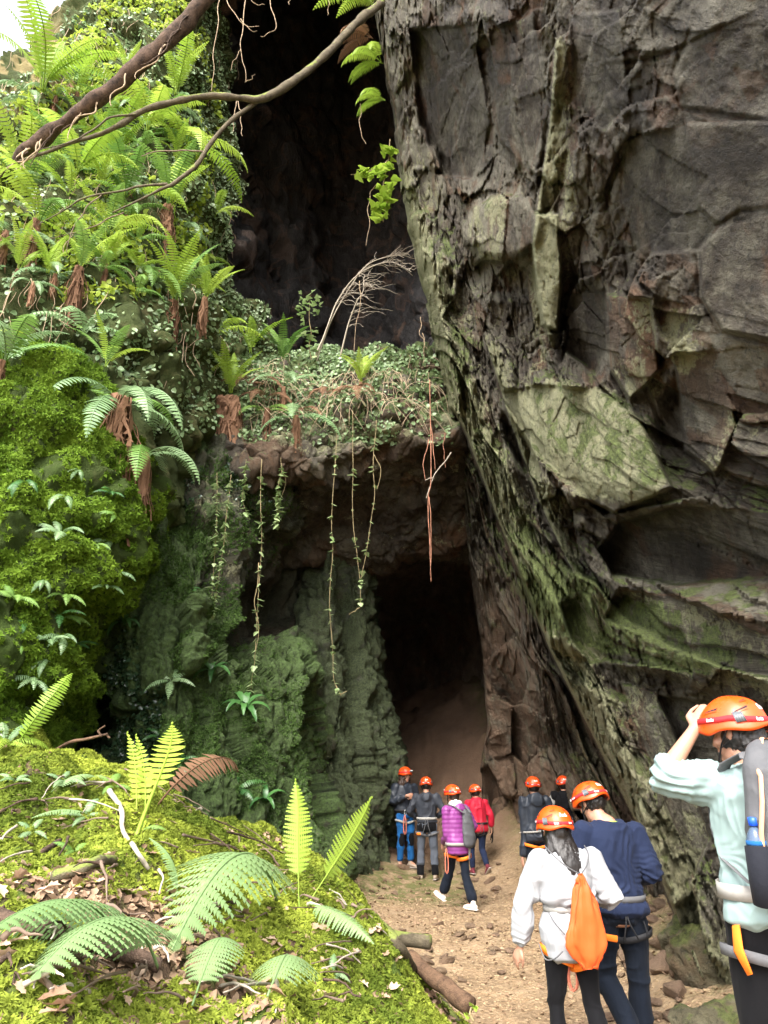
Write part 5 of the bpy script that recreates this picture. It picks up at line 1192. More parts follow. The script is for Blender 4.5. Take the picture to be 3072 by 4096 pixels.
p_, n_ = mound_sample(105000, lambda p, u, v: np.where(mossw(p) > -.16, 1.0, .06))
tn = np.clip(.45+.5*vn(p_*1.1, 203)+.45*vn(p_*3.7, 204)+.15*rng.normal(size=len(p_)), 0, 1)
scatter('mound_moss', 'bright yellow-green feathery moss in cushions over the mound', 'moss', p_, n_, rng.uniform(.030, .058, len(p_))*(.55+.07*p_[:, 1]), moss_tuft(3, 10), M['moss_bright'], tilt=.3, tint=tn)
p_, n_ = mound_sample(12000, lambda p, u, v: np.where(mossw(p) > .05, .10, 1.0))
scatter('leaf_litter', 'brown leaf litter lying between the moss cushions of the mound', 'leaf litter', p_+np.array([0, 0, .015]), n_, rng.uniform(.03, .075, len(p_)), curled_leaf(), M['litter'], tilt=.35)
# chips and grit on the path
def path_pts(n, box, cond=None):
    x = rng.uniform(box[0], box[1], n); y = box[2]+(box[3]-box[2])*rng.random(n)**1.3; z = ground_z(x, y)
    ok = z > mound_z(x, y)-.03
    if cond is not None: ok &= cond(x, y)
    return np.stack([x, y, z], -1)[ok]
def chip(seed): 
    r = np.random.default_rng(seed); a = np.sort(r.uniform(0, 6.28, 6)); v = [(math.cos(t)*r.uniform(.6, 1), math.sin(t)*r.uniform(.6, 1), -.1) for t in a]+[(math.cos(t)*r.uniform(.5, .8), math.sin(t)*r.uniform(.5, .8), r.uniform(.2, .36)) for t in a]
    f4 = [[i, (i+1) % 6, 6+(i+1) % 6, 6+i] for i in range(6)]
    return mesh_np('chip', np.array(v), [np.array(f4), np.array([[6, 7, 8], [6, 8, 9], [6, 9, 10], [6, 10, 11]])], smooth=False)
up = np.array([0, 0, 1.0])
p_ = path_pts(15000, (-1.5, 4.2, 3.0, 13.5)); scatter('path_grit', 'small stone chips and grit scattered over the trodden path', 'stone chips', p_, np.tile(up, (len(p_), 1)), rng.uniform(.005, .022, len(p_))*(.8+.05*p_[:, 1]), chip(1), M['chips'], tilt=.25)
p_ = path_pts(4200, (-1.5, 4.2, 3.0, 14.5)); scatter('path_leaves', 'flakes of dead leaf lying on the path', 'leaf litter', p_+up*.012, np.tile(up, (len(p_), 1)), rng.uniform(.025, .06, len(p_)), curled_leaf(), M['litter'], tilt=.3)

# ---- loose stones: things one can pick up
STM = []
for k in range(7):
    r = np.random.default_rng(100+k); bm = bmesh.new()
    for i in range(15):
        d = r.normal(size=3); d /= np.linalg.norm(d); bm.verts.new(d*np.array([1, r.uniform(.6, .9), r.uniform(.35, .6)])*r.uniform(.85, 1.1))
    bmesh.ops.convex_hull(bm, input=bm.verts); bmesh.ops.bevel(bm, geom=bm.edges[:], offset=.05, segments=1, affect='EDGES')
    me_ = bpy.data.meshes.new('stone'); bm.to_mesh(me_); bm.free(); me_.materials.append(M['stone']); STM.append(me_)
STO = {}
MBM = rock_material('mossy_boulder', (.05, .045, .028), (.12, .105, .06), (.22, .20, .12), moss=(.10, .12, .03), mossy=.56, lich_lit=.6)
for i, (u, v, Y, s_, lab) in enumerate(((2765, 3790, 7.6, .34, 'mossy boulder at the foot of the cliff behind the scree'), (2790, 4020, 5.4, .30, 'low mossy boulder at the bottom beside the legs of the tall person'), (2830, 3700, 7.0, .42, 'brown boulder against the cliff beside the tall person'))):
    b = MB(); n_ = 44; th, ph = np.meshgrid(np.linspace(0, 2*np.pi, n_), np.linspace(0.02, np.pi-.02, 26)); w_ = np.stack([np.cos(th)*np.sin(ph), np.sin(th)*np.sin(ph), np.cos(ph)], -1)
    r_ = 1+.30*facets(w_*1.3+i*5, 61, 1, .9)[0]*.5+.08*fbm(w_*4+i, 3, 5); w_ = w_*r_[..., None]*s_*np.array([1, .9, .75]); w_[:, -1] = w_[:, 0]
    m_ = mesh_np('boulder', w_, grid_faces(26, n_), attrs={'zone': np.zeros((26*n_, 4)), 'bed': w_.reshape(-1, 3)*2, 'slab': np.full(26*n_, .4)})
    o = obj_me('boulder', m_, MBM); c_ = P(u, v, Y); o.location = (c_[0]+.15, c_[1]+.1, float(ground_z(c_[0], c_[1]))+s_*.25); tag(o, lab, 'boulder')
def stone(p, s, label, group, i, name='stone', flat=1.0):
    o = bpy.data.objects.new(name, STM[i % 7]); link(o); o.location = p; o.scale = (s, s*rng.uniform(.75, 1.1), s*flat*rng.uniform(.7, 1)); o.rotation_euler = (rng.uniform(-.3, .3), rng.uniform(-.3, .3), rng.uniform(0, 6.28))
    return tag(o, label, 'stone', group)
BIGS = [(1655, 3930, .22, 'largest flat pale stone on the path beside the moss bank'), (1690, 3860, .15, 'flat pale stone just above the largest one at the moss bank'), (1610, 3870, .14, 'pale stone tucked against the fallen log'), (1560, 3810, .11, 'pale stone between the two logs'), (1740, 3900, .13, 'squared brown stone right of the largest flat one'),
        (1790, 3850, .11, 'pale stone on the path in front of the white sweatshirt'), (1960, 3710, .10, 'flat slab on the path left of the trailing white hand'), (2560, 3850, .24, 'large reddish stone in the scree right of the dark jeans'), (2660, 3880, .20, 'pale angular stone at the right of the scree'), (2530, 3760, .16, 'stone at the top of the pale scree'),
        (2640, 3780, .20, 'mossy greenish stone against the foot of the cliff'), (2600, 3690, .17, 'long flat stone at the cliff foot right of the navy jeans'), (2640, 3620, .13, 'yellowish stone on the pile at the cliff foot'), (2580, 3560, .15, 'dark stone high on the pile at the cliff foot'), (2560, 3480, .14, 'small block at the top of the pile at the cliff foot'), (2700, 3980, .18, 'low stone right of the pale scree'),
        (1390, 3530, .26, 'long brown slab left of the people at the foot of the pillar'), (1480, 3480, .13, 'stone near the pillar foot'), (1620, 3475, .16, 'flat stone just before the shoes of the guide'), (1960, 3530, .16, 'tan block to the right of the shoes of the person in red'), (1990, 3560, .13, 'pale wedge of stone near the person in red'), (1345, 3540, .14, 'green-stained stone at the edge of the mound')]
for i, (u, v, s, lab) in enumerate(BIGS):
    Ys = np.linspace(4, 17, 600); q = P(u, v, Ys); dz = q[:, 2]-ground_z(q[:, 0], q[:, 1]); k = np.where((dz[:-1] > 0) & (dz[1:] <= 0))[0]
    c = q[k[0]] if len(k) else q[np.argmin(np.abs(dz))]
    stone(c+up*s*.12, s, lab, None, i, 'boulder' if s > .19 else 'stone')
for i in range(150):
    u, v = rng.uniform(2440, 2760), rng.uniform(3480, 4080); grp, lab = 'stones of the scree at the cliff foot', 'one of the angular tan stones heaped along the foot of the cliff'
    if i >= 80: u, v = rng.uniform(1330, 2000), rng.uniform(3450, 3600); grp, lab = 'stones before the tunnel', 'one of the brown stones littering the ground before the tunnel'
    if i >= 125: u, v = rng.uniform(1560, 2050), rng.uniform(3680, 4050); grp, lab = 'small stones along the moss bank', 'one of the small pale stones on the path near the moss bank'
    Ys = np.linspace(3.2, 17, 500); q = P(u, v, Ys); dz = q[:, 2]-surf_z(q[:, 0], q[:, 1]); k = np.where((dz[:-1] > 0) & (dz[1:] <= 0))[0]
    if not len(k): continue
    c = q[k[0]]
    if mound_z(c[0], c[1]) > ground_z(c[0], c[1])+.05: continue
    s = rng.uniform(.045, .13) if i < 80 else rng.uniform(.04, .11); STO.setdefault(grp, []).append((stone(c+up*s*.15, s, lab, grp, i, flat=.8), u, v))

# ---- sticks, logs and leaves on the mound
def stick(label, pts, r0, r1, mat, name='stick', group='fallen sticks on the mound', kids=(), n=24, amp=.012, seed=0, cat='stick'):
    c = wig(np.asarray(pts), n, amp, seed); t = empty(name, tuple(c[0])); tag(t, label, cat, group)
    b = MB(); b.tube(c-c[0], np.linspace(r0, r1, n), 12 if cat == 'log' else 8, .10 if cat == 'log' else .25); b.build('stem', mat, t)
    for q in kids: w = wig(np.asarray(q), 14, amp, seed+1)-c[0]; b = MB(); b.tube(w, np.linspace(r0*.6, r1*.6, 14), 6, .2); b.build('side_twig', mat, t)
    return t
def mline(px_list, Y0, lift=.03): return [mpt(u, v, Y0+dy)+np.array([0, 0, lift]) for (u, v, dy) in px_list]
stick('thick barky branch lying across the bottom left of the mound', mline([(-40, 3725, -.1), (120, 3765, -.1), (280, 3790, -.2), (400, 3830, -.3), (520, 3870, -.4), (640, 3920, -.5)], 4.4, .05), .045, .032, M['bark_brown'], group='thick fallen branches', seed=1, n=40, cat='branch')
stick('bent barky branch standing out of the moss at the left', [mpt(95, 3550, 5)+np.array([0, 0, 0]), P(95, 3470, 5.1), P(160, 3420, 5.3), mpt(230, 3400, 5.6)+np.array([0, 0, .06])], .028, .018, M['bark_brown'], group='thick fallen branches', seed=2, cat='branch')
stick('mossy branch lying left of the rounded cushion', mline([(210, 3550, 0), (300, 3520, .1), (380, 3490, .2), (450, 3480, .3)], 5.3, .05), .034, .026, M['bark_moss'], group='thick fallen branches', seed=3, cat='branch')
stick('long thin pale branch lying down the middle of the mound', mline([(440, 3195, .9), (485, 3270, .6), (490, 3360, .2), (530, 3430, -.1), (585, 3520, -.4)], 6.3, .06), .022, .012, M['twig_pale'], group='thick fallen branches', seed=4, cat='branch')
stick('forked orange-brown twig rising from the mound into the dark hollow', [mpt(145, 3090, 7.6), P(200, 3020, 7.6), P(280, 2970, 7.6), P(350, 2955, 7.6), P(432, 2935, 7.6)], .020, .012, M['cutwood'], group=None, kids=[[P(405, 2945, 7.6), P(395, 2920, 7.6), P(420, 2903, 7.6)], [P(425, 2937, 7.6), P(440, 2950, 7.6)]], seed=5)
stick('dark upright stub at the upper left of the mound', [mpt(120, 3090, 7.4), P(125, 3050, 7.3), P(140, 3012, 7.3)], .03, .022, M['bark_brown'], group=None, seed=6)
stick('sawn mossy log at the upper edge of the moss bank', [mpt(1380, 3740, 7.6)+np.array([0, 0, .0]), P(1480, 3740, 7.6), P(1580, 3750, 7.6), P(1722, 3768, 7.5)], .06, .06, M['bark_moss'], 'log', None, n=20, seed=7, cat='log')
stick('peeled brown log lying at the foot of the moss bank by the path', [P(1640, 3830, 6.85), P(1740, 3912, 6.6), P(1810, 3970, 6.4), P(1880, 4025, 6.25)], .055, .07, M['cutwood'], 'log', None, n=20, seed=8, cat='log')
stick('long dark root running along the edge of the moss bank', mline([(1440, 3640, 1.3), (1560, 3760, .8), (1680, 3810, .4), (1760, 3870, 0), (1830, 3930, -.3)], 7.0, .02), .05, .03, M['bark_moss'], 'log', None, n=30, seed=9, cat='root')
for i in range(170):
    u, v = rng.uniform(-20, 1450), rng.uniform(3120, 4080); Y0 = float(np.interp(v, [2900, 3200, 3500, 3800, 4096], [8, 6.6, 5.2, 4.2, 3.3])+np.interp(u, [0, 1500], [0, 2.2]))
    a = rng.uniform(0, math.pi); L = rng.uniform(80, 330)*rng.uniform(.6, 1)
    if i >= 130: u, v = 1420+rng.uniform(0, 330), 0; v = 3640+(u-1420)*.75+rng.uniform(-50, 40); Y0 = 8.2-(u-1420)/250; a = rng.uniform(.2, 1.2); L = rng.uniform(80, 220)
    du, dv = math.cos(a)*L, math.sin(a)*L*.55
    pts = [mpt(u-du/2, v-dv/2, Y0)+up*rng.uniform(.02, .08), mpt(u, v, Y0)+up*rng.uniform(.03, .10), mpt(u+du/2, v+dv/2, Y0)+up*rng.uniform(.02, .12)]
    a_, b_ = np.array(pts[0]), np.array(pts[2]); m_ = (a_+b_)/2+np.array([rng.uniform(-.03, .03), rng.uniform(-.03, .03), .02])
    m_[2] = max(m_[2], float(mound_z(m_[0], m_[1]))+.015); pts = [a_, m_, b_]
    if np.linalg.norm(a_-b_) > 1.3: continue
    stick('one of the thin dry sticks strewn over the moss bank', pts, rng.uniform(.004, .013), .003, [M['twig'], M['bark_brown'], M['twig'], M['twig_pale']][i % 4], n=14, seed=30+i, amp=.007)
DL = []
for k in range(5):
    r = np.random.default_rng(k); o_ = [(0, -.5), (.16, -.30), (.12, -.18), (.30, -.02), (.20, .10), (.26, .30), (.10, .32), (0, .55), (-.10, .34), (-.26, .28), (-.18, .08), (-.30, -.04), (-.12, -.2), (-.16, -.32)]
    cu = r.uniform(.3, 1.6); v = np.array([(x, y, cu*x*x+.25*math.sin(y*4+k)*.4) for x, y in o_]+[(0, 0, -.02)]); m_ = mesh_np('dead_leaf', v, np.array([[i, (i+1) % 14, 14] for i in range(14)])); m_.materials.append(M['deadleaf']); DL.append(m_)
for i in range(240):
    u, v = rng.uniform(-20, 1750), rng.uniform(3130, 4090); Y0 = float(np.interp(v, [2900, 3200, 3500, 3800, 4096], [8, 6.6, 5.2, 4.2, 3.3])+np.interp(u, [0, 1500], [0, 2.2]))
    p_ = mpt(u, v, Y0)
    if mound_z(p_[0], p_[1]) < ground_z(p_[0], p_[1]): continue
    o = bpy.data.objects.new('dead_leaf', DL[i % 5]); link(o); o.location = p_+up*.03; s = rng.uniform(.06, .12); o.scale = (s, s, s); o.rotation_euler = (rng.uniform(-.6, .6), rng.uniform(-.6, .6), rng.uniform(0, 6.28))
    tag(o, 'one of the curled dead leaves lying on the moss bank', 'leaf', 'dead leaves on the moss bank')
# a little seedling by the logs
leafy('two round bright leaves of a seedling beside the peeled log', [(1890, 4075, 5.9), (1892, 4050, 5.9), (1895, 4020, 5.9)], 4, 40, BR, 'seedling', None, 8, .05)

# ---- every repeat gets its own place in words
ORD = 'first second third fourth fifth sixth seventh eighth ninth tenth eleventh twelfth thirteenth fourteenth fifteenth sixteenth'.split()
def name_by_place(items, what, zones):
    """zones: (test(u,v), phrase); inside a zone things are counted from the left"""
    left = list(items)
    for test, ph in zones:
        g_ = sorted([q for q in left if test(q[1], q[2])], key=lambda q: q[1]); left = [q for q in left if not test(q[1], q[2])]
        for k, q in enumerate(g_):
            q[0]['label'] = '%s %s, %s' % (what, ph, 'the only one there' if len(g_) == 1 else 'leftmost there' if k == 0 else 'rightmost there' if k == len(g_)-1 else (ORD[k]+' from the left'))
name_by_place(SFO, 'smaller fern', [(lambda u, v: v < 520, 'above the mossy branch'), (lambda u, v: v < 700 and u < 420, 'by the trunk foot'), (lambda u, v: v < 700, 'under the mossy branch'),
    (lambda u, v: v < 860, 'beside the lower fork'), (lambda u, v: v < 1040 and u < 420, 'left below the fork'), (lambda u, v: v < 1040, 'right below the fork'), (lambda u, v: u < 420, 'just above the moss wall'), (lambda u, v: True, 'by the tall fern trunk')])
name_by_place(SMO, 'little fern', [(lambda u, v: v < 2200, 'on the upper moss wall'), (lambda u, v: v < 2440, 'halfway down the moss wall'), (lambda u, v: v < 2610, 'low on the moss wall'), (lambda u, v: True, 'at the foot of the moss wall')])
for grp, what, n_ in (('stones of the scree at the cliff foot', 'tan scree stone at the cliff foot', 9), ('stones before the tunnel', 'brown stone before the tunnel', 5), ('small stones along the moss bank', 'small pale stone by the moss bank', 3)):
    L_ = sorted(STO.get(grp, []), key=lambda q: q[2]); m_ = math.ceil(len(L_)/n_)
    for k in range(n_):
        part = L_[k*m_:(k+1)*m_]; ph = 'in the back row' if k == 0 else 'in the front row' if k == n_-1 else 'in the %s row' % ORD[k]
        name_by_place(part, what, [(lambda u, v: True, ph)])
# ------------------------------------------------------------------ people
class Piece:
    """collects closed shapes; build() fuses them into one continuous surface"""
    def __init__(s): s.v = []; s.f = []; s.n = 0
    def add(s, v, f):
        s.v.append(np.asarray(v, float)); s.f += [[i+s.n for i in q] for q in f]; s.n += len(v)
    def tube(s, pts, rad, n=14, side=None, cap=.75):
        pts = [np.asarray(p, float) for p in pts]
        rad = [(r, r) if not hasattr(r, '__len__') else r for r in rad]
        k = len(pts); T = []
        for i in range(k):
            t = pts[min(i+1, k-1)]-pts[max(i-1, 0)]; T.append(t/(np.linalg.norm(t)+1e-9))
        ref = np.asarray(side if side is not None else (1, 0, 0), float)
        if side is None and abs(ref@T[0]) > .8: ref = np.array([0, 1., 0])
        rings = []
        a = np.linspace(0, 2*np.pi, n, endpoint=False)
        def ring(p, t, r, q):
            x = ref-t*(ref@t)
            if np.linalg.norm(x) < .2: x = np.array([0, 1., 0])-t*t[1]
            x /= np.linalg.norm(x); y = np.cross(t, x)
            return p+np.outer(np.cos(a)*r, x)+np.outer(np.sin(a)*q, y)
        r0, r1 = rad[0], rad[-1]
        if cap:
            rings.append(ring(pts[0]-T[0]*min(r0)*cap, T[0], r0[0]*.35, r0[1]*.35))
            rings.append(ring(pts[0]-T[0]*min(r0)*cap*.7, T[0], r0[0]*.75, r0[1]*.75))
        for p, t, r in zip(pts, T, rad): rings.append(ring(p, t, r[0], r[1]))
        if cap:
            rings.append(ring(pts[-1]+T[-1]*min(r1)*cap*.7, T[-1], r1[0]*.75, r1[1]*.75))
            rings.append(ring(pts[-1]+T[-1]*min(r1)*cap, T[-1], r1[0]*.35, r1[1]*.35))
        v = np.concatenate(rings); m = len(rings); f = []
        for i in range(m-1):
            for j in range(n):
                f.append([i*n+j, i*n+(j+1) % n, (i+1)*n+(j+1) % n, (i+1)*n+j])
        f.append(list(range(n))[::-1]); f.append([(m-1)*n+j for j in range(n)])
        s.add(v, f)
    def ell(s, c, r, M3=None, n=14, m=9):
        v = [[0, 0, -1]]
        for i in range(1, m):
            e = -math.pi/2+math.pi*i/m
            for j in range(n): v.append([math.cos(e)*math.cos(2*math.pi*j/n), math.cos(e)*math.sin(2*math.pi*j/n), math.sin(e)])
        v.append([0, 0, 1]); f = []
        for j in range(n): f.append([0, 1+(j+1) % n, 1+j])
        for i in range(m-2):
            for j in range(n): f.append([1+i*n+j, 1+i*n+(j+1) % n, 1+(i+1)*n+(j+1) % n, 1+(i+1)*n+j])
        b = 1+(m-2)*n; e = len(v)-1
        for j in range(n): f.append([b+j, b+(j+1) % n, e])
        v = np.array(v)*np.asarray(r)
        if M3 is not None: v = v@np.asarray(M3).T
        s.add(v+np.asarray(c), f)
    def xform(s, Mx):
        R = np.array(Mx.to_3x3()); t = np.array(Mx.translation)
        s.v = [x@R.T+t for x in s.v]
    def raw(s, name):
        me = bpy.data.meshes.new(name); me.from_pydata(np.concatenate(s.v).tolist(), [], s.f); me.update(); return me
    def fused(s, name, vox=.01, smooth=2, fac=.5):
        me = s.raw(name); o = bpy.data.objects.new(name, me); COL.objects.link(o)
        r = o.modifiers.new('r', 'REMESH'); r.mode = 'VOXEL'; r.voxel_size = vox; r.use_smooth_shade = True
        if smooth:
            q = o.modifiers.new('s', 'SMOOTH'); q.iterations = smooth; q.factor = fac
        dg = bpy.context.evaluated_depsgraph_get()
        m2 = bpy.data.meshes.new_from_object(o.evaluated_get(dg)); m2.name = name
        bpy.data.objects.remove(o); bpy.data.meshes.remove(me)
        m2.polygons.foreach_set('use_smooth', np.ones(len(m2.polygons), bool))
        return m2
def vcos(me):
    a = np.empty(len(me.vertices)*3, np.float32); me.vertices.foreach_get('co', a); return a.reshape(-1, 3).astype(float)
def vnor(me):
    a = np.empty(len(me.vertices)*3, np.float32); me.vertices.foreach_get('normal', a); return a.reshape(-1, 3).astype(float)
def displace(me, fn):
    c = vcos(me); d = fn(c)
    c = c+vnor(me)*d[:, None]; me.vertices.foreach_set('co', c.astype(np.float32).ravel()); me.update()
def solid(name, pc, mat, parent, vox=None, smooth=2, disp=None):
    me = pc.fused(name, vox, smooth) if vox else pc.raw(name)
    if not vox: me.polygons.foreach_set('use_smooth', np.ones(len(me.polygons), bool))
    if disp: displace(me, disp)
    return obj_me(name, me, mat, parent)
def wrinkles(amp, s=0, sc=(9, 9, 5), spots=()):
    """cloth folds: soft ridges everywhere, deeper ones round the given spots (centre, radius, amp, axis, frequency)"""
    def fn(c):
        p = c*np.array(sc)
        w = p+.5*np.stack([vn(p*.7, s+5), vn(p*.7, s+6), vn(p*.7, s+7)], -1)
        d = amp*1.35*((1-np.abs(vn(w, s)))**3*1.7-.7+.5*(1-np.abs(vn(w*2.1+3, s+1)))**2-.3)
        for (ce, r, a, ax, fr) in spots:
            ax = np.asarray(ax, float); ax /= np.linalg.norm(ax)
            k = np.exp(-((c-np.asarray(ce))**2).sum(-1)/(r*r))
            ph = (c@ax)*fr+1.6*vn(c*7, s+3)
            d = d+k*a*np.sin(ph*2*np.pi)
        return d
    return fn
# ---- materials
def cloth(name, col, rough=.85, weave=900, b=.25, var=.1, spec=.12, sheen=.03):
    n = NT(name)
    f = n.noise(n.obj, 6, 4)
    c = n.mix(f, tuple(x*(1-var) for x in col), tuple(min(1, x*(1+var)) for x in col))
    h = n.math('ADD', n.noise(n.obj, 40, 4), n.math('MULTIPLY', n.noise(n.obj, weave*.4, 2), .4))
    return n.done(c, rough, n.bump(h, b, .004), spec, **{'Sheen Weight': sheen})
PM = {}
PM['skin'] = flat_mat('skin', (.40, .21, .14), .5, .35, .15, 150, .10, **{'Subsurface Weight': .12, 'Subsurface Scale': .01})
PM['hair'] = flat_mat('dark_hair', (.014, .011, .010), .38, .5, .6, 300, .4)
PM['hair_brown'] = flat_mat('brown_hair', (.035, .018, .011), .45, .5, .6, 250, .4)
_n = NT('orange_shell'); _c = _n.mix(_n.rnd(), (.60, .052, .004), (.70, .085, .005))
_c = _n.mix(_n.ramp(_n.noise(_n.obj, 14, 7, .7), [(.56, 0), (.70, .55)]), _c, (.30, .10, .035))
PM['helmet'] = _n.done(_c, _n.ramp(_n.noise(_n.obj, 22, 6, .7), [(.35, .24), (.65, .55)]), None, .5)
PM['dark'] = flat_mat('black_webbing', (.014, .014, .016), .7, .3, .3, 500)
PM['red'] = flat_mat('red_elastic', (.50, .022, .028), .7, .25, .3, 500)
PM['print'] = flat_mat('white_print', (.80, .74, .72), .6, .2)
PM['greyweb'] = flat_mat('grey_webbing', (.30, .29, .27), .75, .2, .4, 500)
PM['darkgrey'] = flat_mat('dark_grey_webbing', (.11, .11, .115), .75, .2, .4, 500)
PM['metal'] = flat_mat('alloy', (.55, .55, .55), .3, .5, Metallic=.9)
PM['plastic'] = flat_mat('grey_plastic', (.10, .11, .12), .4, .4)
PM['lens'] = flat_mat('lamp_lens', (.75, .76, .78), .15, .6)
PM['orange'] = flat_mat('orange_webbing', (.85, .20, .02), .7, .2, .3, 500)
PM['rope'] = flat_mat('coral_rope', (.62, .20, .13), .8, .2, .5, 700)
PM['white'] = cloth('white_sweatshirt_cloth', (.30, .305, .318), b=.2, var=.04)
PM['navy'] = cloth('navy_cloth', (.012, .018, .043), b=.25, var=.18)
PM['mint'] = cloth('mint_cloth', (.215, .29, .282), b=.15, var=.05)
PM['black'] = cloth('black_cloth', (.005, .005, .006), b=.25, var=.25)
PM['blackjean'] = cloth('dark_navy_denim', (.007, .010, .017), b=.3, var=.25)
PM['greytrs'] = cloth('grey_trouser_cloth', (.075, .085, .105), b=.25, var=.12)
PM['greyjkt'] = cloth('charcoal_jacket_cloth', (.028, .032, .042), .6, b=.2, var=.2, spec=.3)
PM['blackjkt'] = cloth('blue_black_shell_cloth', (.017, .022, .032), .5, b=.15, var=.2, spec=.4)
PM['blue'] = cloth('blue_trouser_cloth', (.012, .085, .24), b=.2, var=.12)
PM['purple'] = cloth('purple_quilted_cloth', (.21, .042, .195), .45, b=.1, var=.12, spec=.4)
PM['fleece'] = cloth('cream_fleece', (.80, .74, .70), b=.5)
PM['redjkt'] = cloth('red_jacket_cloth', (.42, .008, .028), .6, b=.2, var=.12, spec=.3)
PM['shoe_w'] = flat_mat('pale_shoe', (.68, .62, .55), .7, .2, .2, 200)
PM['shoe_b'] = flat_mat('beige_shoe', (.34, .27, .21), .8, .2, .3, 200)
PM['shoe_d'] = flat_mat('dark_boot', (.05, .042, .04), .7, .2, .3, 200)
PM['shoe_r'] = flat_mat('maroon_shoe', (.13, .025, .035), .7, .2, .3, 200)
PM['sole'] = flat_mat('rubber_sole', (.35, .31, .27), .8, .2)
PM['bag_o'] = cloth('orange_drawstring_cloth', (.66, .085, .014), .55, b=.12, var=.05, spec=.3)
PM['pack'] = cloth('charcoal_pack_cloth', (.07, .071, .076), .6, b=.5, var=.2, spec=.25)
PM['packdark'] = cloth('black_pack_cloth', (.016, .017, .02), .6, b=.4, var=.2, spec=.25)
PM['peach'] = cloth('peach_piping', (.68, .33, .19), .7, b=.3)
PM['mesh'] = cloth('black_mesh_pocket', (.012, .013, .018), .8, b=.6, var=.3)
PM['lips'] = flat_mat('lips', (.38, .13, .11), .45)
PM['eye'] = flat_mat('eye', (.05, .035, .03), .3)

def ell_pt(az, el, r):       # point on a helmet dome; az 0 = front (+y), turning towards +x
    return np.array([math.sin(az)*math.cos(el)*r[0], math.cos(az)*math.cos(el)*r[1], math.sin(el)*r[2]])
HR = (.122, .148, .130)
def dome_r(az, el):
    k = 1+.018*math.cos(az*6)*math.cos(el)*sstep(.2, .9, el)+.012*math.sin(el*6)*math.cos(az)
    return float(k)
def dome_pt(az, el, off=0.0):
    p = ell_pt(az, el, HR)*dome_r(az, el)
    nrm = p/np.array(HR)**2; nrm /= np.linalg.norm(nrm)
    return p+nrm*off
def rim_el(az):
    return -.16-.13*math.cos(2*az)**2*0-.14*math.exp(-((abs(az)-1.15)/.32)**2)-.07*math.exp(-((abs(az)-2.35)/.4)**2)+.10*math.exp(-((abs(az)-3.14)/.45)**2)+.02*math.cos(az)
def patch_on_dome(corner, off, n=4):
    """quad patch given by 4 (az,el) corners, laid on the dome"""
    c = np.array(corner, float); v = []; f = []
    for i in range(n+1):
        for j in range(n+1):
            a, b = i/n, j/n
            q = c[0]*(1-a)*(1-b)+c[1]*a*(1-b)+c[2]*a*b+c[3]*(1-a)*b
            v.append(dome_pt(q[0], q[1], off))
    for i in range(n):
        for j in range(n): k = i*(n+1)+j; f.append([k, k+1, k+n+2, k+n+1])
    return np.array(v), f
def text_flat(txt, size, bold=0):
    cu = bpy.data.curves.new('t', 'FONT'); cu.body = txt; cu.size = size; cu.align_x = 'CENTER'; cu.offset = bold; cu.resolution_u = 3
    o = bpy.data.objects.new('t', cu); COL.objects.link(o)
    me = bpy.data.meshes.new_from_object(o.evaluated_get(bpy.context.evaluated_depsgraph_get()))
    v = vcos(me); f = [list(p.vertices) for p in me.polygons]
    bpy.data.objects.remove(o); bpy.data.curves.remove(cu); bpy.data.meshes.remove(me)
    return v, f
TXT = {'Rock': text_flat('Rock', .034, .0012), 'fenix': text_flat('fenix', .019, .0006)}
def text_on_dome(key, az, el, off, tilt=0):
    v, f = TXT[key]; r = []
    for x, y, z in v:
        x, y = x*math.cos(tilt)-y*math.sin(tilt), x*math.sin(tilt)+y*math.cos(tilt)
        r.append(dome_pt(az-x/(HR[1]*math.cos(el)), el+y/HR[2], off))
    return np.array(r), f
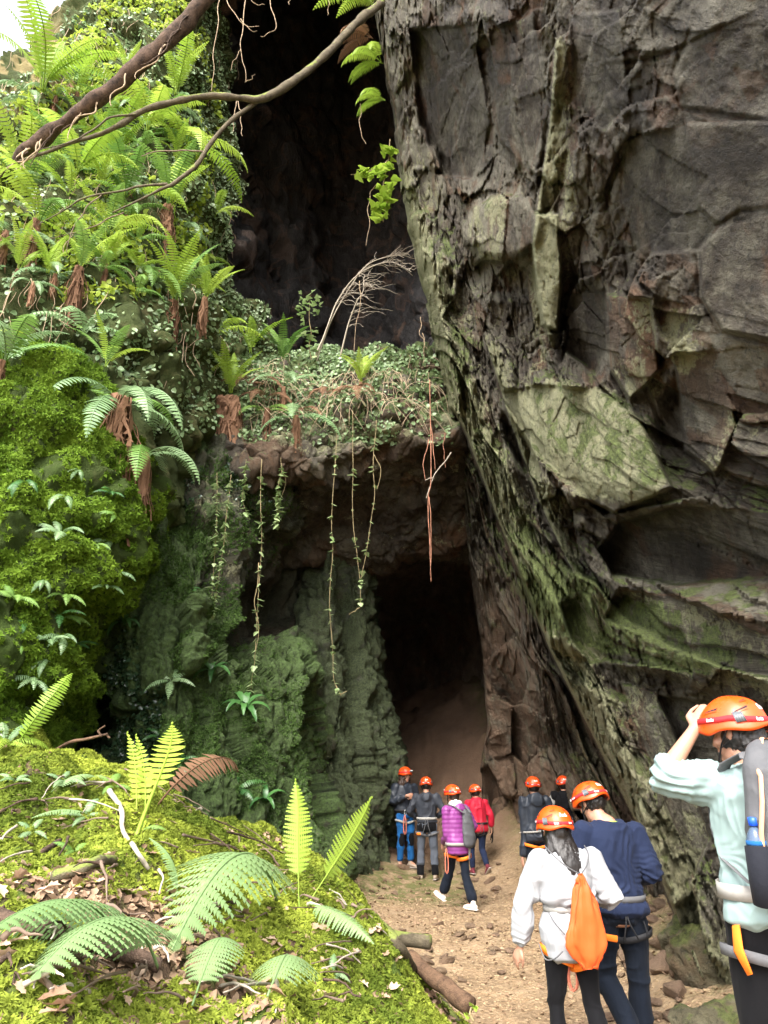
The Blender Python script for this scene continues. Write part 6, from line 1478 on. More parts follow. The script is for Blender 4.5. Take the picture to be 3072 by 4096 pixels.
def add_helmet(parent, Mh, near=True, lamp=True):
    n, m = (64, 18) if near else (36, 10)
    v = []; f = []
    for layer, off in ((0, 0), (1, -.007)):
        for i in range(m+1):
            for j in range(n):
                az = -math.pi+2*math.pi*j/n
                e0 = rim_el(az); el = e0+(math.pi/2-.03-e0)*i/m
                fl = .010*math.exp(-(i/m*9)**2) if layer == 0 else .006*math.exp(-(i/m*9)**2)
                v.append(dome_pt(az, el, off+fl))
    L = (m+1)*n
    for l in (0, 1):
        for i in range(m):
            for j in range(n):
                a, b, c, d = l*L+i*n+j, l*L+i*n+(j+1) % n, l*L+(i+1)*n+(j+1) % n, l*L+(i+1)*n+j
                f.append([a, d, c, b] if l == 0 else [a, b, c, d])
        v.append(dome_pt(0, math.pi/2, 0 if l == 0 else -.007))
    for l in (0, 1):
        for j in range(n): f.append([l*L+m*n+j, l*L+m*n+(j+1) % n, 2*L+l][::(-1 if l == 0 else 1)])
    for j in range(n): f.append([j, (j+1) % n, L+(j+1) % n, L+j])
    pc = Piece(); pc.add(v, f); pc.xform(Mh)
    h = solid('helmet', pc, PM['helmet'], parent)
    # elastic strap of the head torch
    v = []; f = []; k = 48
    def mid(az): return .16+.10*math.cos(az)*.6+.05*math.exp(-((abs(az)-1.9)/.25)**2)
    for j in range(k+1):
        az = -math.pi+2*math.pi*j/k
        for de, off in ((-.085, .003), (-.085, .0065), (.085, .0065), (.085, .003)): v.append(dome_pt(az, mid(az)+de, off))
    for j in range(k):
        for q in range(4):
            a, b = j*4+q, j*4+(q+1) % 4; f.append([a, b, b+4, a+4])
    pc = Piece(); pc.add(v, f); pc.xform(Mh); st = solid('torch_strap', pc, PM['red'], h)
    for az in ((-3.6, -2.75, -1.3, 1.3) if near else (2.75, -2.75)):
        pc = Piece(); a, b = text_on_dome('fenix', az, mid(az)-.045, .0085); pc.add(a, b); pc.xform(Mh); solid('strap_lettering', pc, PM['print'], h)
    pc = Piece(); a, b = text_on_dome('Rock', math.pi-.12, .46, .0022); pc.add(a, b); pc.xform(Mh); solid('shell_lettering', pc, PM['print'], h)
    # vents: dark slots with a raised lip
    for sg in (-1, 1):
        for (a0, e0, a1, e1, w) in ((2.05, .38, 2.55, .52, .10), (2.35, .78, 2.75, .86, .09), (1.0, .45, 1.5, .5, .10), (.4, .72, .8, .8, .08)):
            pc = Piece(); lp = Piece()
            pc.add(*patch_on_dome([(sg*a0, e0+w*.3), (sg*a1, e1+w), (sg*(a1-.03), e1-w*.1), (sg*a0, e0-w*.2)], .0012))
            lp.add(*patch_on_dome([(sg*a0, e0-w*.2), (sg*(a1-.03), e1-w*.1), (sg*(a1-.02), e1-w*.45), (sg*a0, e0-w*.5)], .004))
            pc.xform(Mh); solid('vent', pc, PM['dark'], h); lp.xform(Mh); solid('vent_lip', lp, PM['helmet'], h)
    # grey clips that hold the strap
    for sg in (-1, 1):
        v = []; f = []
        for q in range(9):
            a = sg*(2.05+.035*q); o_ = .0125 if q % 2 == 0 else .0095
            v += [dome_pt(a, .02+.005*q, .004), dome_pt(a, .02+.005*q, o_), dome_pt(a-sg*.09, .36, o_-.002), dome_pt(a-sg*.09, .36, .004)]
        for q in range(8):
            for j in range(4): i0, i1 = q*4+j, q*4+(j+1) % 4; f.append([i0, i1, i1+4, i0+4])
        pc = Piece(); pc.add(v, f); pc.xform(Mh); solid('clip', pc, PM['plastic'], h)
    if lamp:
        pc = Piece(); pc.ell(dome_pt(0, .28, .02), (.032, .024, .024), n=12, m=8); pc.xform(Mh); lb = solid('head_torch', pc, PM['plastic'], h)
        for a_, r_ in ((.08, .013), (-.1, .010)):
            pc = Piece(); pc.tube([dome_pt(a_, .30, .035), dome_pt(a_, .30, .044)], [r_, r_], 10); pc.xform(Mh); solid('torch_lens', pc, PM['lens'], h)
    # chin straps
    for sg in (-1, 1):
        ear = dome_pt(sg*1.75, rim_el(1.75)+.04, -.008); chin = np.array([sg*.035, .085, -.155]); bk = dome_pt(sg*2.5, rim_el(2.5)+.04, -.01)
        for p_ in ([ear, (sg*.082, .03, -.075), chin, (0, .09, -.16)], [bk, (sg*.08, -.02, -.06), (sg*.078, .035, -.09)]):
            pc = Piece(); pc.tube(p_, [(.007, .002)]*len(p_), 6); pc.xform(Mh); solid('chin_strap', pc, PM['dark'], h)
    return h

def hand(pc, w, d, nrm, side, curl=.5, s=1.0, spread=.12):
    """w wrist, d direction of the hand, nrm back-of-hand normal, side +1 if the thumb lies towards cross(d,nrm)"""
    w = np.asarray(w, float); d = np.asarray(d, float)/np.linalg.norm(d); nrm = np.asarray(nrm, float); nrm = nrm-d*(nrm@d); nrm /= np.linalg.norm(nrm)
    x = np.cross(d, nrm)*side
    pc.tube([w-d*.03*s, w+d*.02*s, w+d*.055*s, w+d*.088*s], [(.027*s, .019*s), (.030*s, .018*s), (.040*s, .016*s), (.038*s, .013*s)], 12, side=x)
    for k, (o, L) in enumerate(((.030, .072), (.010, .080), (-.010, .074), (-.029, .058))):
        b = w+d*(.082*s)+x*o*s
        dd = d+x*(o*spread*12)*.5; dd /= np.linalg.norm(dd)
        p = [b-dd*.02*s, b]; a = 0
        for q, fr in enumerate((.45, .32, .23)):
            a += curl*(.7, .9, .7)[q]*(1+.1*k)
            p.append(p[-1]+(dd*math.cos(a)-nrm*math.sin(a))*L*fr*s)
        pc.tube(p, [.0098*s, .0098*s, .0092*s, .0085*s, .0072*s], 8)
    b = w+d*.022*s+x*.024*s
    p = [b, b+(x*.8+d*.5)*.034*s, b+(x*.75+d*1.1)*.050*s-nrm*.012*s*(1+curl), b+(x*.55+d*1.6)*.058*s-nrm*.022*s*(1+curl)]
    pc.tube(p, [.0145*s, .0125*s, .0105*s, .0085*s], 8)

def head_piece(pc, Mh, near, fem=False):
    h = Piece()
    st = [(-.115, .030, .030, .055), (-.10, .045, .045, .045), (-.07, .058, .066, .028), (-.03, .068, .083, .012), (.01, .074, .092, .002), (.05, .076, .095, -.003), (.09, .067, .085, -.006), (.12, .045, .058, -.008)]
    h.tube([(0, y, z) for z, a, b, y in st], [(a, b) for z, a, b, y in st], 18, side=(1, 0, 0))
    h.tube([(0, .088, .012), (0, .106, -.02), (0, .112, -.034), (0, .092, -.042)], [.008, .011, .013, .009], 8)       # nose
    h.tube([(-.045, .082, .028), (0, .094, .024), (.045, .082, .028)], [.012, .010, .012], 8)                          # brow
    h.tube([(-.02, .090, -.066), (0, .096, -.065), (.02, .090, -.066)], [.007, .009, .007], 8)                         # lips
    h.ell((0, .075, -.10), (.024, .02, .018))
    for sg in (-1, 1):
        h.ell((sg*.078, -.004, -.008), (.010, .019, .032), n=10, m=7); h.ell((sg*.050, .066, -.03), (.022, .022, .02))
    h.tube([(0, -.005, -.05), (0, -.018, -.12), (0, -.03, -.185)], [(.052, .056), (.053, .056), (.062, .060)], 14)
    h.xform(Mh); pc.v += h.v; 
    pc.f += [[i+pc.n for i in q] for q in h.f]; pc.n += h.n

TORSO = [(.84, .150, .110, -.010), (.90, .168, .122, -.012), (.97, .165, .115, -.006), (1.08, .142, .100, 0), (1.20, .155, .110, -.002), (1.32, .172, .116, -.008), (1.41, .168, .100, -.012), (1.465, .115, .078, -.014), (1.50, .062, .060, -.012)]
class Person:
    def __init__(s, label, loc, heading, H, vox=.012, group=None):
        s.r = empty('person', loc, (0, 0, heading)); tag(s.r, label, 'person', group)
        s.k = H/1.75; s.vox = vox; s.lean = (0, 0); s.J = {}
        s.head_yaw = s.head_pitch = s.head_roll = 0; s.hoff = (0, 0, 0)
    def off(s, z):
        t = max(0, z-.95); return np.array([s.lean[0]*t, s.lean[1]*t, 0])
    def pose(s, **J):
        """joints in metres of a 1.75 m figure: le, lw, re, rw, lk, la, rk, ra"""
        D = dict(le=(-.25, -.02, 1.14), lw=(-.27, .06, .89), re=(.25, -.02, 1.14), rw=(.27, .06, .89), lk=(-.105, .02, .50), la=(-.11, -.02, .09), rk=(.105, .02, .50), ra=(.11, -.02, .09), lt=(0, 1, 0), rt=(0, 1, 0), ls=(-.185, -.012, 1.425), rs=(.185, -.012, 1.425))
        D.update(J)
        for n in ('ls', 'rs'): D[n] = tuple(np.array(D[n])+s.off(1.42))
        s.J = {k: np.array(v, float)*(1 if k in ('lt', 'rt') else s.k) for k, v in D.items()}
        s.J['lh'] = np.array((-.092, 0, .92))*s.k; s.J['rh'] = np.array((.092, 0, .92))*s.k
        hc = (np.array((0, .012, 1.632))+s.off(1.55)+np.array(s.hoff))*s.k
        s.Mh = Matrix.Translation(hc.tolist()) @ Euler((s.head_pitch, s.head_roll, s.head_yaw), 'XYZ').to_matrix().to_4x4() @ Matrix.Scale(s.k**.5, 4)
        s.Mhel = s.Mh @ Matrix.Translation((0, .004, .030)) @ Matrix.Rotation(.06, 4, 'X')
        return s
    def torso(s, pc, z0, z1, ease=0, drape=0, n=22, tk=1.0):
        pts = []; rad = []
        zs = np.array([t[0] for t in TORSO])
        for z in np.linspace(z0, z1, 14):
            rx, ry, y = [np.interp(z, zs, [t[i] for t in TORSO]) for i in (1, 2, 3)]
            e = ease+drape*max(0, (1.3-z))
            c = (np.array((0, y, z))+s.off(z))*s.k
            pts.append(c); rad.append(((rx+e)*s.k*tk, (ry+e*.9)*s.k*tk))
        pc.tube(pts, rad, n, side=(1, 0, 0), cap=.25)
    def arm(s, pc, S, E, W, r, to=1.0):
        p = []; R = []
        for t in (0, .25, .5, .75, 1): p.append(S+(E-S)*t); R.append(np.interp(t, (0, .3, 1), r[:3]))
        for t in (.12, .35, .6, .8, 1):
            if t <= to+1e-6: p.append(E+(W-E)*t); R.append(np.interp(t, (0, .3, 1), (r[2]*.98, r[3], r[4])))
        pc.tube(p, R, 14)
    def leg(s, pc, Hh, K, A, r, to=1.0):
        p = []; R = []
        for t in (0, .2, .45, .7, 1): p.append(Hh+(K-Hh)*t); R.append(np.interp(t, (0, .5, 1), r[:3]))
        for t in (.12, .3, .6, .85, 1):
            if t <= to+1e-6: p.append(K+(A-K)*t); R.append(np.interp(t, (0, .35, 1), (r[2]*.97, r[3], r[4])))
        pc.tube(p, R, 16)
    def body(s, hands=None, fem=False):
        k = s.k; J = s.J; pc = Piece()
        s.torso(pc, .84, 1.50, -.012)
        a = (.050*k, .044*k, .036*k, .040*k, .026*k)
        s.arm(pc, J['ls'], J['le'], J['lw'], a); s.arm(pc, J['rs'], J['re'], J['rw'], a)
        l = (.078*k, .066*k, .050*k, .052*k, .034*k)
        s.leg(pc, J['lh'], J['lk'], J['la'], l); s.leg(pc, J['rh'], J['rk'], J['ra'], l)
        for q in 'lr': pc.tube([J[q+'a'], J[q+'a']+J[q+'t']*.12*k-np.array((0, 0, .05*k))], [.034*k, .028*k], 10)
        for h in (hands or []): hand(pc, *h)
        head_piece(pc, s.Mh, s.vox < .01, fem)
        pc.tube([np.array((0, -.012, 1.47))*k+s.off(1.47)*k, np.array(s.Mh.translation)+np.array((0, -.02, -.08))], [.062*k, .054*k], 14)
        s.b = solid('body', pc, PM['skin'], s.r, min(s.vox, .011), 3)
        return s.b
    def top(s, name, mat, hem=.86, neck=1.475, ease=.028, drape=.0, sl=(.075, .066, .058, .056, .046), lto=.96, rto=.96, disp=None, extra=None, sleeves=True):
        pc = Piece(); k = s.k
        s.torso(pc, hem, neck, ease, drape)
        r = [x*k for x in sl]
        if sleeves:
            s.arm(pc, s.J['ls']*1.0, s.J['le'], s.J['lw'], r, lto); s.arm(pc, s.J['rs'], s.J['re'], s.J['rw'], r, rto)
        if extra: extra(pc)
        return solid(name, pc, mat, s.r, s.vox, 3, disp or wrinkles(.006*k))
    def trousers(s, mat, r=(.096, .082, .066, .066, .058), lto=.98, rto=.98, top=1.0, disp=None, name='trousers'):
        pc = Piece(); k = s.k
        s.torso(pc, .86, top, .008); r = [x*k for x in r]
        s.leg(pc, s.J['lh'], s.J['lk'], s.J['la'], r, lto); s.leg(pc, s.J['rh'], s.J['rk'], s.J['ra'], r, rto)
        return solid(name, pc, mat, s.r, s.vox, 3, disp or wrinkles(.005*k, 3))
    def shoes(s, mat, sole=None):
        for q in 'lr':
            A = s.J[q+'a']; t = s.J[q+'t']; t = t/np.linalg.norm(t); k = s.k
            dn = np.array((0, 0, -1.0)); dn = dn-t*(dn@t); dn /= np.linalg.norm(dn)
            pc = Piece()
            pc.tube([A+dn*-.03*k, A+dn*.03*k], [.042*k, .044*k], 12)
            pc.tube([A-t*.055*k+dn*.052*k, A+dn*.045*k, A+t*.07*k+dn*.048*k, A+t*.14*k+dn*.06*k, A+t*.185*k+dn*.066*k], [(.030*k, .030*k), (.040*k, .042*k), (.043*k, .036*k), (.044*k, .026*k), (.030*k, .018*k)], 12, side=np.cross(t, dn))
            sh = solid('shoe', pc, mat, s.r, min(s.vox, .009), 2)
            pc = Piece()
            pc.tube([A-t*.075*k+dn*.085*k, A+dn*.085*k, A+t*.10*k+dn*.088*k, A+t*.195*k+dn*.08*k], [(.034*k, .012*k), (.038*k, .012*k), (.048*k, .012*k), (.030*k, .010*k)], 12, side=np.cross(t, dn))
            solid('sole', pc, sole or PM['sole'], sh)
    def ring_at(s, z, ease, zt=0.0, w=.022, th=.004, mat='greyweb', name='harness_belt', arc=None, parent=None, drop=0):
        """webbing band round the torso"""
        zs = np.array([t[0] for t in TORSO]); v = []; f = []; n = 40
        for j in range(n+1):
            a = 2*math.pi*j/n
            rx, ry, y = [np.interp(z, zs, [t[i] for t in TORSO]) for i in (1, 2, 3)]
            for dz, o in ((-w, 0), (-w, th), (w, th), (w, 0)):
                c = np.array((math.sin(a)*(rx+ease+o), y+math.cos(a)*(ry+ease*.9+o), z+dz+zt*math.sin(a)+drop*math.cos(a)))+s.off(z)
                v.append(c*s.k)
        for j in range(n):
            for q in range(4): a, b = j*4+q, j*4+(q+1) % 4; f.append([a, b, b+4, a+4])
        pc = Piece(); pc.add(v, f)
        return solid(name, pc, PM[mat], parent or s.r)
    def leg_loop(s, q, z, r, mat='darkgrey', w=.020, parent=None, tilt=.03):
        Hh, K = s.J[q+'h'], s.J[q+'k']; t = (Hh[2]-z*s.k)/(Hh[2]-K[2]); c = Hh+(K-Hh)*t
        v = []; f = []; n = 28
        sg = -1 if q == 'l' else 1
        for j in range(n+1):
            a = 2*math.pi*j/n
            for dz, o in ((-w, 0), (-w, .004), (w, .004), (w, 0)):
                v.append(c+np.array((math.sin(a)*(r+o), math.cos(a)*(r+o), dz+tilt*sg*math.sin(a)))*s.k)
        for j in range(n):
            for k_ in range(4): a, b = j*4+k_, j*4+(k_+1) % 4; f.append([a, b, b+4, a+4])
        pc = Piece(); pc.add(v, f); return solid('leg_loop', pc, PM[mat], parent or s.r)
    def harness(s, belt_z, ease, belt='greyweb', loop='darkgrey', lr=.105, lz=.76, rear=True, w=.022):
        b = s.ring_at(belt_z, ease, mat=belt, w=w)
        s.leg_loop('l', lz, lr, loop, parent=b); s.leg_loop('r', lz, lr, loop, parent=b)
        if rear:
            zt = belt_z*s.k
            for sg in (-1, 1):
                pc = Piece(); pc.tube([(sg*.02*s.k, -(.125+ease)*s.k, zt), (sg*.03*s.k, -(.14+ease)*s.k, zt-.12), (sg*.075*s.k, -.125*s.k, lz*s.k)], [(.006, .003)]*3, 6)
                solid('rear_strap', pc, PM['darkgrey'], b)
        return b
    def rope_loop(s, at, L=.26, mat='rope', name='rope_lanyard'):
        at = np.array(at, float)*s.k; pc = Piece(); p = []
        for dx in (0, .012):
            p += [at+np.array((.028*math.sin(t*2*math.pi)*(1-.3*math.cos(t*2*math.pi))+dx, .01+dx, -L/2*(1-math.cos(t*2*math.pi)))) for t in np.linspace(0, 1, 15)]
        pc.tube(p, [.0065]*30, 7)
        return solid(name, pc, PM[mat], s.r)
def box_piece(pts_bottom_top):
    pass
# ------------------------------------------------------------------ the nine people
def xat(u, Y, z=1.0): return float((u-1536)/FPX*(Y*CP+(z-CAMZ)*SP))
def ztop(v, Y): return float(P(1536, v, Y)[2])
def make(label, u, Y, vtop, heading, vox, uz=1.0, zg=None):
    x = xat(u, Y, uz); z = float(ground_z(x, Y)) if zg is None else zg
    p = Person(label, (x, Y, z), heading, 1.75*(ztop(vtop, Y)-z)/1.80, vox)
    p.base = np.array((x, Y, z)); p.h = heading
    return p
def px(p, u, v, Y):
    """photo pixel at distance Y -> joint in the figure's own 1.75 m frame"""
    w = P(u, v, Y)-p.base; c, s = math.cos(p.h), math.sin(p.h)
    return tuple(np.array((w[0]*c+w[1]*s, -w[0]*s+w[1]*c, w[2]))/p.k)
def hair_back(p, mat, r=(.084, .094, .085), c=(0, -.022, -.005), low=None, name='hair', amp=.004, extra=None):
    pc = Piece(); pc.ell(c, r, n=20, m=12)
    if low: pc.tube([(0, -.04, -.02), (0, -.055, low*.6), (0, -.05, low)], [(.078, .05), (.07, .045), (.05, .03)], 14)
    if extra: extra(pc)
    pc.xform(p.Mh)
    return solid(name, pc, PM[mat], p.r, min(p.vox, .009), 2, lambda q: amp*(vn(q*np.array([150, 150, 9]), 4)+.6*vn(q*np.array([60, 60, 14]), 5)+(.8*vn(q*70, 6) if amp > .0055 else 0)))
def pack(name, label, parent_p, w, h, d, z0, mat, top_round=.1, yoff=.14, xoff=0, vox=.01):
    """a backpack in the frame of the wearer, a thing of its own"""
    k = parent_p.k; T = empty(name, parent_p.r.location, parent_p.r.rotation_euler); tag(T, label, 'backpack')
    pc = Piece(); pts = []; rad = []
    for t, a, b in ((0, .72, .7), (.06, .92, .95), (.25, 1, 1.08), (.55, .98, 1), (.8, .86, .82), (.93, .68, .6), (1, .45, .35)):
        z = z0+h*t; pts.append((np.array((xoff, -yoff-d*.5*b, z))+parent_p.off(z))*k); rad.append((w/2*a*k, d/2*b*k*1.15))
    pc.tube(pts, rad, 20, side=(1, 0, 0), cap=.3)
    solid('pack_body', pc, PM[mat], T, vox, 2, wrinkles(.006*k, 9, (7, 7, 5)))
    return T

# --- tall man in the mint top, right foreground ---
g = make('tall person in mint sweatshirt with charcoal backpack holding his orange helmet', 3100, 3.4, 2768, .28, .0075, 1.3)
g.head_yaw = .42; g.head_pitch = -.12; g.hoff = (-.012, .03, -.0)
wr = P(2775, 2918, 3.52); 
g.pose(ls=px(g, 2850, 3140, 3.42), le=px(g, 2655, 3105, 3.5), lw=px(g, 2778, 2918, 3.52), re=(.30, .1, 1.15), rw=(.2, .3, 1.1), lk=(-.11, .03, .5), rk=(.12, -.05, .5))
hd = np.array(px(g, 2850, 2790, 3.52))-np.array(px(g, 2775, 2918, 3.52))
g.body([(g.J['lw'], hd, (-.75, -.55, .35), -1, .55, 1.08)])
add_helmet(g.r, g.Mhel, True)
hair_back(g, 'hair', (.086, .098, .082), (0, -.024, -.022), amp=.007)
g.top('sweatshirt', PM['mint'], .93, 1.485, .035, .05, (.088, .080, .070, .062, .060), lto=.12, rto=.9,
      disp=wrinkles(.009, 2, (7, 7, 4), [(g.J['le'], .14, .012, (.5, .5, -.5), 20), (g.J['ls'], .15, .011, (.8, .2, .5), 17), ((-.12*g.k, -.1, 1.08*g.k), .12, .006, (.1, .1, 1), 18)]))
g.trousers(PM['black'], (.108, .095, .075, .075, .062), top=1.02)
g.shoes(PM['shoe_d'])
b = g.harness(1.035, .062, 'greyweb', 'darkgrey', .128, .80, rear=False, w=.028)
pc = Piece(); Hh = g.J['lh']
pc.tube([Hh+np.array((-.118, -.03, .00))*g.k, Hh+np.array((-.142, -.055, -.075))*g.k, Hh+np.array((-.13, -.085, -.15))*g.k], [(.010, .022), (.006, .030), (.006, .016)], 10, side=(1, 0, 0), cap=.1)
solid('orange_pad', pc, PM['orange'], b)
T = pack('backpack', 'charcoal backpack with peach piping worn by the tall person in mint', g, .33, .56, .17, 1.02, 'pack', yoff=.135, xoff=-.075, vox=.0075)
k = g.k
def gl(x, y, z): return np.array((x-.095, y, z))*k
for sg in (-1, 1):
    pc = Piece(); pc.tube([gl(.02+sg*.10, -.22, 1.50), gl(.02+sg*.125, -.27, 1.46), gl(.02+sg*.150, -.285, 1.37), gl(.02+sg*.163, -.27, 1.26), gl(.02+sg*.150, -.25, 1.16)], [(.007, .011)]*5, 8)
    solid('piping', pc, PM['peach'], T)
    sp = solid('pack_strap', (lambda q: (q.tube([gl(.02+sg*.075, -.16, 1.52), gl(.095+sg*.105, -.10, 1.545), gl(.095+sg*.125, .0, 1.505), gl(.095+sg*.12, .115, 1.38), gl(.095+sg*.14, .11, 1.25), gl(.095+sg*.19, .02, 1.15), gl(.05+sg*.16, -.13, 1.08)], [(.032, .006), (.033, .008), (.033, .008), (.03, .007), (.016, .005), (.010, .003), (.010, .003)], 10, side=(1, 0, 0)), q)[1])(Piece()), PM['darkgrey'], T)
pc = Piece(); pc.tube([gl(-.03, -.20, 1.55), gl(0, -.19, 1.60), gl(.05, -.19, 1.60), gl(.08, -.20, 1.55)], [(.005, .014)]*4, 8); solid('grab_handle', pc, PM['peach'], T)
pc = Piece(); pc.tube([gl(-.09, -.30, 1.12), gl(-.03, -.325, 1.20), gl(.02, -.33, 1.36), gl(.02, -.30, 1.48)], [(.006, .004)]*4, 8); solid('lash_strap', pc, PM['dark'], T)
pc = Piece(); pc.tube([gl(-.03, -.315, 1.04), gl(.02, -.33, 1.12), gl(.06, -.335, 1.20)], [(.012, .004)]*3, 8); solid('lash_strap', pc, PM['dark'], T)
pc = Piece(); rg = [gl(-.078+.022*math.cos(a), -.305, 1.245+.026*math.sin(a)) for a in np.linspace(0, 2*math.pi, 13)]; pc.tube(rg, [.0045]*13, 6, cap=0); solid('d_ring', pc, PM['metal'], T)
pc = Piece(); pc.tube([gl(-.135, -.225, 1.02), gl(-.14, -.235, 1.10), gl(-.14, -.235, 1.215)], [(.038*k, .042*k), (.044*k, .046*k), (.043*k, .045*k)], 14, cap=.15); solid('mesh_pocket', pc, PM['mesh'], T)
B = empty('water_bottle', g.r.location, g.r.rotation_euler); tag(B, 'clear water bottle with blue cap in the side pocket of the charcoal backpack', 'bottle')
pc = Piece(); pc.tube([gl(-.14, -.235, 1.12), gl(-.14, -.235, 1.235), gl(-.14, -.235, 1.262), gl(-.14, -.235, 1.283)], [.036, .036, .026, .013], 16, cap=.1)
wm = NT('clear_plastic'); solid('bottle_body', pc, wm.done((.10, .15, .24), .08, None, .6, **{'Alpha': .6}), B)
pc = Piece(); pc.tube([gl(-.14, -.235, 1.286), gl(-.14, -.235, 1.314)], [.0185, .0185], 16, cap=.1); solid('bottle_cap', pc, flat_mat('blue_cap', (.01, .08, .62), .35, .4), B)
pc = Piece(); pc.tube([gl(-.14, -.235, 1.235), gl(-.14, -.235, 1.225), gl(-.14, -.235, 1.22)], [.0375]*3, 16, cap=0); solid('bottle_label', pc, PM['blue'], B)

# --- woman in the white sweatshirt ---
w = make('person in white sweatshirt and black leggings carrying an orange drawstring bag', 2268, 5.4, 3216, .10, .008, 1.1)
w.hoff = (-.045, .01, -.01); w.head_pitch = -.10; w.head_yaw = .12
w.pose(le=px(w, 2100, 3625, 5.42), lw=px(w, 2082, 3785, 5.45), re=px(w, 2455, 3590, 5.33), rw=(.19, .27, 1.12), lk=(-.115, .06, .50), la=(-.125, .0, .09), rk=(.12, -.02, .50), ra=(.165, -.22, .13), rt=(.1, 1, -.35))
w.body([(w.J['lw'], np.array(px(w, 2042, 3890, 5.5))-np.array(px(w, 2080, 3790, 5.45)), (-.9, -.35, .1), -1, .35, .95), (w.J['rw'], (-.5, .8, .1), (0, .1, 1), 1, .6, .95)], True)
add_helmet(w.r, w.Mhel, True)
def whair(pc):
    pc.tube([(.0, -.055, -.02), (.01, -.075, -.09), (.03, -.115, -.16), (.05, -.135, -.23), (.065, -.137, -.30), (.072, -.135, -.37)], [(.080, .042), (.090, .034), (.085, .026), (.066, .022), (.050, .018), (.022, .008)], 18, side=(1, 0, 0))
    pc.tube([(-.06, -.03, -.05), (-.075, -.06, -.13), (-.085, -.085, -.19)], [(.035, .04), (.03, .026), (.012, .010)], 10)
    pc.tube([(.07, -.03, -.05), (.10, -.05, -.13), (.135, -.07, -.19)], [(.035, .04), (.03, .026), (.012, .010)], 10)
hair_back(w, 'hair', (.088, .098, .09), (0, -.02, -.02), amp=.0035, extra=whair)
kk = w.k
w.top('sweatshirt', PM['white'], .80, 1.475, .045, .02, (.092, .088, .080, .078, .060), lto=.93, rto=.95,
      disp=lambda c: wrinkles(.008, 12, (6, 6, 3.2), [(w.J['le'], .10, .005, (.5, .4, -.6), 15), (w.J['lw'], .10, .006, (.3, .2, -1), 22), (w.J['re'], .12, .006, (.5, .3, .8), 15), ((-.1, -.1, 1.16*kk), .13, .009, (1, .3, .3), 12), ((.12, -.1, 1.16*kk), .13, .009, (1, -.2, -.3), 12)])(c)
      -.030*np.exp(-((c[:, 2]-1.105*kk)/.028)**2)*(np.abs(c[:, 0]) < .27*kk)+.012*np.exp(-((c[:, 2]-1.175*kk)/.04)**2)*(np.abs(c[:, 0]) < .25*kk))
w.trousers(PM['black'], (.098, .080, .058, .060, .046), top=1.0)
w.shoes(PM['shoe_d'])
b = w.ring_at(1.105, .034, w=.020, mat='greyweb')
w.leg_loop('l', .80, .112, 'orange', .028, b, .05); w.leg_loop('r', .78, .112, 'orange', .026, b, .05)
w.rope_loop((.0, .0, .80), .2, name='rope_lanyard')
# her bag: thin gathered sack on two cords
T = empty('drawstring_bag', w.r.location, w.r.rotation_euler); tag(T, 'orange drawstring bag hanging on the back of the white sweatshirt', 'bag')
outl = [(z_, h_*.82, d_) for z_, h_, d_ in [(1.312, .016, .03), (1.29, .030, .034), (1.25, .048, .04), (1.18, .078, .055), (1.08, .115, .075), (.98, .145, .085), (.885, .168, .075), (.82, .135, .055), (.76, .085, .035), (.725, .045, .018)]]
v = []; f = []; n = 44
for i, z in enumerate(np.linspace(0, 1, 34)):
    zz, hw, dp = [np.interp(z*(len(outl)-1), range(len(outl)), [o[q] for o in outl]) for q in (0, 1, 2)]
    for j in range(n):
        a = 2*math.pi*j/n; ca, sa = math.cos(a), math.sin(a)
        gath = .022*(1-z)**1.2*math.sin(a*11+z*3)+.014*math.sin(a*5+z*7)*z+.012*math.sin(a*3-z*11)
        r = 1+gath/max(hw, .05)
        x = (abs(ca)**.75)*math.copysign(1, ca)*hw*r; y = math.copysign(abs(sa)**.9, sa)*dp*r*.5
        v.append(np.array((.045+x+.02*z*(1-z), -.205-y-.01*math.sin(z*3), zz+.035))*kk)
for i in range(33):
    for j in range(n): f.append([i*n+j, i*n+(j+1) % n, (i+1)*n+(j+1) % n, (i+1)*n+j])
f.append(list(range(n))); f.append([33*n+j for j in range(n)][::-1])
pc = Piece(); pc.add(v, f); solid('sack', pc, PM['bag_o'], T, None, 0, lambda c: .011*fbm(c*np.array([26, 26, 7]), 3, 3)-.006*(1-np.abs(vn(c*np.array([14, 14, 9]), 6)))**4)
def wl(x, y, z): return np.array((x, y, z))*kk
CORDS = []
CORDS.append([wl(.04, -.20, 1.345), wl(-.06, -.20, 1.40), wl(-.135, -.13, 1.475), wl(-.15, -.03, 1.515)]); CORDS.append([wl(.05, -.20, 1.345), wl(.10, -.20, 1.41), wl(.135, -.14, 1.475), wl(.15, -.03, 1.515)])
CORDS.append([wl(-.12, -.185, .865), wl(-.17, -.15, .815), wl(-.215, -.08, .80), wl(-.235, -.02, .88)]); CORDS.append([wl(-.10, -.19, .97), wl(-.15, -.165, 1.03), wl(-.18, -.12, 1.09)])
for c_ in CORDS:
    c_ = catmull(np.array(c_), 14); pc = Piece(); pc.tube(list(c_), [.0042]*14, 6); solid('cord', pc, PM['darkgrey'], T)

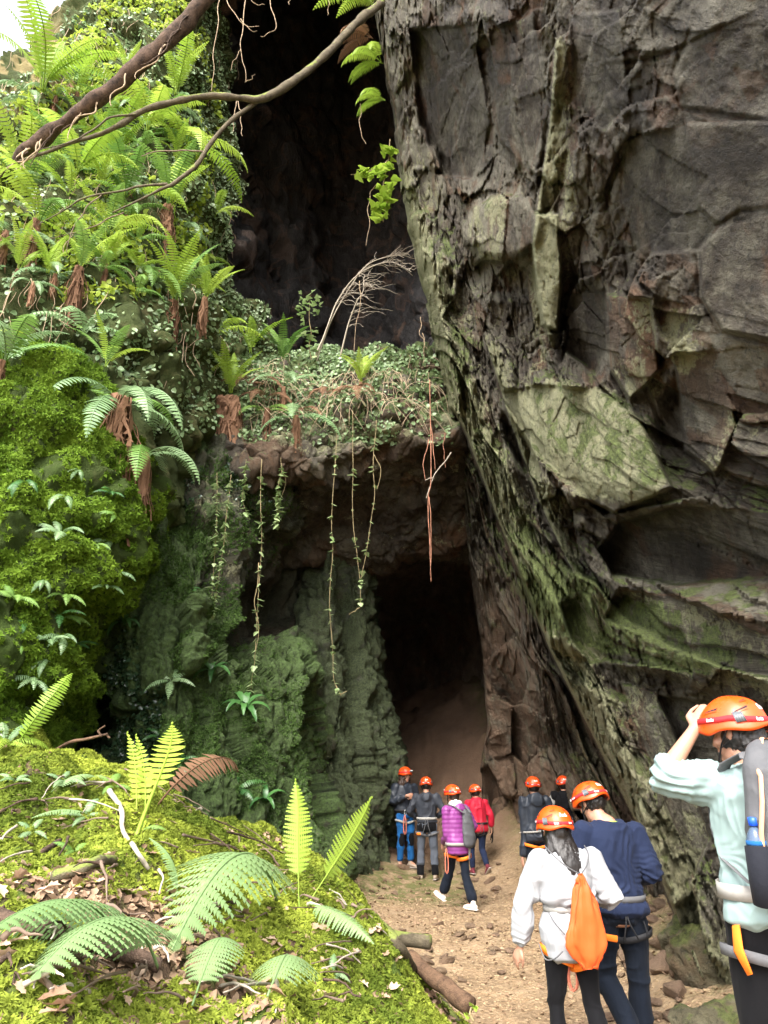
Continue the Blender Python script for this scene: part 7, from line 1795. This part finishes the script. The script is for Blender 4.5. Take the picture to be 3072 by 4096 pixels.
# --- man in the navy sweatshirt ---
m = make('person in navy sweatshirt and dark jeans walking with his head bowed', 2462, 5.95, 3108, .06, .008, 1.1)
m.hoff = (-.085, .06, -.018); m.head_pitch = -.42; m.head_yaw = .45; m.lean = (0, .06)
m.pose(re=px(m, 2612, 3500, 5.9), rw=(.18, .30, 1.12), le=(-.30, .02, 1.16), lw=(-.12, .30, 1.12), lk=(-.12, .06, .5), la=(-.02, -.22, .16), lt=(0, 1, -.4), rk=(.11, .03, .5), ra=(.12, .06, .09))
m.body([(m.J['rw'], (-.5, .8, .2), (.2, .1, 1), 1, .7, 1), (m.J['lw'], (.5, .8, .2), (-.2, .1, 1), -1, .7, 1)])
add_helmet(m.r, m.Mhel, True)
hair_back(m, 'hair', (.083, .092, .07), (0, -.024, -.008), amp=.006)
kk = m.k
m.top('sweatshirt', PM['navy'], .905, 1.48, .036, .03, (.086, .078, .070, .068, .056), rto=.95, lto=.95,
      disp=lambda c: wrinkles(.008, 22, (8, 8, 3), [(m.J['re'], .13, .008, (.2, .2, 1), 26), ((-.02, -.1, 1.12*kk), .16, .008, (1, .1, .3), 16), ((.05, -.1, 1.32*kk), .13, .005, (1, 0, -.4), 14)])(c)-.02*np.exp(-((c[:, 2]-1.0*kk)/.03)**2)*(np.abs(c[:, 0]) < .25))
m.trousers(PM['blackjean'], (.106, .094, .074, .074, .070), top=1.0, disp=wrinkles(.007, 6, (7, 7, 6)))
m.shoes(PM['shoe_d'])
b = m.ring_at(1.0, .040, w=.020, mat='darkgrey')
m.leg_loop('l', .76, .125, 'dark', .02, b); m.leg_loop('r', .76, .125, 'dark', .02, b)
for sg in (-1, 1):
    pc = Piece(); pc.tube([wl(0, -.155, .93), wl(sg*.012, -.175, .86), wl(sg*.05+.02, -.16, .76)], [(.006, .003)]*3, 6); solid('rear_strap', pc, PM['dark'], b)
pc = Piece(); pc.tube([wl(.14, -.10, .86), wl(.15, -.12, .80), wl(.14, -.10, .75)], [.005]*3, 6); solid('gear_loop', pc, PM['dark'], b)
pc = Piece(); pc.tube([wl(-.20, -.06, .80), wl(-.15, -.15, .775), wl(-.08, -.16, .765)], [(.022, .005)]*3, 8, side=(0, 0, 1)); solid('orange_pad', pc, PM['orange'], b)
pc = Piece(); pc.tube([np.array((0, -.02, 1.472))*kk+m.off(1.47)*kk, np.array((0, -.018, 1.488))*kk+m.off(1.48)*kk], [(.075*kk, .072*kk)]*2, 20, cap=0); solid('undershirt_collar', pc, flat_mat('lime_cloth', (.35, .55, .05)), m.r)

# --- woman in the purple quilted jacket ---
q = make('person in purple quilted jacket and flared dark jeans stepping to the left', 1830, 12.2, 3136, .58, .014, 1.0)
q.lean = (0, .10); q.head_pitch = -.12; q.hoff = (0, .02, 0)
q.pose(la=px(q, 1772, 3572, 12.5), lk=px(q, 1800, 3480, 12.4), lt=(.0, 1, .35), ra=px(q, 1893, 3612, 11.95), rk=px(q, 1862, 3500, 12.15), rt=(-.1, 1, 0), le=px(q, 1788, 3345, 12.15), lw=px(q, 1772, 3372, 12.5), re=(.32, -.03, 1.16), rw=(.26, .2, 1.05))
q.body([(q.J['lw'], (.05, .4, -.8), (-.9, .3, 0), -1, .5, 1)], True)
add_helmet(q.r, q.Mhel, False)
hair_back(q, 'hair_brown', low=-.10)
def quilt(c): return .009*np.abs(np.sin(c[:, 2]*math.pi/.062))**.6-.006+.005*fbm(c*12, 2, 3)
def hood_q(pc): pc.ell(np.array((0, -.13, 1.43))*q.k+q.off(1.43)*q.k, (.10, .06, .085))
q.top('quilted_jacket', PM['purple'], .80, 1.47, .032, .015, (.082, .075, .066, .064, .05), disp=quilt, extra=hood_q)
pc = Piece(); pc.tube([np.array((0, -.03, 1.455))*q.k+q.off(1.46)*q.k, np.array((0, -.02, 1.53))*q.k+q.off(1.5)*q.k], [(.115, .105), (.105, .098)], 16, cap=.3); solid('fleece_collar', pc, PM['fleece'], q.r, .012, 2, wrinkles(.008, 4))
q.trousers(PM['blackjean'], (.094, .080, .064, .070, .088), top=.95)
q.shoes(PM['shoe_w'], PM['shoe_w'])
b = q.ring_at(.93, .05, w=.022)
q.leg_loop('r', .74, .115, 'orange', .026, b); q.leg_loop('l', .74, .115, 'orange', .026, b)
pc = Piece(); pc.tube([np.array((.06, -.19, .95))*q.k, np.array((.085, -.18, .85))*q.k, np.array((.09, -.16, .72))*q.k], [(.020, .005)]*3, 8, side=(1, 0, 0)); solid('rear_strap', pc, PM['greyweb'], b)
q.rope_loop((-.19, .04, .86), .34)
T = pack('backpack', 'slim dark blue-grey backpack on the purple quilted jacket', q, .22, .52, .10, .90, 'pack', yoff=.165, xoff=.06, vox=.014)
for sg in (-1, 1):
    pc = Piece(); pc.tube([np.array((.05+sg*.07, -.20, 1.38))*q.k, np.array((sg*.11, -.13, 1.475))*q.k+q.off(1.45), np.array((sg*.12, .02, 1.50))*q.k+q.off(1.45)], [(.018, .005)]*3, 8, side=(1, 0, 0)); solid('pack_strap', pc, PM['darkgrey'], T)

# --- person in the red jacket ---
r = make('person in red jacket with a black glove in the right hand', 1912, 14.9, 3137, .32, .014)
r.lean = (0, .12); r.head_pitch = -.15
r.pose(le=(-.27, .05, 1.16), lw=(-.22, .25, 1.05), re=(.30, -.02, 1.17), rw=(.33, .04, .93), lk=(-.10, .16, .52), la=(-.09, .16, .11), rk=(.09, .04, .50), ra=(.075, -.22, .20), rt=(0, .75, -.65))
r.body([(r.J['rw'], (.05, .1, -1), (.9, -.2, 0), -1, .4, 1)])
add_helmet(r.r, r.Mhel, False); hair_back(r, 'hair')
r.top('jacket', PM['redjkt'], .86, 1.51, .036, .03, (.088, .080, .070, .066, .054), disp=wrinkles(.009, 32, (9, 9, 5)))
r.trousers(PM['navy'], (.10, .085, .068, .066, .058)); r.shoes(PM['shoe_r'])
b = r.harness(1.02, .058, 'dark', 'dark', .115, .80); 
gl_ = empty('glove', r.r.location, r.r.rotation_euler); tag(gl_, 'black glove dangling from the hand of the person in red', 'glove')
pc = Piece(); W0 = r.J['rw']+np.array((.02, .03, -.10)); hand(pc, W0, (.1, .05, -1), (.9, -.3, 0), -1, .2, 1.15); pc.tube([W0+np.array((0, 0, .07)), W0], [.03, .034], 10)
solid('glove_body', pc, PM['black'], gl_, .009, 1)

# --- person in charcoal jacket and grey trousers ---
c = make('person in charcoal hooded jacket and grey trousers seen from behind by the guide', 1707, 14.9, 3104, -.08, .014)
c.head_pitch = -.12
c.pose(le=(-.33, -.03, 1.16), lw=(-.17, .22, 1.02), re=(.34, -.03, 1.16), rw=(.18, .24, 1.05), lk=(-.125, .03, .5), la=(-.13, -.03, .09), rk=(.125, .02, .5), ra=(.14, -.02, .09), lt=(-.25, 1, 0), rt=(.25, 1, 0))
c.body([(c.J['lw'], (.5, .8, 0), (-.3, .3, .9), -1, .5, 1), (c.J['rw'], (-.5, .8, 0), (.3, .3, .9), 1, .5, 1)])
add_helmet(c.r, c.Mhel, False); hair_back(c, 'hair')
def hood_c(pc): pc.ell(np.array((0, -.125, 1.42))*c.k, (.105, .06, .09))
c.top('hooded_jacket', PM['greyjkt'], .98, 1.49, .034, .015, (.086, .078, .068, .064, .052), extra=hood_c, disp=wrinkles(.008, 42, (8, 8, 6)))
c.trousers(PM['greytrs'], (.104, .088, .070, .072, .070), lto=.7, rto=.7, disp=wrinkles(.008, 43, (8, 8, 6)))
pc = Piece(); c.torso(pc, .84, 1.0, .014); pc.tube([c.J['lh'], c.J['lh']*.8+c.J['lk']*.2], [.105*c.k, .10*c.k], 16); pc.tube([c.J['rh'], c.J['rh']*.8+c.J['rk']*.2], [.105*c.k, .10*c.k], 16); solid('seat_panel', pc, PM['black'], c.r, .014)
for s_ in 'lr':
    pc = Piece(); K, A = c.J[s_+'k'], c.J[s_+'a']; pc.tube([K+(A-K)*.62, K+(A-K)*.8, K+(A-K)*1.02], [.072*c.k, .070*c.k, .064*c.k], 14, cap=.1); solid('gaiter', pc, PM['black'], c.r, .012, 2, wrinkles(.006, 5))
c.shoes(PM['shoe_b'])
b = c.harness(1.045, .045, 'greyweb', 'darkgrey', .112, .77)
pc = Piece(); pc.tube([np.array((-.19, -.07, .775))*c.k, np.array((-.12, -.13, .78))*c.k], [(.022, .006)]*2, 8, side=(0, 0, 1)); solid('orange_pad', pc, PM['orange'], b)

# --- the guide, facing us ---
d = make('guide in black jacket and blue trousers facing the group with clasped hands', 1620, 15.6, 3064, math.pi+.42, .014)
d.head_yaw = .35; d.head_pitch = -.05
d.pose(le=(-.27, .0, 1.14), lw=(-.06, .24, 1.24), re=(.27, .0, 1.14), rw=(.06, .25, 1.27), lk=(-.10, .03, .5), la=(-.11, -.01, .09), rk=(.10, .02, .5), ra=(.10, -.03, .09), lt=(-.3, 1, 0), rt=(.3, 1, 0))
d.body([(d.J['lw'], (.8, .1, .25), (-.1, 1, .2), -1, .6, 1), (d.J['rw'], (-.8, .1, .1), (.1, 1, .2), 1, .6, 1)], True)
add_helmet(d.r, d.Mhel, False)
for sg in (-1, 1):
    pc = Piece(); pc.ell((sg*.03, .087, .003), (.010, .006, .005), n=8, m=6); pc.xform(d.Mh); solid('eye', pc, PM['eye'], d.r)
pc = Piece(); pc.tube([(-.022, .104, -.066), (0, .108, -.064), (.022, .104, -.066)], [.005, .006, .005], 8); pc.xform(d.Mh); solid('lips', pc, PM['lips'], d.r)
def curls(pc):
    rr = random.Random(4)
    for i in range(34):
        a = rr.uniform(-2.6, 2.6); x0 = .078*math.sin(a); y0 = -.078*math.cos(a)*1.0-.01
        if y0 > .045: y0 = .045
        L = rr.uniform(.20, .33); pts = []
        for t in np.linspace(0, 1, 9): pts.append((x0*(1+.75*t)+.012*math.sin(t*17+i), y0*(1+.4*t)+.012*math.cos(t*17+i), .01-L*t))
        pc.tube(pts, [.019]*8+[.009], 7)
hair_back(d, 'hair_brown', (.084, .094, .09), (0, -.026, 0), extra=curls)
d.top('jacket', PM['blackjkt'], .96, 1.49, .034, .01, (.086, .078, .068, .064, .052), disp=wrinkles(.008, 52))
d.trousers(PM['blue'], (.102, .086, .068, .070, .066), top=.97, disp=wrinkles(.008, 53))
for s_ in 'lr':
    pc = Piece(); K, A, Hh = d.J[s_+'k'], d.J[s_+'a'], d.J[s_+'h']; f_ = np.array((0, .030, 0))
    pc.tube([K+(Hh-K)*.22+f_, K+f_*1.2, K+(A-K)*.28+f_], [(.052, .052), (.056, .054), (.050, .052)], 14, cap=.15); solid('knee_patch', pc, PM['black'], d.r, .012)
d.shoes(PM['shoe_b'])
b = d.harness(1.0, .05, 'dark', 'greyweb', .110, .80, rear=False)
for c_ in ((.02, .20, 1.03), (-.06, .18, .98)):
    pc = Piece(); pc.ell(np.array(c_)*d.k, (.05, .03, .052)); solid('gear_pouch', pc, PM['dark'], b)
pc = Piece(); rg = [np.array((.09+.02*math.cos(a), .20, .965+.05*math.sin(a)))*d.k for a in np.linspace(0, 2*math.pi, 13)]; pc.tube(rg, [.006]*13, 6, cap=0); solid('carabiner', pc, PM['metal'], b)
d.rope_loop((.10, .20, .92), .34)
T = pack('backpack', 'black backpack on the back of the guide in blue trousers', d, .38, .56, .17, .98, 'packdark', yoff=.135, vox=.014)

# --- man in the blue-black shell jacket ---
e = make('person in blue-black hooded shell jacket with the left arm hanging', 2145, 12.5, 3103, .08, .014)
e.pose(le=px(e, 2100, 3350, 12.5), lw=px(e, 2090, 3435, 12.5), re=(.29, .05, 1.14), rw=(.2, .26, 1.05))
e.head_yaw = .15
e.body([(e.J['lw'], (.02, .05, -1), (-.9, -.2, 0), 1, .3, 1)])
add_helmet(e.r, e.Mhel, False); hair_back(e, 'hair')
def hood_e(pc): pc.ell(np.array((0, -.12, 1.44))*e.k, (.125, .075, .105)); pc.tube([np.array((-.10, -.05, 1.47))*e.k, np.array((0, -.12, 1.49))*e.k, np.array((.10, -.05, 1.47))*e.k], [.04, .045, .04], 10)
e.top('shell_jacket', PM['blackjkt'], .84, 1.50, .040, .02, (.094, .086, .076, .070, .056), extra=hood_e, disp=wrinkles(.009, 62, (8, 8, 5)))
e.trousers(PM['blackjean'], (.104, .09, .072, .07, .062)); e.shoes(PM['shoe_d'])
b = e.ring_at(.98, .066, w=.013, zt=.02); e.leg_loop('l', .76, .125, 'orange', .022, b); e.leg_loop('r', .76, .125, 'orange', .022, b)
pc = Piece(); pc.tube([np.array((-.285, -.035, .955))*e.k, np.array((-.255, -.05, .962))*e.k], [(.004, .002)]*2, 6); solid('sleeve_print', pc, PM['print'], e.r)

# --- person in the dark body warmer, half hidden ---
h = make('person in black body warmer half hidden behind the others by the cliff foot', 2266, 13.2, 3102, -.05, .014)
h.pose(le=(-.29, .04, 1.15), lw=(-.12, .26, 1.3), re=(.28, .05, 1.15), rw=(.15, .27, 1.15))
h.body([(h.J['lw'], (.2, .2, .9), (-.5, .6, .2), -1, .5, 1)])
add_helmet(h.r, h.Mhel, False); hair_back(h, 'hair')
h.top('body_warmer', PM['black'], .90, 1.50, .040, .02, sleeves=False, disp=wrinkles(.007, 72), extra=lambda pc: (pc.ell(h.J['ls'], (.075, .08, .09)), pc.ell(h.J['rs'], (.075, .08, .09))))
pc = Piece(); h.arm(pc, h.J['ls'], h.J['le'], h.J['lw'], (.074, .072, .066, .06, .05), .95); solid('sleeve', pc, PM['greyweb'], h.r, .014, 2, wrinkles(.006, 8))
pc = Piece(); h.arm(pc, h.J['rs'], h.J['re'], h.J['rw'], (.080, .076, .07, .064, .05), .95); solid('sleeve', pc, PM['black'], h.r, .014, 2, wrinkles(.006, 9))
h.trousers(PM['blackjean']); h.shoes(PM['shoe_d'])
